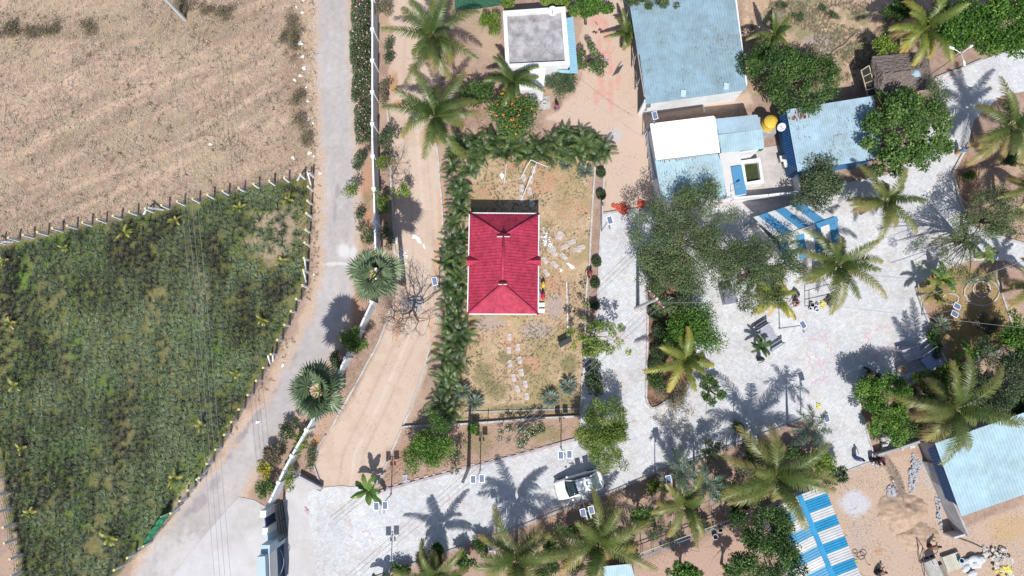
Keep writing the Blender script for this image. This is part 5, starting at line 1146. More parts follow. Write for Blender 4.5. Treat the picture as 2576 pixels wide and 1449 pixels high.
UB = [(1010, 1432, 60, 30, 1.2, 'low dark shrub added at the lower kerb nearest the leftmost bottom palm', 'green'), (1215, 1372, 60, 36, 1.6, 'dark shrub added between kerb and the second bottom palm', 'green'), (1440, 1330, 60, 40, 1.6, 'dark shrub added under the twin panel lamp below the car', 'green'),  # lower bed undergrowth, added so the shadowed ground under the palms looks dark
      (1430, 1420, 70, 50, 1.8, 'grey green shrub added low between the two largest bottom palms', 'grey'), (1585, 1380, 70, 50, 1.6, 'green shrub added at the west end of the pipe railing', 'green'), (1655, 1225, 50, 36, 1.3, 'yellow green shrub added at the foot of the first foxtail palm', 'yg'), (1760, 1320, 60, 40, 1.4, 'grey shrub added beside the thin wire fence in the bed', 'grey'),
      (1850, 1290, 60, 50, 1.6, 'dark shrub added below the palm north of the striped hall, near the railing end', 'green'), (1900, 1150, 60, 36, 1.5, 'dark shrub added close under the kerb north of the large right palm', 'green'), (1990, 1140, 60, 40, 1.6, 'dark shrub added between large right palm and foxtail palm', 'green'), (1375, 1440, 60, 30, 1.4, 'dark shrub added at the very bottom edge left of the largest palm', 'green'),
      (2330, 1000, 70, 50, 1.8, 'dark shrub north west of the palm over the corner shed', 'green'), (2460, 985, 80, 50, 2.0, 'grey green shrub north of the palm over the corner shed', 'grey'), (2300, 1075, 50, 40, 1.4, 'dark shrub west of the palm over the corner shed', 'green'), (2350, 860, 40, 60, 1.3, 'dark leafy plant by the garden kerb below the cycad', 'green'), (2540, 400, 60, 40, 1.2, 'dark plant on the leaf litter below the right edge palm', 'green'), (2440, 440, 40, 22, .8, 'small bright green plant on the brown leaf litter', 'bright'), (1650, 960, 40, 44, 1.3, 'dark green shrub at the lower west side of the planting bed', 'green')]
for (u, v, su, sv, h_, l, m_) in UB: tree(u, v, su, sv, h_, l, 'shrub', 'shrub', m=m_, leaf=(.22, .09), n=int(su*sv*.42), nc=14, cr=.3, tr=.04, depth=h_*.7, vb=.35, vary=.35)
# verge shrubs along the wall
VS = [(965, 20, 46, 60, 'bare grey scrub behind the wall at the very top', 'scrub', 700, 1.8), (975, 130, 26, 90, 'milkweed like pale shrub between wall and dirt track, near the top', 'grey', 500, 1.5), (965, 235, 24, 80, 'dry grey shrub behind the wall opposite the second coconut palm', 'scrub', 500, 1.6), (975, 345, 60, 60, 'grey leafy shrub beside the wall where the hedge ends', 'grey', 900, 2.0),
      (905, 400, 40, 80, 'low green shrub at the road side of the wall end of the hedge', 'grey', 700, 1.4), (886, 478, 38, 40, 'pale yellow green sprig hanging over the road verge', 'yg', 380, 2.4), (1010, 478, 42, 42, 'yellow green sprig over the kerb of the dirt track', 'lime', 420, 2.6), (963, 510, 44, 60, 'yellow green bush straddling the compound wall', 'yg', 800, 2.6),
      (962, 410, 40, 46, 'tangled green bush behind the wall above the yellow sprig', 'yg', 600, 2.3), (925, 590, 44, 50, 'dull green shrub on the road side of the wall', 'grey', 700, 1.3), (905, 540, 26, 30, 'small grey shrub on the verge by the patched road', 'grey', 300, 1.0), (972, 590, 36, 60, 'dark thin shrub between wall and kerb north of the fan palm', 'grey', 500, 1.6),
      (850, 905, 44, 60, 'dark shrub on the road side of the wall above the lower fan palm', 'grey', 900, 1.8), (720, 1085, 50, 60, 'dark shrub at the road bend below the lower fan palm', 'grey', 900, 1.6), (690, 1150, 50, 60, 'grey brown scrub beside the wall near the gate', 'scrub', 900, 1.5), (664, 1178, 44, 46, 'bright yellow flowering shrub at the road side of the wall', 'yellow', 600, 1.9),
      (662, 1225, 52, 50, 'dark purple tinged bush beside the entrance', 'green', 900, 1.8), (752, 1115, 40, 70, 'scrubby green plant behind the lower wall run', 'yg', 600, 1.7), (725, 1205, 36, 60, 'lime green climber over the wall near the iron gate', 'yg', 450, 1.8), (780, 1150, 26, 50, 'low dark shrub at the lower left corner of the dirt track', 'grey', 350, .9)]
for (u, v, su, sv, l, m_, n_, h_) in VS: tree(u, v, su, sv, h_, l, 'verge_shrub', 'shrub', m=m_, leaf=(.2, .09), n=n_, nc=14, cr=.3, tr=.04, depth=h_*.6, vary=.35, limbn=6)
for i, (u, v, su, sv, l) in enumerate([(30, 75, 110, 60, 'grey green thorn scrub at the left edge of the dry field'), (105, 75, 100, 46, 'grey green thorn scrub, second from the left edge of the dry field'), (215, 68, 60, 34, 'small green thorn bush left of the leaning pole shadow'), (480, 18, 110, 50, 'thorn scrub at the foot of the white utility pole'), (560, 30, 60, 40, 'sparse thorn bush right of the white utility pole'),
     (735, 60, 50, 60, 'dry brown thorn bush by the road near the top edge'), (728, 115, 60, 80, 'dry thorn bush with green top beside scattered white litter'), (745, 250, 40, 60, 'brown thorn bush by the road in the middle of the dry field edge'), (755, 300, 40, 50, 'brown thorn bush by the road below its twin'), (770, 345, 40, 60, 'brown thorn bush above the fence corner post')]):
    tree(u, v, su, sv, 1.0, l, 'thorn_scrub', 'shrub', m='scrub', leaf=(.22, .045), n=int(su*sv*.2), nc=24, cr=.34, depth=.8, tr=.03, vb=.62, vary=.45, limbn=10)
for (u, v, l) in [(2065, 22, 'low green weed clump in the upper right scrubland, the larger one'), (2100, 38, 'low green weed clump right of the larger one in the scrubland'), (2010, 40, 'low green weed clump by the largest shed eave'), (1965, 12, 'low green weed clump at the top edge of the scrubland'), (2290, 10, 'dark weed clump at the top edge left of the yellow palm')]:
    tree(u, v, 40, 24, .5, l, 'weed_clump', 'plant', m='grey', leaf=(.14, .07), n=350, nc=9, depth=.4, tr=.015)
for i, (u, v, l) in enumerate([(2270, 20, 'dark tree shading the scrubland next to the yellow palm'), (2560, 1010, 'dark tree in the shade at the right edge above the corner shed'), (2350, 960, 'mixed bush left of the large palm over the corner shed'), (2400, 940, 'yellow green bush below the white kerb of the circle garden')]):
    tree(u, v, 80, 60, 3.2, l, m=['green', 'green', 'yg', 'yg'][i], n=2200, nc=22, vb=.35)
# clipped balls on the kerb strip and in the bed
def ballshrub(u, v, d, label, grp, m='grey', h=None):
    rng = np.random.RandomState(int(u+v)); h = h or d*PX*.95; x, y, _ = G(u, v, h*.5); t = thing('clipped_shrub', label, 'shrub', (x, y, 0), 0, grp); n = int(d*d*1.3)+300; dd = nrm(rng.normal(size=(n, 3))); r = d*PX/2
    P = dd*np.array([r, r, h*.5])*(rng.rand(n)**.2)[:, None]+np.array([0, 0, h*.55]); acc = NP(); leaves(acc, P, nrm(dd+rng.normal(size=(n, 3))*.6), nrm(dd+rng.normal(size=(n, 3))*.5+np.array([0, 0, .4])), .12, .06, np.clip(.42+rng.normal(size=n)*.2, 0, 1)); acc.build('foliage', LM[m], t)
    mb = MB(); mb.tube([(0, 0, -.05), (0, 0, h*.4)], .03, 6); mb.build('stem', bark, t, local=True)
for i, (u, v) in enumerate([(1523, 378), (1512, 435), (1512, 490), (1501, 659), (1497, 713), (1496, 768), (1482, 880), (1488, 960)]):
    ballshrub(u, v, 23 if i < 6 else 30, 'clipped round shrub on the narrow kerb strip, %s counted from the north' % ORD[i], 'clipped shrubs along the kerb strip')
for i, (u, v, d) in enumerate([(1652, 745, 40), (1650, 785, 40), (1668, 835, 52), (1660, 885, 46), (1652, 920, 44), (1656, 700, 40), (1668, 660, 40), (1700, 770, 38)]):
    ballshrub(u, v, d, 'rounded shrub at the west side of the planting bed, %s counted from the north' % ORD[[2, 3, 5, 6, 7, 1, 0, 4][i]], 'rounded shrubs in the planting bed', 'grey', 1.1)
tree(1690, 985, 120, 75, 1.1, 'brown drying ground shrub at the south tip of the planting bed', 'shrub', 'shrub', m='scrub', leaf=(.14, .05), n=4200, nc=30, cr=.5, depth=.9, tr=.03, vb=.7, vary=.12)
# oleander hedge
def hedge(name, label, pts, hw, h, n, m, flowers=None):
    rng = np.random.RandomState(n); P0 = [Vector(G(*p)) for p in pts]; o = P0[0]; t = thing(name, label, 'hedge', (o.x, o.y, 0)); seg = [(b-a).length for a, b in zip(P0, P0[1:])]; tot = sum(seg)
    d = rng.rand(n)*tot; Pn = np.zeros((n, 3)); acc_ = 0
    for (a, b, L) in zip(P0, P0[1:], seg):
        k = (d >= acc_) & (d <= acc_+L); f = ((d[k]-acc_)/L)[:, None]; Pn[k] = np.array(a)*(1-f)+np.array(b)*f; acc_ += L
    wob = fbm(d*.9, d*0+3.3, 77, 3); th = rng.rand(n)*math.pi; rr = rng.rand(n)**.35
    x = np.cos(th)*rr*hw*(.65+.7*wob)+(vnoise(d*2, d*0, 3)-.5)*.3; z = np.sin(th)*rr*h*(.6+.6*vnoise(d*1.1, d*0+9, 8))
    P = Pn-np.array(o)+np.stack([x, rng.normal(size=n)*.05, z+.15], 1)
    D = nrm(np.stack([np.cos(th), rng.normal(size=n)*.6, np.sin(th)*.8], 1)+rng.normal(size=(n, 3))*.5); N = nrm(rng.normal(size=(n, 3))*.6+np.array([0, 0, .8]))
    tone = (vnoise(d*1.6, x*1.6+5, 5)-.5)*.5
    acc = NP(); leaves(acc, P, D, N, .22, .06, np.clip(.64+tone+rng.normal(size=n)*.15, 0, 1)); acc.build('foliage', LM[m], t)
    if flowers:
        i = rng.choice(np.where(rr > .8)[0], flowers); acc = NP()
        for _ in range(3): leaves(acc, P[i]+np.array([0, 0, .1]), nrm(rng.normal(size=(flowers, 3))), nrm(rng.normal(size=(flowers, 3))*.4+np.array([0, 0, 1])), .09, .07, .5)
        acc.build('flowers', pinkp, t)['kind'] = 'stuff'
    mb = MB()
    for k in range(int(tot/.8)):
        q = Pn[rng.randint(n)]-np.array(o); mb.tube([(q[0], q[1], -.05), (q[0]+rng.uniform(-.3, .3), q[1], h*.7)], [.03, .015], 4)
    mb.build('stems', bark, t, local=True)
hedge('oleander_hedge', 'long oleander hedge with pink flowers along the road side of the wall', [(916, -60), (914, 60), (916, 200), (920, 260)], 1.0, 1.8, 15000, 'grey', 420)
hedge('oleander_hedge', 'shorter southern stretch of the pink oleander hedge beside the village road', [(921, 272), (922, 350), (922, 365)], .85, 1.6, 4500, 'grey', 110)
# bare trees
bare(1045, 808, 150, 150, 5.8, 'leafless twiggy tree arching over the dirt track by the wall bend', (1040, 775), seed=4, r0=.12, leafy=200)
bare(990, 800, 100, 100, 3.5, 'low leafless shrub under the upper fan palm', (990, 800), 'bare_shrub', 'shrub', seed=9, r0=.06, leafy=200)
bare(1700, 1048, 110, 90, 2.8, 'leafless yellowish shrub spreading over the paving at the bed tip', (1690, 1000), 'bare_shrub', 'shrub', mat('pale_twig', A(176, 160, 120), .9, .2, 8), seed=11, r0=.05, leafy=700)
bare(1370, 1300, 40, 60, 2.0, 'small bare branching shrub below the kerb left of the car', (1372, 1318), 'bare_shrub', 'shrub', seed=13, r0=.04)
bare(1000, 430, 50, 130, 2.8, 'bare straggly branches beside the kerb near the yellow sprig', (985, 450), 'bare_shrub', 'shrub', seed=15, r0=.05, leafy=160)

# ------------------------------------------------------------------ the crop, grass and ground cover (masses)
def blades(acc, P, n, L, Wd, rng, v, spread=1.0, upmin=.35, droop=.5):
    m = len(P); B = np.repeat(P, n, 0); N_ = m*n; az = rng.rand(N_)*6.283; el = np.arcsin(rng.uniform(upmin, .98, N_)); l = L*rng.uniform(.6, 1.2, N_)*np.repeat(rng.uniform(.75, 1.2, m), n)
    D = np.stack([np.cos(az)*np.cos(el), np.sin(az)*np.cos(el), np.sin(el)], 1); S = np.stack([-np.sin(az), np.cos(az), 0*az], 1)*Wd/2
    M = B+D*l[:, None]*.55; h = nrm(D*np.array([1, 1, 0])); E = M+(D*.35+h*.35)*l[:, None]+np.array([0, 0, -1.])*(l*droop*.5)[:, None]
    V = np.stack([B-S*.6, B+S*.6, M+S, M-S, E], 1).reshape(-1, 3); k = np.arange(N_)*5
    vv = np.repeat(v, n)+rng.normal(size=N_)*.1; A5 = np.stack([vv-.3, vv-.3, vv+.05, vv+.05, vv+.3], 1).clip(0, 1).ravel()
    acc.add(V, np.stack([k, k+1, k+2, k+3], 1), np.stack([k+3, k+2, k+4], 1), a=A5)
rng = np.random.RandomState(5)
cp = Gn(CROP); sp = .54
xs = np.arange(-48, -14, sp); ys = np.arange(-22, 20, sp*.9); XX, YY = np.meshgrid(xs, ys, indexing='ij'); XX = XX+rng.uniform(-.16, .16, XX.shape)+.12*YY*0; YY = YY+rng.uniform(-.2, .2, YY.shape)
sd = sdist(cp, XX, YY); dn = fbm(XX*.45, YY*.18, 34); rg_ = 0; ok = (sd > .45+.8*(fbm(XX, YY, 3)-.4)) & (rng.rand(*XX.shape) > .08)
px_, py_, _ = G(690, 590); dd = np.hypot((XX-px_)/3.4, (YY-py_)/3.2); ok &= ~((dd < 1) & (rng.rand(*XX.shape) < .5)); ok &= ~((dn > .62) & (rng.rand(*XX.shape) < .3))
Pc = np.stack([XX[ok], YY[ok], XX[ok]*0], 1); tone = np.clip(.4+.7*(fbm(Pc[:, 0]*1.1, Pc[:, 1]*.12, 67)-.5)+(fbm(Pc[:, 0]*.3, Pc[:, 1]*.3, 61)-.5)*1.1+.3*(dd[ok] < 1.3)*.5, .08, .8)
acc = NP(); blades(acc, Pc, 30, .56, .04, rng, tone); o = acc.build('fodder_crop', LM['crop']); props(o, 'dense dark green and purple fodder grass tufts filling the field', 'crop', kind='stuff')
# bright weeds between the tufts
n = 26000; i = rng.rand(n); bx0, by0 = rng.uniform(-48, -14, n), rng.uniform(-22, 20, n); sd = sdist(cp, bx0, by0); g1 = fbm(bx0*.35, by0*.35, 33); g2 = fbm(bx0*.9, by0*.9, 71)
bl = g1 > .5
_, yb, _ = G(300, 1150); _, yt, _ = G(300, 640)
ok = (sd > -.2) & ((bl & (g2 > .42)) | (sd < 1.4) & (g2 > .48) | (by0 < yb) & (g2 > .5))
P = np.stack([bx0[ok], by0[ok], rng.uniform(.05, .4, ok.sum())], 1); acc = NP(); leaves(acc, P, nrm(rng.normal(size=P.shape)*np.array([1, 1, .4])), nrm(rng.normal(size=P.shape)*.4+np.array([0, 0, 1])), .17, .09, np.clip(rng.rand(len(P)), 0, 1)*.7)
props(acc.build('weeds', LM['bright']), 'bright green weeds growing between the fodder tufts', 'weeds', kind='stuff')
def scatter(name, polyD, n, label, cat, L=.3, Wd=.025, nb=6, m='dry', v=.45, seed=1, thr=None, up=.2, inset_=.1):
    rg = np.random.RandomState(seed); P = Gn(polyD); xs = [p[0] for p in P]; ys = [p[1] for p in P]; x = rg.uniform(max(-48, min(xs)), min(48, max(xs)), n); y = rg.uniform(max(-19, min(ys)), min(35, max(ys)), n); sd = sdist(P, x, y); ok = sd > inset_
    if thr is not None: ok &= fbm(x*.6, y*.6, seed+80) > thr
    Q = np.stack([x[ok], y[ok], 0*x[ok]], 1); acc = NP(); blades(acc, Q, nb, L, Wd, rg, np.clip(v+rg.normal(size=len(Q))*.15, 0, 1), upmin=up); props(acc.build(name, LM[m]), label, cat, kind='stuff')
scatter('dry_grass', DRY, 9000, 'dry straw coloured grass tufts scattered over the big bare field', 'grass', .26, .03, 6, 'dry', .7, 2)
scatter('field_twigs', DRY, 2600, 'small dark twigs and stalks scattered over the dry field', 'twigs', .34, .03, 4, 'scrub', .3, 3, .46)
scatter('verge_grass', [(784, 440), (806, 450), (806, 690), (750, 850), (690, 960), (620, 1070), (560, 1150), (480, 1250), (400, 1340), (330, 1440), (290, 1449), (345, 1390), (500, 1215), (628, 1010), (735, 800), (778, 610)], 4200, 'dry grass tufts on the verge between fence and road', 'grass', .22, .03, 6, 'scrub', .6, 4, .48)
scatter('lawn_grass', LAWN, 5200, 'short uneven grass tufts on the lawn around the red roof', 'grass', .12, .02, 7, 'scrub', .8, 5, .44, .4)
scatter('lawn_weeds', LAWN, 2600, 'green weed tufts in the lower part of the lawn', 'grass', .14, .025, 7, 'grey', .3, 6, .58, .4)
scatter('scrub_grass', [(1880, 0), (1890, 230), (1960, 262), (2180, 190), (2215, 130), (2330, 110), (2400, 0)], 6500, 'dry and green grass tufts on the upper right scrubland', 'grass', .24, .03, 6, 'scrub', .6, 7, .44)
def litter(name, polys, n, label, cols, seed=1, s=.09):
    rg = np.random.RandomState(seed); acc = NP()
    for pd in polys:
        P = Gn(pd); xs = [p[0] for p in P]; ys = [p[1] for p in P]; x = rg.uniform(min(xs), max(xs), n); y = rg.uniform(min(ys), max(ys), n); ok = (sdist(P, x, y) > 0) & (fbm(x*1.1, y*1.1, seed+7) > .42)
        Q = np.stack([x[ok], y[ok], .05+0*x[ok]+rg.rand(ok.sum())*.03], 1); leaves(acc, Q, nrm(rg.normal(size=Q.shape)*np.array([1, 1, .15])), nrm(rg.normal(size=Q.shape)*.35+np.array([0, 0, 1])), s, s*.5, rg.rand(len(Q)))
    props(acc.build(name, leafmat(name, cols, .8, 0, .1)), label, 'leaf litter', kind='stuff')
brown = [(0, (.16, .1, .06)), (.5, (.34, .22, .14)), (1, (.6, .46, .32))]
litter('fallen_leaves', [[(2400, 360), (2576, 330), (2576, 600), (2460, 560), (2400, 500)], [(2330, 690), (2500, 680), (2545, 800), (2520, 878), (2390, 910)], [(955, 760), (985, 780), (850, 1050), (800, 1100), (760, 1180), (720, 1190)], [(1150, 1070), (1455, 1060), (1450, 1104), (1290, 1148), (960, 1232), (1010, 1080)], [(1190, 230), (1260, 330), (1130, 330), (1130, 180)]], 4200, 'brown fallen leaves lying on the garden beds', brown)
litter('bed_leaves', [[(990, 1434), (1150, 1380), (1390, 1292), (1650, 1190), (1930, 1090), (2060, 1060), (2100, 1200), (1990, 1300), (1600, 1449), (1000, 1449)], [(1636, 650), (1735, 650), (1742, 900), (1640, 1020)], [(2170, 1000), (2300, 960), (2576, 880), (2576, 1040), (2300, 1120), (2200, 1130)]], 4200, 'dead leaves scattered over the lower palm beds', brown, 2)
# ------------------------------------------------------------------ solar lamps
steel = mat('galvanised_steel', A(170, 174, 180), .45, .08, 4, metal=.5); panelm = mat('solar_cell', A(112, 124, 152), .55, .1, 9, spec=.15); frm = mat('panel_frame', (.8, .82, .85), .4, .03, 4)
def panel(t, c, w, h, rz=0):
    M = Matrix.Rotation(rz, 3, 'Z') @ Matrix.Rotation(math.radians(12), 3, 'X'); c = Vector(c)
    def bx(s, o, m, nm, par):
        mb = MB(); x, y, z = s[0]/2, s[1]/2, s[2]/2; mb.hexa([M @ (Vector(q)+Vector(o))+c for q in [(-x, -y, -z), (x, -y, -z), (x, y, -z), (-x, y, -z), (-x, -y, z), (x, -y, z), (x, y, z), (-x, y, z)]]); return mb.build(nm, m, par, local=True)
    f = bx((w, h, .035), (0, 0, 0), frm, 'solar_panel', t)
    mb = MB()
    for i in range(2):
        for j in range(4):
            x0 = -w/2+.035+i*(w-.07)/2; y0 = -h/2+.035+j*(h-.07)/4; q = [(x0+.001, y0+.002), (x0+(w-.07)/2-.001, y0+.002), (x0+(w-.07)/2-.001, y0+(h-.07)/4-.002), (x0+.001, y0+(h-.07)/4-.002)]
            mb.add([tuple(M @ Vector((a, b, .0215))+c) for a, b in q], [(0, 1, 2, 3)])
    mb.build('cells', panelm, f, local=True)
def lamp(u, v, kind, label, rz=0, h=4.7, arm=.34, w=.44, hh=.66):
    x, y, _ = G(u, v); t = thing('solar_street_lamp', label, 'street lamp', (x, y, 0), rz, 'solar lamps')
    mb = MB(); mb.tube([(0, 0, -.05), (0, 0, .12)], .1, 8); mb.tube([(0, 0, .12), (0, 0, h-.1)], [.045, .035], 8); mb.build('pole', steel, t, local=True)
    for sx in ((-1, 1) if kind == 2 else (1,)):
        ox = arm*sx if kind == 2 else .12
        mb = MB(); mb.tube([(0, 0, h-.15), (ox, 0, h-.1)], .022, 6); mb.build('arm', steel, t, local=True)
        mb = MB(); mb.tube([(0, 0, h-.4), (ox*.5, -.35, h-.3)], .018, 6); mb.box((ox*.5, -.5, h-.28), (.14, .32, .06)); mb.build('lamp_head', steel, t, local=True)
        panel(t, (ox, 0, h), w, hh, math.radians(-4 if kind == 2 else 10))
    return t
for a in [(984, 1244, 2, 'twin panel solar lamp beside the banana plant at the lower track end', .1), (1208, 1182, 2, 'twin panel solar lamp on the upper kerb south of the bright green garden tree', .1), (1411, 1126, 2, 'twin panel solar lamp at the edge of the tree over the car', .1),
          (984, 1434, 2, 'twin panel solar lamp whose pole stands at the bottom left kerb', .1), (1249, 1337, 2, 'twin panel solar lamp over the coconut palm left of the bottom centre', .25), (1462, 1257, 2, 'twin panel solar lamp at the kerb just below the white car', .3),
          (1647, 1183, 1, 'single panel solar lamp at the lower kerb right of the car', 0), (1846, 1092, 1, 'single panel solar lamp above the large palm north of the striped hall', 0), (2014, 1042, 1, 'single panel solar lamp beside the foxtail palm at the right end of the bed', .1), (1960, 826, 1, 'single panel solar lamp south of the seated workers', .4),
          (2318, 791, 2, 'twin panel solar lamp leaning over the circle garden', 1.2), (1512, 582, 1, 'single panel solar lamp at the upper left paving corner', .1), (1105, 724, 1, 'single panel solar lamp in the areca hedge west of the red roof', 0), (1617, 338, 1, 'single panel solar lamp between the largest shed and the white roof', .1)]:
    lamp(*a[:4], rz=a[4])
t = thing('three_armed_lamp', 'three armed lamp standing behind the thatched hut', 'street lamp', G(2330, 195)); mb = MB(); x, y, _ = G(2330, 195); mb.tube([(x, y, 0), (x, y, 5)], [.05, .04], 8); mb.build('pole', steel, t)
for k in range(3):
    a = k*2.1+.6; mb = MB(); mb.tube([(x, y, 4.9), (x+.8*math.cos(a), y+.8*math.sin(a), 5.05)], .025, 6); mb.box((x+.95*math.cos(a), y+.95*math.sin(a), 5.05), (.42, .18, .07), a); mb.build('lamp_arm', frm, t)
t = thing('wall_lamp', 'small grey street lamp on the narrow cream roof', 'street lamp', G(1855, 460)); x, y, _ = G(1838, 482, 2.8); mb = MB(); mb.tube([(x, y, 2.3), (x, y, 3.6), (x+.5, y+.3, 3.75)], .02, 6); mb.build('pole', steel, t); mb = MB(); mb.box((x+.6, y+.36, 3.75), (.32, .14, .06), .5); mb.build('lamp_head', steel, t)
# ------------------------------------------------------------------ utility poles and wires
conc = mat('pole_concrete', A(222, 222, 222), .8, .1, 3)
def upole(u, v, h, label, rz=0, cross=True, rusty=True):
    x, y, _ = G(u, v); t = thing('utility_pole', label, 'utility pole', (x, y, 0), rz); mb = MB(); mb.tube([(0, 0, -.1), (0, 0, h)], [.17, .11], 8); mb.build('pole', conc, t, local=True)
    if cross:
        mb = MB(); mb.beam((-.9, 0, h-.3), (.9, 0, h-.3), .1, .1); mb.beam((-.6, 0, h-.9), (.6, 0, h-.9), .08, .08); mb.beam((-.7, 0, h-.35), (0, 0, h-1), .04, .04); mb.beam((.7, 0, h-.35), (0, 0, h-1), .04, .04); mb.build('crossarm', mat('rusty_steel', A(170, 110, 110), .8, .2, 5), t, local=True)
        for k in (-.8, -.3, .3, .8): mb = MB(); mb.tube([(k, 0, h-.25), (k, 0, h-.02)], [.05, .035], 6); mb.build('insulator', white, t, local=True)
upole(465, 49, 8.5, 'tall white utility pole in the dry field, leaning out of the top edge')
upole(1604, 774, 8.1, 'utility pole with rusty crossarm at the left kerb of the planting bed', math.radians(-50))
upole(1179, 1177, 8.0, 'utility pole at the upper kerb of the paved band casting a thick shadow', math.radians(-50), False)
wm = mat('cable', (.3, .3, .31), .5, .02, 1, metal=.3)
def wires(pairs, label, r=.011, sag=.4):
    mb = MB(); o = None
    for a, b in pairs:
        a = Vector(a); b = Vector(b)
        mb.tube([a.lerp(b, k/12)-Vector((0, 0, sag*4*(k/12)*(1-k/12))) for k in range(13)], r, 4, False)
    return mb
def wirething(ends, z0, z1, label, r=.011, sag=.4, off=((0, 0),)):
    for i, (du, dv) in enumerate(off):
        a = G(ends[0]+du, ends[1]+dv, z0); b = G(ends[2]+du*1.02, ends[3]+dv, z1); mb = wires([(a, b)], '', r, sag)
        single('overhead_wire', mb, wm, label[i] if not isinstance(label, str) else label, 'wire', 'overhead wires')
wirething((425, 200, 548, 1560), 8, 8, ['overhead wire over the crop field, %s of four from the left' % ORD[i] for i in range(4)], .012, .3, ((0, 0), (14, 0), (26, 0), (40, 0)))
wirething((1650, 764, 1159, 1216), 7.8, 7.8, ['overhead wire from the crossarm pole to the kerb pole, %s of three from the north' % ORD[i] for i in range(3)], .014, .3, ((-8, -8), (0, 0), (8, 9)))
wirething((1159, 1216, 760, 1560), 7.8, 7.8, ['overhead wire crossing the lower left paving, %s of three from the north' % ORD[i] for i in range(3)], .014, .3, ((-8, -8), (0, 0), (8, 9)))
wirething((1655, 762, 2010, 758), 7.9, 5.5, 'black service wire running level from the crossarm pole to the seated workers', .014, .1)
wirething((2010, 758, 2620, 830), 5.5, 6.5, 'thin wire crossing the plaza towards the circle garden', .013, .3)
wirething((2330, 745, 2620, 640), 5, 5, 'thick black cable beside the path at the top of the circle garden', .025, .1)
wirething((1780, 868, 2060, 1050), 4, 4, 'faint wire crossing the middle of the plaza diagonally', .01, .1)
wirething((1455, 225, 1625, 350), 6, 6, 'slack wire over the sand yard from the rounded tree to the screen', .011, .3)
# ------------------------------------------------------------------ wire fences round the crop
postm = mat('whitewashed_post', (.78, .79, .8), .8, .08, 3); capm = mat('yellow_cap', A(245, 228, 150), .8, .05, 3)
def fence(pts, label, h=1.4, braces=()):
    P = [Vector(G(u, v)) for u, v in pts]; t = thing('wire_fence', label, 'fence', tuple(P[0]))
    for p in P:
        mb = MB(); mb.beam((p.x, p.y, -.1), (p.x, p.y, h), .17, .17, up=(0, 1, 0)); q = mb.build('fence_post', postm, t)
        mb = MB(); mb.beam((p.x, p.y, h+.002), (p.x, p.y, h+.06), .174, .174, up=(0, 1, 0)); mb.build('post_cap', capm, q)
    for (u, v, du, dv) in braces:
        a = Vector(G(u, v)); b = Vector(G(u+du, v+dv)); mb = MB(); mb.beam((a.x, a.y, h*.8), (b.x, b.y, .02), .12, .12); mb.build('brace', postm, t)
    mb = MB()
    for z in (.2, .45, .7, .95, 1.2):
        mb.tube([(p.x, p.y-.02, z) for p in P], .012, 3, False)
    for a, b in zip(P, P[1:]):
        n = max(2, int((b-a).length/.35))
        for k in range(n): c = a.lerp(b, (k+.5)/n); mb.tube([(c.x, c.y-.02, .2), (c.x, c.y-.02, 1.2)], .007, 3, False)
    mb.build('wire_mesh', mat('dull_wire', (.08, .08, .08), .6, .05, 1), t); return t
up = [(-50, 616)]+[(a/4, 362.25+b/4) for a, b in [(55, 1002), (200, 975), (345, 945), (487, 918), (635, 880), (778, 853), (928, 822), (1073, 792), (1230, 757), (1390, 717), (1545, 685), (1705, 652), (1860, 615), (2010, 588), (2158, 548), (2308, 513), (2465, 480), (2611, 443), (2766, 412), (2911, 380), (3071, 350), (3154, 322)]]
fence(up, 'white post and wire fence between the dry field and the crop', braces=[(385, 533, -24, 8), (388, 530, 24, -2), (766, 447, -18, 7), (2, 614, 32, -6), (783, 440, -1, 24)])
rt = [(644+a/4, 362.25+b/4) for a, b in [(578, 328), (570, 468), (565, 607), (555, 730), (548, 893), (537, 1020), (530, 1172), (525, 1290), (517, 1440)]]+[(644+a/4, 724.5+b/4) for a, b in [(455, 125), (403, 245), (340, 380), (270, 528), (207, 670), (130, 803), (62, 930)]]
rt += [(a/4, 724.5+b/4) for a, b in [(2555, 1070), (2468, 1212), (2395, 1335)]]+[(a/4, 1086.75+b/4) for a, b in [(2325, 12), (2238, 158), (2155, 297), (2078, 435), (1968, 558), (1890, 662), (1800, 783), (1530, 1105), (1375, 1220), (1245, 1340), (1100, 1470)]]
fence(rt, 'white post and wire fence following the village road around the crop', braces=[(775, 652, -4, 28), (773, 685, -2, 24), (697, 890, -10, 18), (686, 895, -6, 20), (519, 1193, 10, -20), (509, 1200, -6, 14), (449, 1283, 12, -16), (372, 1367, -16, 12)])
fence([(-12, 1080), (0, 1120), (9, 1160), (15, 1198), (22, 1237), (33, 1277), (43, 1316), (46, 1354), (60, 1393), (63, 1435), (70, 1475)], 'white post and wire fence along the left edge of the crop', 1.6)
t = thing('shade_net', 'bright green shade net stretched between fence posts above the village road', 'net', G(405, 1330)); mb = MB(); a = Vector(G(378, 1366)); b = Vector(G(432, 1288)); n_ = 14
for i in range(n_+1):
    p = a.lerp(b, i/n_)
    for j in range(6): mb.v.append((p.x+R.uniform(-.05, .05), p.y+R.uniform(-.05, .05), .05+j*.36*(1 if i not in (0, n_) else .96))); mb.a.append(.5)
for i in range(n_):
    for j in range(5): mb.f.append([i*6+j, (i+1)*6+j, (i+1)*6+j+1, i*6+j+1]); mb.m.append(0)
solid(mb.build('net', mat('net_green', A(60, 165, 120), .8, .12, 5), t), .01)
mb = MB(); [mb.tube([(p.x, p.y, 0), (p.x, p.y, 1.9)], .03, 6) for p in (a,)]; mb.build('stake', postm, t); mb = MB(); mb.tube([(b.x, b.y, 0), (b.x, b.y, 1.9)], .03, 6); mb.build('stake', postm, t)

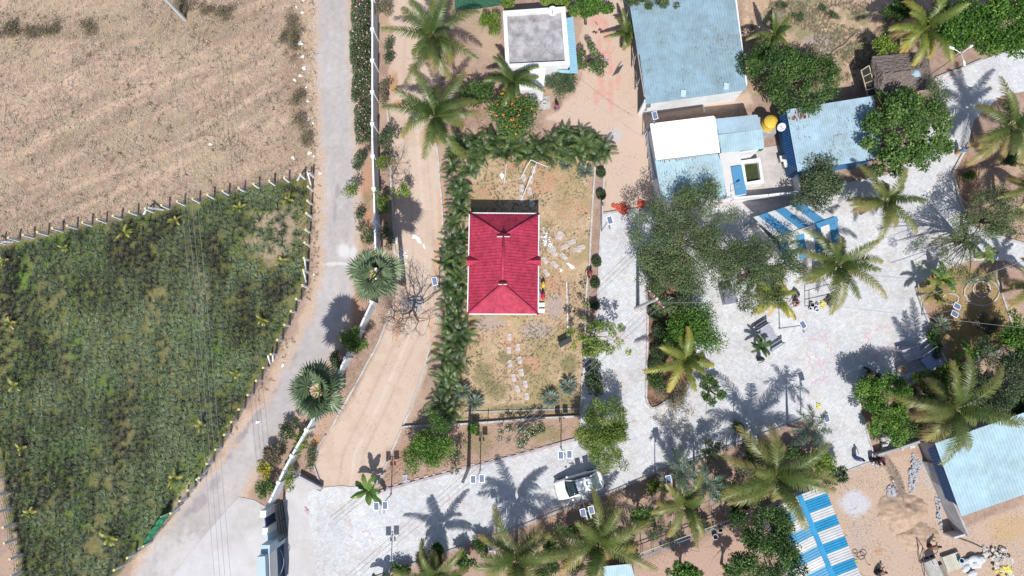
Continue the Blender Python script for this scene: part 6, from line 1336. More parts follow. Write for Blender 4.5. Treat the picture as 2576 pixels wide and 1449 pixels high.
# ------------------------------------------------------------------ car
def car(loc, rz, label):
    t = thing('white_sedan', label, 'car', loc, rz); paint = mat('white_car_paint', (.84, .84, .83), .35, .02, 1, spec=.45); glass = mat('car_glass', (.02, .035, .04), .06, .05, 1, spec=.8); blk = mat('tyre_rubber', (.02, .02, .02), .8, .1, 5)
    # stations x, halfwidth, sill z, belt z, roundness at deck
    S = [(2.1, .50, .42, .60), (2.04, .66, .30, .70), (1.85, .78, .24, .78), (1.5, .83, .22, .86), (1.0, .85, .20, .93), (.5, .855, .20, .96), (0, .86, .20, .97), (-.6, .86, .20, .98), (-1.2, .855, .21, .99), (-1.6, .84, .24, 1.0), (-1.9, .79, .30, .97), (-2.05, .70, .36, .88), (-2.1, .6, .46, .7)]
    vs = []; fs = []; prof = [(-1, 0), (-1.0, .35), (-1.0, .7), (-.95, .93), (-.72, 1.0), (0, 1.03), (.72, 1.0), (.95, .93), (1.0, .7), (1.0, .35), (1, 0)]
    for x, w, z0, z1 in S:
        for a, b in prof: vs.append((x-.10*abs(a)**3*(1 if x > 0 else -1)*(abs(x)/2.1)**4, a*w, z0+(z1-z0)*b))
    n = len(prof)
    for i in range(len(S)-1):
        for k in range(n-1): fs.append((i*n+k, i*n+k+1, (i+1)*n+k+1, (i+1)*n+k))
        fs.append((i*n+n-1, i*n, (i+1)*n, (i+1)*n+n-1))
    fs.append(tuple(range(n-1, -1, -1))); fs.append(tuple(range((len(S)-1)*n, len(S)*n)))
    mb = MB(); mb.add(vs, fs); mb.build('body', paint, t, smooth=True, local=True)
    # cabin: base ring and roof ring
    base = []; z0 = .97
    rf_ = [(.30, .56), (.30, -.56), (-.78, -.55), (-.78, .55)]; z1 = 1.42
    mb = MB(); N_ = 8
    vs = []
    for i in range(N_+1):
        for j in range(N_+1):
            fx, fy = i/N_, j/N_; x = .25-(1.25)*fx; w = .565-.012*abs(fx-.5); y = w*(1-2*fy); vs.append((x+.05*math.cos((fy-.5)*math.pi)*(1-fx)-.03*math.cos((fy-.5)*math.pi)*fx, y, z1+.06*(1-(2*fy-1)**2)*(1-.5*(2*fx-1)**2)-.02*(2*fx-1)**2))
    fs = [(i*(N_+1)+j, (i+1)*(N_+1)+j, (i+1)*(N_+1)+j+1, i*(N_+1)+j+1) for i in range(N_) for j in range(N_)]
    mb.add(vs, fs); o = mb.build('roof', paint, t, smooth=True, local=True); solid(o, .03)
    def quad(nm, p, m, bow=0):
        mb = MB(); k = 8; V = []
        for i in range(k+1):
            a = Vector(p[0]).lerp(Vector(p[1]), i/k); b = Vector(p[3]).lerp(Vector(p[2]), i/k); bo = bow*math.sin(math.pi*i/k); V += [(a.x+bo, a.y, a.z), (b.x+bo*.7, b.y, b.z+.02)]
        mb.add(V, [(2*i, 2*i+2, 2*i+3, 2*i+1) for i in range(k)]); return solid(mb.build(nm, m, t, smooth=True, local=True), .02)
    quad('windscreen', [(1.12, .70, z0-.02), (1.12, -.70, z0-.02), (.29, -.54, z1-.01), (.29, .54, z1-.01)], glass, .1)
    quad('rear_window', [(-1.66, .64, z0+.03), (-1.66, -.64, z0+.03), (-1.02, -.53, z1-.01), (-1.02, .53, z1-.01)], mat('rear_glass', A(186, 204, 190), .08, .04, 1, spec=.8), -.06)
    for s in (-1, 1):
        for (x0, x1, xa, xb) in [(.96, -.1, .22, -.12), (-.16, -1.45, -.18, -1.0)]:
            quad('side_window', [(x0, s*.745, z0-.01), (x1, s*.745, z0-.01), (xb, s*.575, z1-.03), (xa, s*.575, z1-.03)], glass)
        mb = MB(); mb.tube([(1.12, s*.72, z0-.02), (.7, s*.64, 1.24), (.25, s*.565, z1)], .035, 6); mb.tube([(-1.66, s*.66, z0+.01), (-1.32, s*.61, 1.24), (-1.0, s*.56, z1)], .045, 6); mb.tube([(.25, s*.575, z1-.005), (-.35, s*.58, z1+.01), (-1.0, s*.565, z1-.005)], .03, 6); mb.build('pillar_rail', paint, t, smooth=True, local=True)
        mb = MB(); mb.tube([(-.13, s*.745, z0-.02), (-.15, s*.575, z1-.02)], .022, 5); mb.build('door_pillar', blk, t, local=True)
        mb = MB(); mb.ball((.86, s*.96, 1.0), (.1, .1, .07), 8, 6); mb.build('wing_mirror', paint, t, smooth=True, local=True)
        for x in (1.28, -1.27):
            mb = MB(); mb.tube([(x, s*.68, .31), (x, s*.87, .31)], .31, 20); w_ = mb.build('wheel', blk, t, smooth=False, local=True)
            mb = MB(); mb.tube([(x, s*.8, .31), (x, s*.88, .31)], .2, 14); mb.build('rim', steel, w_, local=True)
        mb = MB(); mb.ball((1.90, s*.62, .68), (.17, .14, .07), 9, 6); mb.build('headlight', mat('lamp_lens', (.6, .65, .7), .1, .03, 2, spec=.8), t, smooth=True, local=True)
        mb = MB(); mb.ball((-1.98, s*.62, .84), (.12, .14, .09), 9, 6); mb.build('tail_light', mat('tail_red', (.5, .02, .02), .2, .05, 2), t, smooth=True, local=True)
        for x in (.12, -.9): mb = MB(); mb.box((x, s*.862, .82), (.18, .02, .03)); mb.build('door_handle', steel, t, local=True)
    mb = MB(); mb.box((2.10, 0, .48), (.04, .8, .14)); mb.build('grille', blk, t, local=True)
    mb = MB(); mb.box((-2.11, 0, .6), (.03, .45, .11)); mb.build('number_plate', white, t, local=True)
    mb = MB()
    for y in (.25, -.2): mb.beam((1.12, y, z0+.02), (.85, y-.35, z0+.16), .02, .02)
    mb.build('wipers', blk, t, local=True)
    mb = MB(); mb.tube([(1.13, -.62, .96), (1.22, 0, .98), (1.13, .62, .96)], .02, 4); mb.build('cowl', blk, t, local=True)
c = G(1457, 1219, .6); car((c[0], c[1], PZ), math.radians(180+15.5), 'white sedan parked on the paved band, rear half under the yellow green tree')

# ------------------------------------------------------------------ people
skin = mat('skin_brown', (.22, .12, .08), .6, .08, 4); hairm = mat('black_hair', (.012, .01, .01), .5, .1, 6)
def person(u, v, face, cloth, lower, label, bend=0, sit=False, h=1.6, walk=.12, arms=.35, hair='short', z0=0):
    """face = heading (deg); bend = spine lean (deg)"""
    x, y, _ = G(u, v); t = thing('person', label, 'person', (x, y, z0), math.radians(face)); s = h/1.7
    b = math.radians(bend); hip = Vector((0, 0, .90)) if not sit else Vector((0, 0, .40))
    if bend > 20 and not sit: hip = Vector((-.15, 0, .86))
    ax = Vector((math.sin(b), 0, math.cos(b))); chest = hip+ax*.28; neck = hip+ax*.52; hb = b*.6; hx = Vector((math.sin(hb), 0, math.cos(hb))); head = neck+hx*.16; crn = neck+hx*.27
    V = []; E = []; Rd = []
    def add(p, r, par=None):
        V.append(tuple(Vector(p)*s)); Rd.append(r*s); k = len(V)-1
        if par is not None: E.append((par, k))
        return k
    P = add(hip, .135); a = add(hip+ax*.14, .125, P); c_ = add(chest, .145, a); n0 = add(neck-ax*.06, .10, c_); n1 = add(neck+ax*.02, .055, n0); hd = add(head, .085, n1); h2 = add(crn, .082, hd)
    add(head+Vector((.11*math.cos(hb), 0, -.11*math.sin(hb)-.01)), .018, hd)     # nose
    for sd in (-1, 1):
        sh = add(neck-ax*.07+Vector((0, sd*.17, 0)), .055, n0)
        if bend > 20 or sit: el = neck+Vector((.12, sd*.24, -.28)); wr = el+Vector((.2, -sd*.06, -.16))
        else: el = neck+Vector((-.02+arms*.2*sd, sd*.23, -.30)); wr = el+Vector((.12+.06*sd, sd*.02, -.24))
        e_ = add(el, .042, sh); w_ = add(wr, .03, e_); d = (wr-el).normalized(); pm = add(wr+d*.07, .034, w_)
        for f in range(4): k = add(wr+d*.12+Vector((.012*(f-1.5), .012*(f-1.5), 0)), .01, pm); add(wr+d*(.16+.012*(1.5-abs(f-1.5)))+Vector((.02*(f-1.5)+.01, .014*(f-1.5), 0)), .008, k)
        add(wr+d*.07+Vector((.045, -sd*.02, 0)), .01, pm)
        if sit: kn = Vector((.38, sd*.16, .42)); an = Vector((.32, sd*.14, .08)); to = Vector((.46, sd*.15, .03))
        else: kn = Vector((.05+walk*sd*.8, sd*.10, .48)); an = Vector((-.03+walk*sd, sd*.10, .09)); to = Vector((.12+walk*sd, sd*.12, .03))
        l0 = add(hip+Vector((0, sd*.09, -.06)), .09, P); l1 = add(kn, .062, l0); l2 = add(an, .042, l1); add(to, .035, l2)
    me = bpy.data.meshes.new('body'); me.from_pydata(V, E, []); o = bpy.data.objects.new('body', me); col.objects.link(o); o.parent = t
    m = o.modifiers.new('skin', 'SKIN'); sk = me.skin_vertices
    if not sk: me.skin_vertices
    if len(me.skin_vertices) == 0:
        bpy.context.view_layer.objects.active = o; o.select_set(True); bpy.ops.mesh.customdata_skin_add()
    for i, r in enumerate(Rd): me.skin_vertices[0].data[i].radius = (r, r)
    me.skin_vertices[0].data[0].use_root = True
    ss = o.modifiers.new('sub', 'SUBSURF'); ss.levels = 1; ss.render_levels = 1; me.materials.append(skin)
    def loft(nm, ctr, rad, m):
        mb = MB(); n = 14; vs = []
        for p, (rx, ry) in zip(ctr, rad):
            for k in range(n): an_ = 2*math.pi*k/n; w = 1+.05*math.sin(an_*5); vs.append(tuple(Vector((p[0]+rx*w*math.cos(an_), p[1]+ry*w*math.sin(an_), p[2]))*s))
        fs = [(i*n+k, i*n+(k+1) % n, (i+1)*n+(k+1) % n, (i+1)*n+k) for i in range(len(ctr)-1) for k in range(n)]; fs.append(tuple(range((len(ctr)-1)*n, len(ctr)*n))); mb.add(vs, fs); return mb.build(nm, m, t, smooth=True, local=True)
    loft('shirt', [hip-Vector((0, 0, .12)), hip, hip+ax*.2, chest+ax*.06, neck-ax*.04, neck], [(.17, .2), (.165, .19), (.16, .185), (.17, .21), (.12, .2), (.07, .08)], cloth)
    if not sit: loft('skirt', [(0, 0, .2), (hip.x*.5, 0, .5), tuple(hip-Vector((0, 0, .1))), tuple(hip+ax*.08)], [(.2+abs(walk)*.6, .2), (.19, .19), (.18, .19), (.15, .17)], lower)
    else: loft('lap_cloth', [(.1, 0, .1), (.16, 0, .3), (.12, 0, .46), (.02, 0, .52)], [(.34, .28), (.32, .27), (.25, .24), (.12, .14)], lower)
    mb = MB(); mb.ball(tuple((crn-hx*.02+Vector((-.02, 0, .012)))*s), (.105*s, .1*s, .1*s), 10, 7)
    if hair == 'long': q = head-hx*.05+Vector((-.1, 0, 0)); mb.tube([tuple((crn+Vector((-.07, 0, 0)))*s), tuple(q*s), tuple((q+Vector((-.03, 0, -.25)))*s)], [.07*s, .05*s, .02*s], 7)
    mb.build('hair', hairm, t, smooth=True, local=True); return t
cm = lambda n, *c: mat(n, A(*c), .85, .12, 8)
person(1482, 690, 250, cm('crimson_cloth', 196, 30, 66), cm('dark_cloth', 50, 48, 60), 'person in a crimson top bending over the kerb right of the lawn', 70, z0=.05)
person(2405, 386, 60, cm('blue_check', 120, 150, 200), cm('tan_cloth', 214, 180, 130), 'person in blue walking on the paved path by the white kerb', 6, hair='long', z0=PZ)
person(2148, 1150, 300, cm('sky_shirt', 130, 165, 210), cm('blue_trousers', 100, 130, 180), 'person in a light blue shirt standing on the paved exit', 10, z0=PZ)
person(2189, 1156, 290, cm('black_cloth', 44, 42, 52), cm('dark_cloth', 50, 48, 60), 'person in black stooping beside the one in pink', 40)
person(2208, 1155, 240, cm('pink_cloth', 214, 120, 150), cm('black_cloth', 44, 42, 52), 'person in a pink shawl stooping over a white sack', 48, hair='long')
person(2333, 1371, 20, cm('brown_cloth', 112, 74, 60), cm('brown_cloth', 112, 74, 60), 'person in a brown dress bending by the stub of block wall', 65, hair='long')
person(2204, 1440, 30, cm('black_cloth', 44, 42, 52), cm('dark_cloth', 50, 48, 60), 'person in dark clothes crouching among cables at the bottom edge', 50, True)
person(1908, 903, 200, cm('teal_cloth', 40, 120, 110), cm('dark_green_cloth', 40, 80, 74), 'person in teal clothes walking below the small potted palm', 15, z0=PZ)
person(2001, 737, 240, cm('pale_blue_shirt', 180, 205, 225), cm('dark_cloth', 50, 48, 60), 'person in a pale blue shirt sitting under the small yellow palm', 30, True, z0=PZ)
person(2004, 762, 200, cm('rose_cloth', 225, 170, 170), cm('rose_cloth', 225, 170, 170), 'person in pale rose clothes sitting beside the small yellow palm', 40, True, z0=PZ)
person(1401, 277, 200, cm('magenta_cloth', 200, 90, 150), cm('grey_cloth', 170, 170, 185), 'person in magenta and grey standing by the washing place', 12, hair='long')

# ------------------------------------------------------------------ stepping stones
stone = mat('paving_stone', A(220, 206, 200), .9, .14, 5, stain=.15)
SS = [(1341, 427, 5), (1317, 447, 8), (1335, 452, -10), (1312, 474, 2), (1332, 481, 3), (1312, 500, 2), (1337, 512, 2), (1407, 593, -30), (1438, 609, -75), (1462, 622, -80), (1388, 628, -75), (1420, 621, -70), (1452, 629, 85), (1394, 636, 40), (1418, 645, 40), (1370, 655, 38), (1395, 665, 45), (1374, 686, 42)]
SN = ['topmost under the white pipe frame', 'upper left in the double row north of the house', 'upper right in the double row north of the house', 'third down in the left row north of the house', 'third down in the right row north of the house', 'last in the left row above the house shadow', 'lying in the house shadow',
      'a slightly larger tan one between house and kerb', 'west end of the curved row', 'middle of the curved row', 'half buried by the gravel patch', 'broken one in the middle of the fan', 'pale one at the east of the fan', 'narrow one in the fan centre', 'with a white chip on it', 'closest to the house wall', 'short one in the lower fan', 'lowest of the fan']
for (u, v, r), l in zip(SS, SN):
    x, y, _ = G(u, v); mb = MB(); w, d = (.42, .74); rr = random.Random(u); pts = []
    if u == 1407: w, d = .62, .85
    for k in range(12): a = k*math.pi/6; q = Vector((w/2*max(-1, min(1, 1.35*math.cos(a))), d/2*max(-1, min(1, 1.35*math.sin(a)))))*rr.uniform(.93, 1.03); q.rotate(Matrix.Rotation(math.radians(r), 2)); pts.append((x+q.x, y+q.y))
    mb.prism(pts, -.03, .05+R.random()*.02); single('stepping_stone', mb, stone, 'stepping stone on the lawn, '+l, 'stepping stone', 'stepping stones')
for i, (u, v, r) in enumerate([(1281, 848, 0), (1303, 874, 2), (1280, 881, 0), (1307, 906, 8), (1283, 915, 5), (1312, 937, 10), (1292, 950, 12), (1321, 966, 15), (1302, 978, 20), (1325, 997, 0)]):
    x, y, _ = G(u, v); mb = MB(); rr = random.Random(u); pts = []
    for k in range(12): a = k*math.pi/6; q = Vector((.2*max(-1, min(1, 1.35*math.cos(a))), .34*max(-1, min(1, 1.35*math.sin(a)))))*rr.uniform(.9, 1.05); q.rotate(Matrix.Rotation(math.radians(r), 2)); pts.append((x+q.x, y+q.y))
    mb.prism(pts, -.03, .05+R.random()*.02); single('stepping_stone', mb, stone, 'stepping stone in the double row south of the red roof, %s from the house' % ORD[i], 'stepping stone', 'stepping stones')
# ------------------------------------------------------------------ small things
def flat(name, pts, z0, z1, m, label, cat, group=None):
    mb = MB(); mb.prism([p[:2] for p in Gn(pts)], z0, z1); return single(name, mb, m, label, cat, group)
wpl = mat('white_board', (.8, .8, .8), .6, .04, 3, stain=.1)
flat('manhole_slab', [(1012, 752), (1062, 746), (1060, 782), (1026, 784), (1010, 768)], 0, .14, mat('grey_slab', A(186, 186, 190), .9, .1, 3, stain=.2), 'grey concrete slab on the track under the leafless tree', 'slab')
flat('dark_slab', [(1470, 916), (1484, 904), (1500, 918), (1499, 940), (1474, 946)], 0, .12, mat('dark_concrete', A(128, 128, 136), .9, .12, 3), 'dark grey slab at the gap of the kerb strip', 'slab')
flat('arrow_board', [(1040, 588), (1056, 598), (1062, 612), (1052, 612), (1046, 600), (1036, 600)], .02, .06, wpl, 'white arrow shaped board lying on the dirt track', 'board')
flat('white_offcut', [(1062, 616), (1067, 614), (1071, 624), (1068, 626)], .02, .05, wpl, 'short white offcut next to the arrow shaped board', 'board')
flat('white_offcut', [(994, 597), (1000, 597), (999, 613), (994, 613)], .02, .06, wpl, 'upright white tile leaning by the track kerb near the fan palm', 'board')
flat('white_tile', [(1424, 662), (1430, 660), (1446, 672), (1443, 677), (1438, 676)], .02, .05, wpl, 'pointed white tile on the lawn below the fan of stones', 'tile')
flat('white_tile', [(1407, 674), (1416, 679), (1410, 685)], .02, .05, wpl, 'small triangular white tile left of the pointed one', 'tile')
flat('white_tile', [(1256, 440), (1263, 434), (1269, 442), (1263, 452)], .02, .06, wpl, 'white square board on the upper left lawn', 'board')
flat('white_board', [(1444, 1192), (1452, 1186), (1449, 1190), (1446, 1196)], .07, .1, wpl, 'small white scrap near the car bonnet', 'scrap')
flat('plastic_sheet', [(2240, 1208), (2254, 1202), (2262, 1222), (2266, 1238), (2254, 1232)], .25, .3, wpl, 'white plastic sheet under the dry fallen frond', 'sheet')
def pipe(pts, r, m, name, label, cat='pipe', z=.05, group=None):
    mb = MB(); mb.tube([G(p[0], p[1], p[2] if len(p) > 2 else z) for p in pts], r, 6); return single(name, mb, m, label, cat, group)
pipe([(1275, 399), (1268, 466)], .03, white, 'white_pipe', 'long white pipe lying on the upper left lawn')
pipe([(1425, 710), (1427, 770), (1428, 850)], .04, white, 'white_pipe', 'left one of two long parallel pipes lying by the right kerb')
pipe([(1430, 712), (1432, 770), (1434, 850)], .035, steel, 'grey_pipe', 'right one of two long parallel pipes lying by the right kerb')
t = thing('goal_frame', 'thin white pipe frame standing over the stepping stones north of the house', 'frame', G(1330, 440)); mb = MB()
for a, b in [((1308, 451, 0), (1335, 402, 1.6)), ((1335, 402, 1.6), (1378, 420, 1.2)), ((1350, 410, 1.5), (1340, 438, 1.5)), ((1340, 438, 1.5), (1309, 507, 0)), ((1378, 420, 1.2), (1376, 424, 0))]: mb.tube([G(*a), G(*b)], .03, 6)
mb.build('pipes', white, t)
pipe([(1340, 510, 0), (1344, 512, 1.9)], .03, steel, 'short_post', 'thin steel post in the shadow north of the red roof', 'post')
t = thing('garden_bench', 'dark metal garden bench at the end of the two long pipes', 'bench', G(1421, 862), math.radians(28)); dm = mat('dark_metal', A(70, 76, 78), .5, .1, 5)
for nm, c_, d_ in [('seat', (0, 0, .44), (1.2, .4, .04)), ('backrest', (0, .22, .68), (1.2, .04, .42))]: mb = MB(); mb.box(c_, d_); mb.build(nm, dm, t, local=True)
for sx in (-.5, .5): mb = MB(); mb.box((sx, -.14, .21), (.05, .05, .42)); mb.box((sx, .17, .21), (.05, .05, .42)); mb.box((sx, .015, .05), (.04, .3, .04)); mb.build('leg_frame', dm, t, local=True)
for (u, v, c_, l) in [(1367, 717, (240, 200, 60), 'yellow spring rider toy beside the east eave of the red roof'), (1366, 746, (225, 40, 70), 'red spring rider toy with violet bar beside the east eave of the red roof')]:
    x, y, _ = G(u, v, .5); t = thing('spring_rider', l, 'playground toy', (x, y, 0)); mb = MB(); mb.tube([(.08*math.cos(k*.9), .08*math.sin(k*.9), .02+k*.014) for k in range(26)], .015, 5); mb.build('spring', steel, t, local=True)
    mb = MB(); mb.ball((0, 0, .5), (.2, .26, .14), 10, 6); mb.ball((.0, .2, .66), (.1, .12, .12), 8, 6); mb.build('seat', mat('toy_%d' % u, A(*c_), .4, .05, 2), t, smooth=True, local=True)
    mb = MB(); mb.tube([(-.25, .12, .7), (.0, .12, .68), (.25, .12, .7)], .022, 6); mb.beam((-.1, .2, .4), (-.45, .6, .35), .07, .05); mb.build('handlebar', mat('violet', A(120, 70, 190), .4), t, local=True)
# plaza furniture
tt = mat('stone_table', A(188, 190, 204), .6, .1, 3, stain=.12); dk = mat('bench_concrete', A(206, 208, 216), .8, .08, 3)
def table(u, v, rz, label, w=1.7, d=1.1, m=None):
    t = thing('stone_table', label, 'table', (*G(u, v, .7)[:2], PZ), math.radians(rz)); mb = MB(); mb.box((0, 0, .74), (w, d, .07)); mb.build('table_top', m or tt, t, local=True, bevel=.01)
    for s in (-1, 1): mb = MB(); mb.box((s*w*.33, 0, .35), (.16, d*.7, .7)); mb.build('leg', dk, t, local=True)
def bench(u, v, rz, label, w=1.5, back=True):
    t = thing('stone_bench', label, 'bench', (*G(u, v, .4)[:2], PZ), math.radians(rz)); mb = MB(); mb.box((0, 0, .43), (w, .38, .07)); mb.build('seat', dk, t, local=True, bevel=.01)
    for s in (-1, 1): mb = MB(); mb.box((s*w*.38, 0, .2), (.12, .32, .4)); mb.build('leg', dk, t, local=True)
    if back:
        mb = MB(); mb.box((0, -.2, .92), (w, .06, .16)); mb.box((0, -.2, .7), (w, .05, .1))
        for s in (-1, 1): mb.box((s*w*.47, -.2, .73), (.1, .1, .6)); 
        mb.build('backrest', dk, t, local=True)
table(1928, 838, -58, 'grey stone table between two benches on the open plaza', 1.6, 1.15); bench(1912, 818, 32, 'stone bench at the upper left side of the plaza table', 1.35); bench(1950, 868, 32, 'stone bench at the lower right side of the plaza table', 1.35)
table(2292, 888, 17, 'pale stone table in palm shade near the garden corner', 1.5, 1.3); bench(2277, 871, 17, 'stone bench above the pale table near the garden corner', 1.5)
bench(2325, 880, 35, 'stone bench right of the pale table near the garden corner', 1.5); table(2342, 908, 32, 'dappled bluish table closest to the garden corner kerb', 1.4, 1.2, mat('blue_table', A(190, 198, 232), .6, .1, 4)); bench(2300, 938, 22, 'low bench without backrest beside the white kerb under the mango shadow', 1.6, False)
x, y, _ = G(2267, 929, .5); t = thing('round_planter', 'round beige planter urn in the shade below the benches', 'planter', (x, y, PZ)); mb = MB(); mb.tube([(0, 0, 0), (0, 0, .3), (0, 0, .6), (0, 0, .7), (0, 0, .68)], [.2, .3, .36, .3, .01], 16); mb.build('urn', mat('beige_stone', A(226, 208, 190), .8, .1, 4), t, smooth=True, local=True); mb = MB(); mb.ball((0, 0, .7), (.24, .24, .08), 10, 5); mb.build('soil', mat('bed_soil', A(150, 118, 98)), t, local=True)
t = thing('waste_cart', 'dark tipping waste cart standing in the mango tree shadow', 'cart', (*G(2184, 946)[:2], PZ), -.4); mb = MB()
vs = [(-.45, -.35, .3), (.45, -.35, .3), (.45, .35, .3), (-.45, .35, .3), (-.62, -.46, .75), (.62, -.46, .75), (.62, .46, .75), (-.62, .46, .75)]; mb.add(vs, [(3, 2, 1, 0), (0, 1, 5, 4), (1, 2, 6, 5), (2, 3, 7, 6), (3, 0, 4, 7)]); solid(mb.build('tub', mat('cart_green', A(70, 96, 90), .6, .1, 4), t, local=True), .03)
for s in (-1, 1):
    mb = MB(); mb.tube([(-.5, s*.5, .26), (-.5, s*.56, .26)], .26, 14); mb.build('wheel', mat('tyre_rubber', (.02, .02, .02)), t, local=True); mb = MB(); mb.tube([(.6, s*.3, .7), (1.0, s*.25, .8)], .02, 5); mb.build('handle', iron, t, local=True)
mb = MB(); rr = random.Random(8)
for k in range(26): mb.ball((rr.uniform(-.4, .4), rr.uniform(-.28, .28), .68+rr.uniform(-.05, .06)), rr.uniform(.06, .12), 6, 4)
mb.build('load', mat('dead_leaves', A(150, 120, 96), .9, .3, 9), t, local=True)
t = thing('pipe_stand', 'dark rectangular pipe stand, partly in place of a shadow, on the plaza beside the sitting people', 'frame', (*G(2040, 745)[:2], PZ)); mb = MB(); rm = mat('dark_steel', A(60, 66, 80), .5)
q = [G(2024, 732), G(2072, 718), G(2092, 755), G(2024, 770)]  # outline is part pipe frame, part cast shadow lines built as dark pipes
for i in range(4): a, b = q[i], q[(i+1) % 4]; mb.tube([(a[0], a[1], .9), (b[0], b[1], .9)], .03, 6); mb.tube([(a[0], a[1], PZ), (a[0], a[1], .9)], .03, 6)
mb.build('pipes', rm, t)
def lumps(name, u, v, ru, rv, n, smin, smax, m, label, cat, h=.25, seed=1, kind=None, flatten=.7):
    rr = random.Random(seed); mb = MB(); x, y, _ = G(u, v)
    for k in range(n):
        a = rr.random()*6.283; r = rr.random()**.6*(.75+.35*math.sin(a*2+seed)+.25*math.sin(a*5+seed*2)); s = rr.uniform(smin, smax); z = h*(1-r)+s*.3; cx, cy = x+r*ru*PX*math.cos(a), y+r*rv*PX*math.sin(a)
        M = Matrix.Rotation(rr.random()*6, 3, 'Z') @ Matrix.Rotation(rr.uniform(-.6, .6), 3, 'X'); p = []
        for q in [(-1, -.6, -.5), (1, -.7, -.5), (.9, .6, -.5), (-1, .7, -.5), (-.8, -.5, .5), (.8, -.5, .5), (.7, .6, .5), (-.9, .5, .5)]: w = M @ (Vector(q)*s*.6*rr.uniform(.8, 1.2)); p.append((cx+w.x, cy+w.y, max(0.0, z+w.z*flatten)))
        mb.hexa(p)
    o = single(name, mb, m, label, cat)
    if kind: o['kind'] = kind
    return o
lumps('rock_heap', 2086, 758, 13, 17, 60, .14, .3, mat('dark_rock', A(98, 96, 100), .9, .2, 6), 'dark heap of coals or stones on the plaza by the yellow cloth', 'heap', .35, 3, 'stuff')
lumps('brick_rubble', 1562, 524, 26, 12, 170, .1, .24, mat('brick_red', A(232, 120, 92), .9, .25, 7, c2=A(200, 84, 66)), 'bright orange red brick rubble at the paving edge, left heap', 'rubble', .12, 4, 'stuff')
lumps('brick_rubble', 1612, 516, 12, 12, 80, .1, .24, mat('brick_red', A(232, 120, 92)), 'smaller orange red brick rubble heap in the tree shade', 'rubble', .15, 5, 'stuff')
lumps('gravel', 2298, 1190, 18, 44, 260, .08, .2, mat('grey_gravel', A(196, 198, 206), .9, .15, 6), 'grey broken stone strewn beside the block wall', 'rubble', .15, 6, 'stuff')
lumps('gravel', 2246, 1236, 18, 26, 110, .1, .22, mat('grey_gravel', A(196, 198, 206)), 'grey broken pavers around the white plastic sheet', 'rubble', .12, 7, 'stuff')
lumps('gravel', 2362, 1290, 10, 40, 80, .08, .18, mat('grey_gravel', A(196, 198, 206)), 'grey broken stone at the foot of the long block wall', 'rubble', .1, 17, 'stuff')
lumps('plaster_chips', 1372, 600, 16, 44, 60, .04, .13, wpl, 'white plaster chips scattered beside the east wall of the red roofed house', 'rubble', .03, 8, 'stuff', .3)
lumps('plaster_chips', 1010, 640, 20, 30, 70, .04, .14, wpl, 'white plaster chips on the dirt track near the fan palm', 'rubble', .03, 9, 'stuff', .3)
blk = mat('concrete_block', A(220, 220, 222), .9, .1, 4, stain=.15); rr = random.Random(12)
mb0 = MB(); mb0.box((0, 0, 0), (.46, .24, .2)); proto = single('concrete_block', mb0, blk, 'pale concrete block dumped in the heap behind the low wall near the exit', 'block', 'concrete blocks in the heap', origin=(0, 0, 0))
def cp(o, loc, rot):
    c = o.copy(); col.objects.link(c); c.location = loc; c.rotation_euler = rot; return c
for k in range(34):
    u = 2216+rr.random()*82; v = 1090+rr.random()*40-(u-2250)*.1; x, y, _ = G(u, v); loc = (x, y, .1+rr.random()*.3); rot = (rr.uniform(-.5, .5), rr.uniform(-.4, .4), rr.random()*3)
    if k == 0: proto.location = loc; proto.rotation_euler = rot
    else: cp(proto, loc, rot)
# litter along the road
mb0 = MB(); rr = random.Random(21); mb0.ball((0, 0, .05), (.2, .16, .07), 8, 5, .35, rr); lit = single('plastic_litter', mb0, wpl, 'crumpled white plastic litter at the dry field edge beside the village road', 'litter', 'plastic litter along the road', origin=(0, 0, 0))
for k, (u, v, s) in enumerate([(757, 110, 1.2), (761, 143, .9), (766, 171, 1.2), (756, 191, .9), (742, 202, .8), (745, 18, .6), (761, 32, .8), (761, 82, .7), (770, 220, .6), (780, 236, .6), (775, 255, .7), (760, 296, .6), (776, 300, .9), (788, 310, .7), (780, 385, 1.0), (790, 392, .7), (806, 436, .8), (738, 398, .9), (530, 363, .8), (790, 690, .7), (711, 919, .9), (649, 1061, .9), (772, 348, .6), (765, 1, .8)]):
    x, y, _ = G(u, v)
    if k == 0: o = lit; o.location = (x, y, 0)
    else: o = cp(lit, (x, y, 0), (0, 0, R.random()*6))
    o.scale = (s, s*.9, s)
for k, (u, v) in enumerate([(1494, 80), (1500, 82), (1508, 74), (1512, 77)]): mb = MB(); mb.box(G(u, v, .07), (.25, .12, .1), .5+.2*k); single('fired_brick', mb, mat('old_brick', A(130, 70, 55)), 'dark brick on the pink dusted sand, %s of four from the west' % ORD[k], 'brick', 'four bricks on the sand')
for k, (u, v) in enumerate([(1523, 148), (1529, 148)]):
    t = thing('slipper', ['left', 'right'][k]+' one of the tiny pair of blue and white slippers on the sand', 'slipper', G(u, v)); x, y, _ = G(u, v); mb = MB(); mb.ball((x, y, .03), (.055, .14, .03), 8, 5); mb.build('sole', white, t); mb = MB(); mb.ball((x, y-.06, .06), (.06, .08, .04), 8, 5); mb.build('strap', mat('royal_blue', A(40, 90, 220)), t)
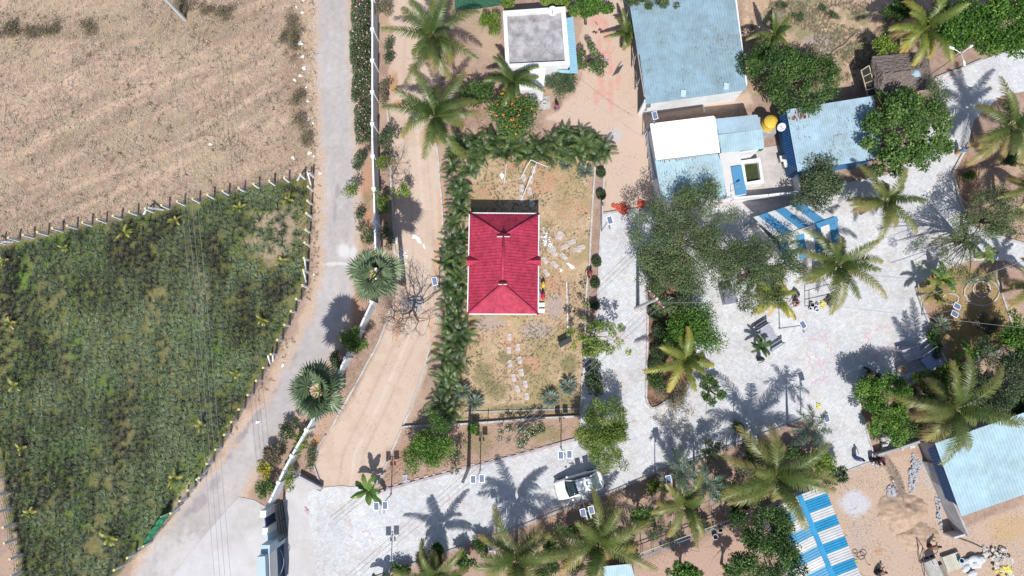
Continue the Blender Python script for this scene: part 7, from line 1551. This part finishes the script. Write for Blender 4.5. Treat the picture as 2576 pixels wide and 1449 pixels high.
# washing place
mb = MB(); mb.prism([p[:2] for p in Gn([(1352, 246), (1384, 240), (1384, 274), (1358, 278)])], 0, .1); single('washing_slab', mb, kerbd, 'grey washing slab below the parapet house', 'slab')
for (u, v, r, h, c_, l) in [(1370, 258, .2, .4, (235, 225, 200), 'cream bucket on the washing slab'), (1508, 1023, .3, .35, (110, 165, 215), 'blue and white tub at the lower end of the kerb strip'), (2043, 767, .2, .3, (70, 72, 80), 'dark pot on the plaza by the pipe stand'), (2055, 779, .17, .25, (205, 215, 230), 'small pale bowl on the plaza by the yellow cloth'), (2038, 776, .13, .2, (90, 92, 100), 'smallest dark pot beside the larger dark pot'), (2056, 765, .11, .2, (90, 92, 100), 'small dark pot close to the pipe stand corner'), (1800, 1351, .22, .4, (150, 150, 165), 'grey bucket on the soil by the pipe railing'), (1813, 1334, .18, .3, (96, 90, 96), 'dark bucket next to the pipe railing'), (2411, 1407, .2, .35, (70, 150, 190), 'teal bucket on the corrugated sheets')]:
    x, y, _ = G(u, v, h); z = PZ if 900 < 2100 and (1500 < u < 2100 and v < 1050) else (.45 if u > 2400 else 0); t = thing('bucket', l, 'bucket', (x, y, z)); mb = MB(); mb.tube([(0, 0, 0), (0, 0, h)], [r*.8, r], 14, False); mb.add([(r*.8*math.cos(a*.449), r*.8*math.sin(a*.449), .03) for a in range(14)], [tuple(range(14))]); solid(mb.build('vessel', mat('b%d' % u, A(*c_), .5, .05, 3), t, local=True), .015)
    mb = MB(); mb.tube([(r*math.cos(a*.45), r*math.sin(a*.45), h) for a in range(15)], .018, 5, False); mb.build('rim', frm, t, local=True)
def cloth(u, v, w, d, c_, label, z=PZ, seed=1, name='cloth', cat='cloth'):
    rr = random.Random(seed); mb = MB(); x, y, _ = G(u, v); n = 7; vs = [(x+(i/n-.5)*w+rr.uniform(-.04, .04), y+(j/n-.5)*d+rr.uniform(-.04, .04), z+.02+rr.random()*.12) for i in range(n+1) for j in range(n+1)]
    mb.add(vs, [(i*(n+1)+j, (i+1)*(n+1)+j, (i+1)*(n+1)+j+1, i*(n+1)+j+1) for i in range(n) for j in range(n)]); return solid(single(name, mb, mat('cloth_%d' % u, A(*c_), .8, .08, 5), label, cat), .015)
cloth(2068, 766, .35, .65, (250, 240, 110), 'yellow cloth beside the dark heap on the plaza'); cloth(2058, 1021, .36, .42, (245, 240, 130), 'pale yellow bag dropped on the paving near the foxtail palm', seed=2)
cloth(2203, 1166, .65, .5, (225, 225, 235), 'white sack held down by the two stooping people', 0, 3); cloth(1019, 1206, .4, .8, (205, 205, 212), 'crumpled silvery sheet by the upper kerb of the paved band', 0, 5); cloth(1078, 1390, .7, .5, (240, 240, 245), 'white torn sheet at the lower kerb left of the bottom palms', 0, 6)
# green net bundle and slatted crates inside the planting bed
mb = MB(); rr = random.Random(31)
for k in range(9): mb.ball((*G(1722+rr.uniform(-6, 6), 672+k*11, .5)[:2], .45+rr.uniform(-.1, .2)), (.38, .3, .35), 9, 6, .22, rr)
single('net_bundle', mb, mat('emerald_net', A(60, 160, 120), .7, .25, 4), 'long green net bundle lying in the planting bed beneath the feathery trees', 'net')
for k in range(2):
    t = thing('slatted_pallet', ['left', 'right'][k]+' one of two white slatted pallets under the feathery tree', 'pallet', (*G(1690+k*22, 768)[:2], .14)); 
    for j in range(6): mb = MB(); mb.box((-.45+j*.1, 0, .5), (.07, 1.3, .03)); mb.build('slat', white, t, local=True)
    mb = MB(); mb.box((-.2, .5, .25), (.6, .06, .5)); mb.box((-.2, -.5, .25), (.6, .06, .5)); mb.build('bearer', dk, t, local=True)
t = thing('grey_cabinet', 'grey box cabinet with dark lid between feathery trees on the plaza', 'cabinet', (*G(1832, 745, .6)[:2], PZ)); mb = MB(); mb.box((0, 0, .5), (1.0, 1.3, 1.0), .2); mb.build('box', mat('cabinet_grey', A(190, 190, 205), .6), t, local=True, bevel=.02); mb = MB(); mb.box((0, 0, 1.03), (1.1, 1.4, .06), .2); mb.build('lid', mat('lid_grey', A(150, 150, 168), .5), t, local=True)
flat('broken_slab', [(1594, 778), (1604, 768), (1616, 782), (1600, 786)], PZ, .2, stone, 'broken stone slab at the foot of the crossarm pole', 'slab')
# railing at the bottom
t = thing('pipe_railing', 'long double pipe railing with cross bars along the lower palm bed', 'railing', G(1592, 1411)); mb = MB()
for dv, z, m_ in [(0, 1.0, 0), (-9, 1.0, 1)]:
    a = G(1592, 1408+dv, z); b = G(1932, 1281+dv, z); mb = MB(); mb.tube([a, b], .035, 6); mb.build('rail', [mb_, mat('cream_rail', A(225, 222, 200), .5)][m_], t)
for k in range(14):
    a = Vector(G(1592+k*26, 1408-k*9.75, 1.0)); b = Vector(G(1592+k*26-2, 1408-k*9.75-30, 1.0)); mb = MB(); mb.tube([a, b, (b.x, b.y, 0)], .03, 5); mb.tube([a, (a.x, a.y, 0)], .03, 5); mb.build('cross_bar', rm, t)
t = thing('bed_fence', 'thin dark wire fence with posts inside the lower palm bed', 'fence', G(1700, 1310)); 
for k in range(7): a = G(1700+k*28, 1318-k*11); mb = MB(); mb.tube([(a[0], a[1], 0), (a[0], a[1], 1.3)], .03, 5); mb.build('post', rm, t)
mb = MB(); a = G(1700, 1318); b = G(1868, 1252)
for z in (.5, 1.2): mb.tube([(a[0], a[1], z), (b[0], b[1], z)], .012, 4)
mb.build('wires', rm, t)
# log, sand heap, frond, pipes, junk
rr = random.Random(5); pipe([(2089, 141), (2096, 130), (2108, 122), (2120, 116), (2130, 108), (2138, 97), (2147, 91), (2154, 84)], .09, mat('dead_wood', A(176, 156, 140), .9, .2, 7), 'fallen_branch', 'long grey fallen branch on the upper right scrubland', 'branch', .12)
def heap(u, v, ru, rv, h, m, name, label, seed=1):
    x, y, _ = G(u, v); n = 46; a = np.linspace(-1.25, 1.25, n); XX, YY = np.meshgrid(a*ru*PX, a*rv*PX, indexing='ij'); r = np.hypot(XX/(ru*PX), YY/(rv*PX)); nz = fbm(XX*1.2+9, YY*1.2, seed, 4); n2_ = fbm(XX*5, YY*5, seed+3, 3)
    Z = h*np.clip(1-r**1.6+(nz-.5)*.9, 0, 1.3)+(n2_-.5)*.14*np.clip(1.3-r, 0, 1)-.06; Z = np.where(r > 1.2, -.1, Z); acc = NP(); id_ = np.arange(n*n).reshape(n, n); acc.add(np.stack([XX, YY, Z], -1), np.stack([id_[:-1, :-1], id_[1:, :-1], id_[1:, 1:], id_[:-1, 1:]], -1).reshape(-1, 4)); o = acc.build(name, m, smooth=True); o.location = (x, y, 0); return props(o, label, 'heap')
heap(2270, 1290, 66, 50, .6, mat('heap_sand', A(200, 172, 148), .95, .14, 3, bump=.6), 'sand_heap', 'big trampled sand heap beside the block wall'); heap(2310, 1350, 52, 40, .45, mat('heap_sand', A(202, 174, 150)), 'sand_heap', 'low spreading sand heap just below the big one', 4)
t = thing('dry_frond', 'dry brown palm frond lying across the broken stones', 'palm frond', G(2248, 1150)); a0 = Vector(G(2268, 1262)); b0 = Vector(G(2248, 1138)); d_ = b0-a0; rg = np.random.RandomState(4); acc = NP(); frond(acc, (a0.x-t.location.x, a0.y-t.location.y, .35), math.atan2(d_.y, d_.x), .02, d_.length, .05, 52, .75, .06, 1.0, .05, rg); acc.build('frond', LM['dry'], t)
for k in range(3): pipe([(2094+200*0+k*7+2000*0+ (2098-2094)+222, 1262, .05), (2338+k*2+4, 1338-k*3, .05)] if 0 else [(2382+k*6, 1262+k*2), (2398+k*4, 1336-k)], .06, mat('red_oxide', A(190, 96, 90), .7, .15, 4), 'red_pipe', 'red oxide steel pipe lying by the block wall, %s of three from the west' % ORD[k], group='red pipes by the block wall')
def stack(u, v, w, d, n, rz, m, label, wavy=False, name='sheet_stack'):
    x, y, _ = G(u, v, .4); mb = MB(); rz = math.radians(rz); c_, s_ = math.cos(rz), math.sin(rz)
    for k in range(n):
        z = .06+k*.07; ox = R.uniform(-.05, .05)
        if wavy:
            N_ = 28; vs = []
            for i in range(N_+1):
                xx = -w/2+w*i/N_+ox; zz_ = z+.03*math.sin(i*2.2)
                for yy in (-d/2, d/2): vs.append((x+xx*c_-yy*s_, y+xx*s_+yy*c_, zz_+.03))
            mb.add(vs, [(2*i, 2*i+2, 2*i+3, 2*i+1) for i in range(N_)])
        else: mb.box((x+ox, y, z), (w, d, .06), rz+R.uniform(-.04, .04))
    o = single(name, mb, m, label, 'stack'); 
    if wavy: solid(o, .01)
stack(2400, 1414, 1.5, 1.3, 5, 18, mat('ribbed_cream', A(214, 208, 190), .7, .1, 3), 'stack of cream corrugated sheets at the lower right', True)
stack(2352, 1440, 1.0, 2.1, 6, 22, mat('plank_grey', A(200, 198, 192), .85, .12, 4, stain=.15), 'stack of grey planks at the bottom edge left of the corrugated sheets', name='plank_stack'); stack(2378, 1446, .5, 1.6, 4, 22, mat('plank_brown', A(150, 140, 130), .85, .12, 4), 'narrow stack of darker planks between the grey planks and cream sheets', name='plank_stack')
mb0 = MB(); mb0.ball((0, 0, .12), (.42, .26, .13), 10, 6, .08, random.Random(3)); sack = single('cement_sack', mb0, mat('sack_white', A(226, 226, 232), .8, .1, 5), 'white sack in the pile right of the corrugated sheets', 'sack', 'white sacks at the lower right', origin=(0, 0, 0))
rr = random.Random(9)
for k in range(16):
    x, y, _ = G(2440+rr.uniform(-22, 26), 1418+rr.uniform(-16, 26)); loc = (x, y, .12*(k//6)); rot = (0, 0, rr.uniform(-.6, .6)+.3)
    if k == 0: sack.location = loc; sack.rotation_euler = rot
    else: cp(sack, loc, rot)
lumps('rubbish_heap', 2514, 1408, 42, 34, 150, .12, .42, mat('mixed_rubbish', A(240, 238, 232), .8, .3, 3, c2=A(176, 150, 128)), 'heap of torn white bags and rubbish at the lower right', 'rubbish', .4, 10, 'stuff', .5)
lumps('rubbish_heap', 2520, 1425, 34, 30, 16, .2, .4, mat('yellow_bag', A(240, 220, 110), .8, .1, 4), 'yellow torn bags on top of the lower right rubbish', 'rubbish', .5, 11, 'stuff', .5)
mb = MB()
for (u, v, r) in [(2151, 1387, 5), (2166, 1398, 9), (2172, 1390, 7), (2152, 1436, 6), (2300, 1348, 5), (2350, 1385, 8)]: c_ = Vector(G(u, v, .03)); mb.tube([(c_.x+r*PX*math.cos(k*.52)*(1+k*.01), c_.y+r*PX*math.sin(k*.52), .03) for k in range(13)], .018, 4)
mb.tube([G(2151+k*3, 1390+6*math.sin(k*.7)+k*2.2, .03) for k in range(14)], .016, 4, False); single('cable_coil', mb, iron, 'loose coils of black cable on the sand by the striped hall', 'cable')
cloth(2153, 1415, .25, .5, (225, 215, 140), 'small yellow tool box among the cables', 0, 12, 'tool_box', 'box')
t = thing('steel_trestle', 'dark steel trestle frame left of the plank stack', 'frame', G(2330, 1420)); mb = MB()
for a, b in [((2312, 1414, .0), (2321, 1376, 1.2)), ((2321, 1376, 1.2), (2350, 1420, 1.2)), ((2312, 1414, 0), (2350, 1424, .1)), ((2321, 1376, 1.2), (2326, 1450, .1))]: mb.tube([G(*a), G(*b)], .03, 5)
mb.build('pipes', rm, t)
flat('dark_board', [(2322, 1384), (2342, 1376), (2356, 1412), (2352, 1449), (2340, 1440)], .05, .1, mat('tarp_black', A(70, 66, 68), .8), 'black board lying between trestle and planks', 'board')
pipe([(2400, 1350, .1), (2450, 1368, .1), (2502, 1394, .1)], .03, rm, 'steel_rod', 'long dark rod running from the stub wall to the rubbish heap', 'rod')
# fallen tree guards in the plaza verge and odd posts
for (u, v, h, l) in [(1503, 62, 1.6, 'thin dark stake in the small shrub on the sand yard'), (1130, 196, 1.8, 'dark stake in the garden between the two upper coconut palms'), (1110, 205, 1.5, 'white stake in the garden between the two upper coconut palms'), (1177, 1100, 1.6, 'thin dark post in the garden strip south of the lawn'), (1408, 1062, 1.7, 'thin dark post at the white kerb under the wires'), (1227, 1062, 1.5, 'thin dark post at the white kerb, further west')]:
    pipe([(u, v, 0), (u, v, h)], .035, rm if 'dark' in l else white, 'stake', l, 'post')
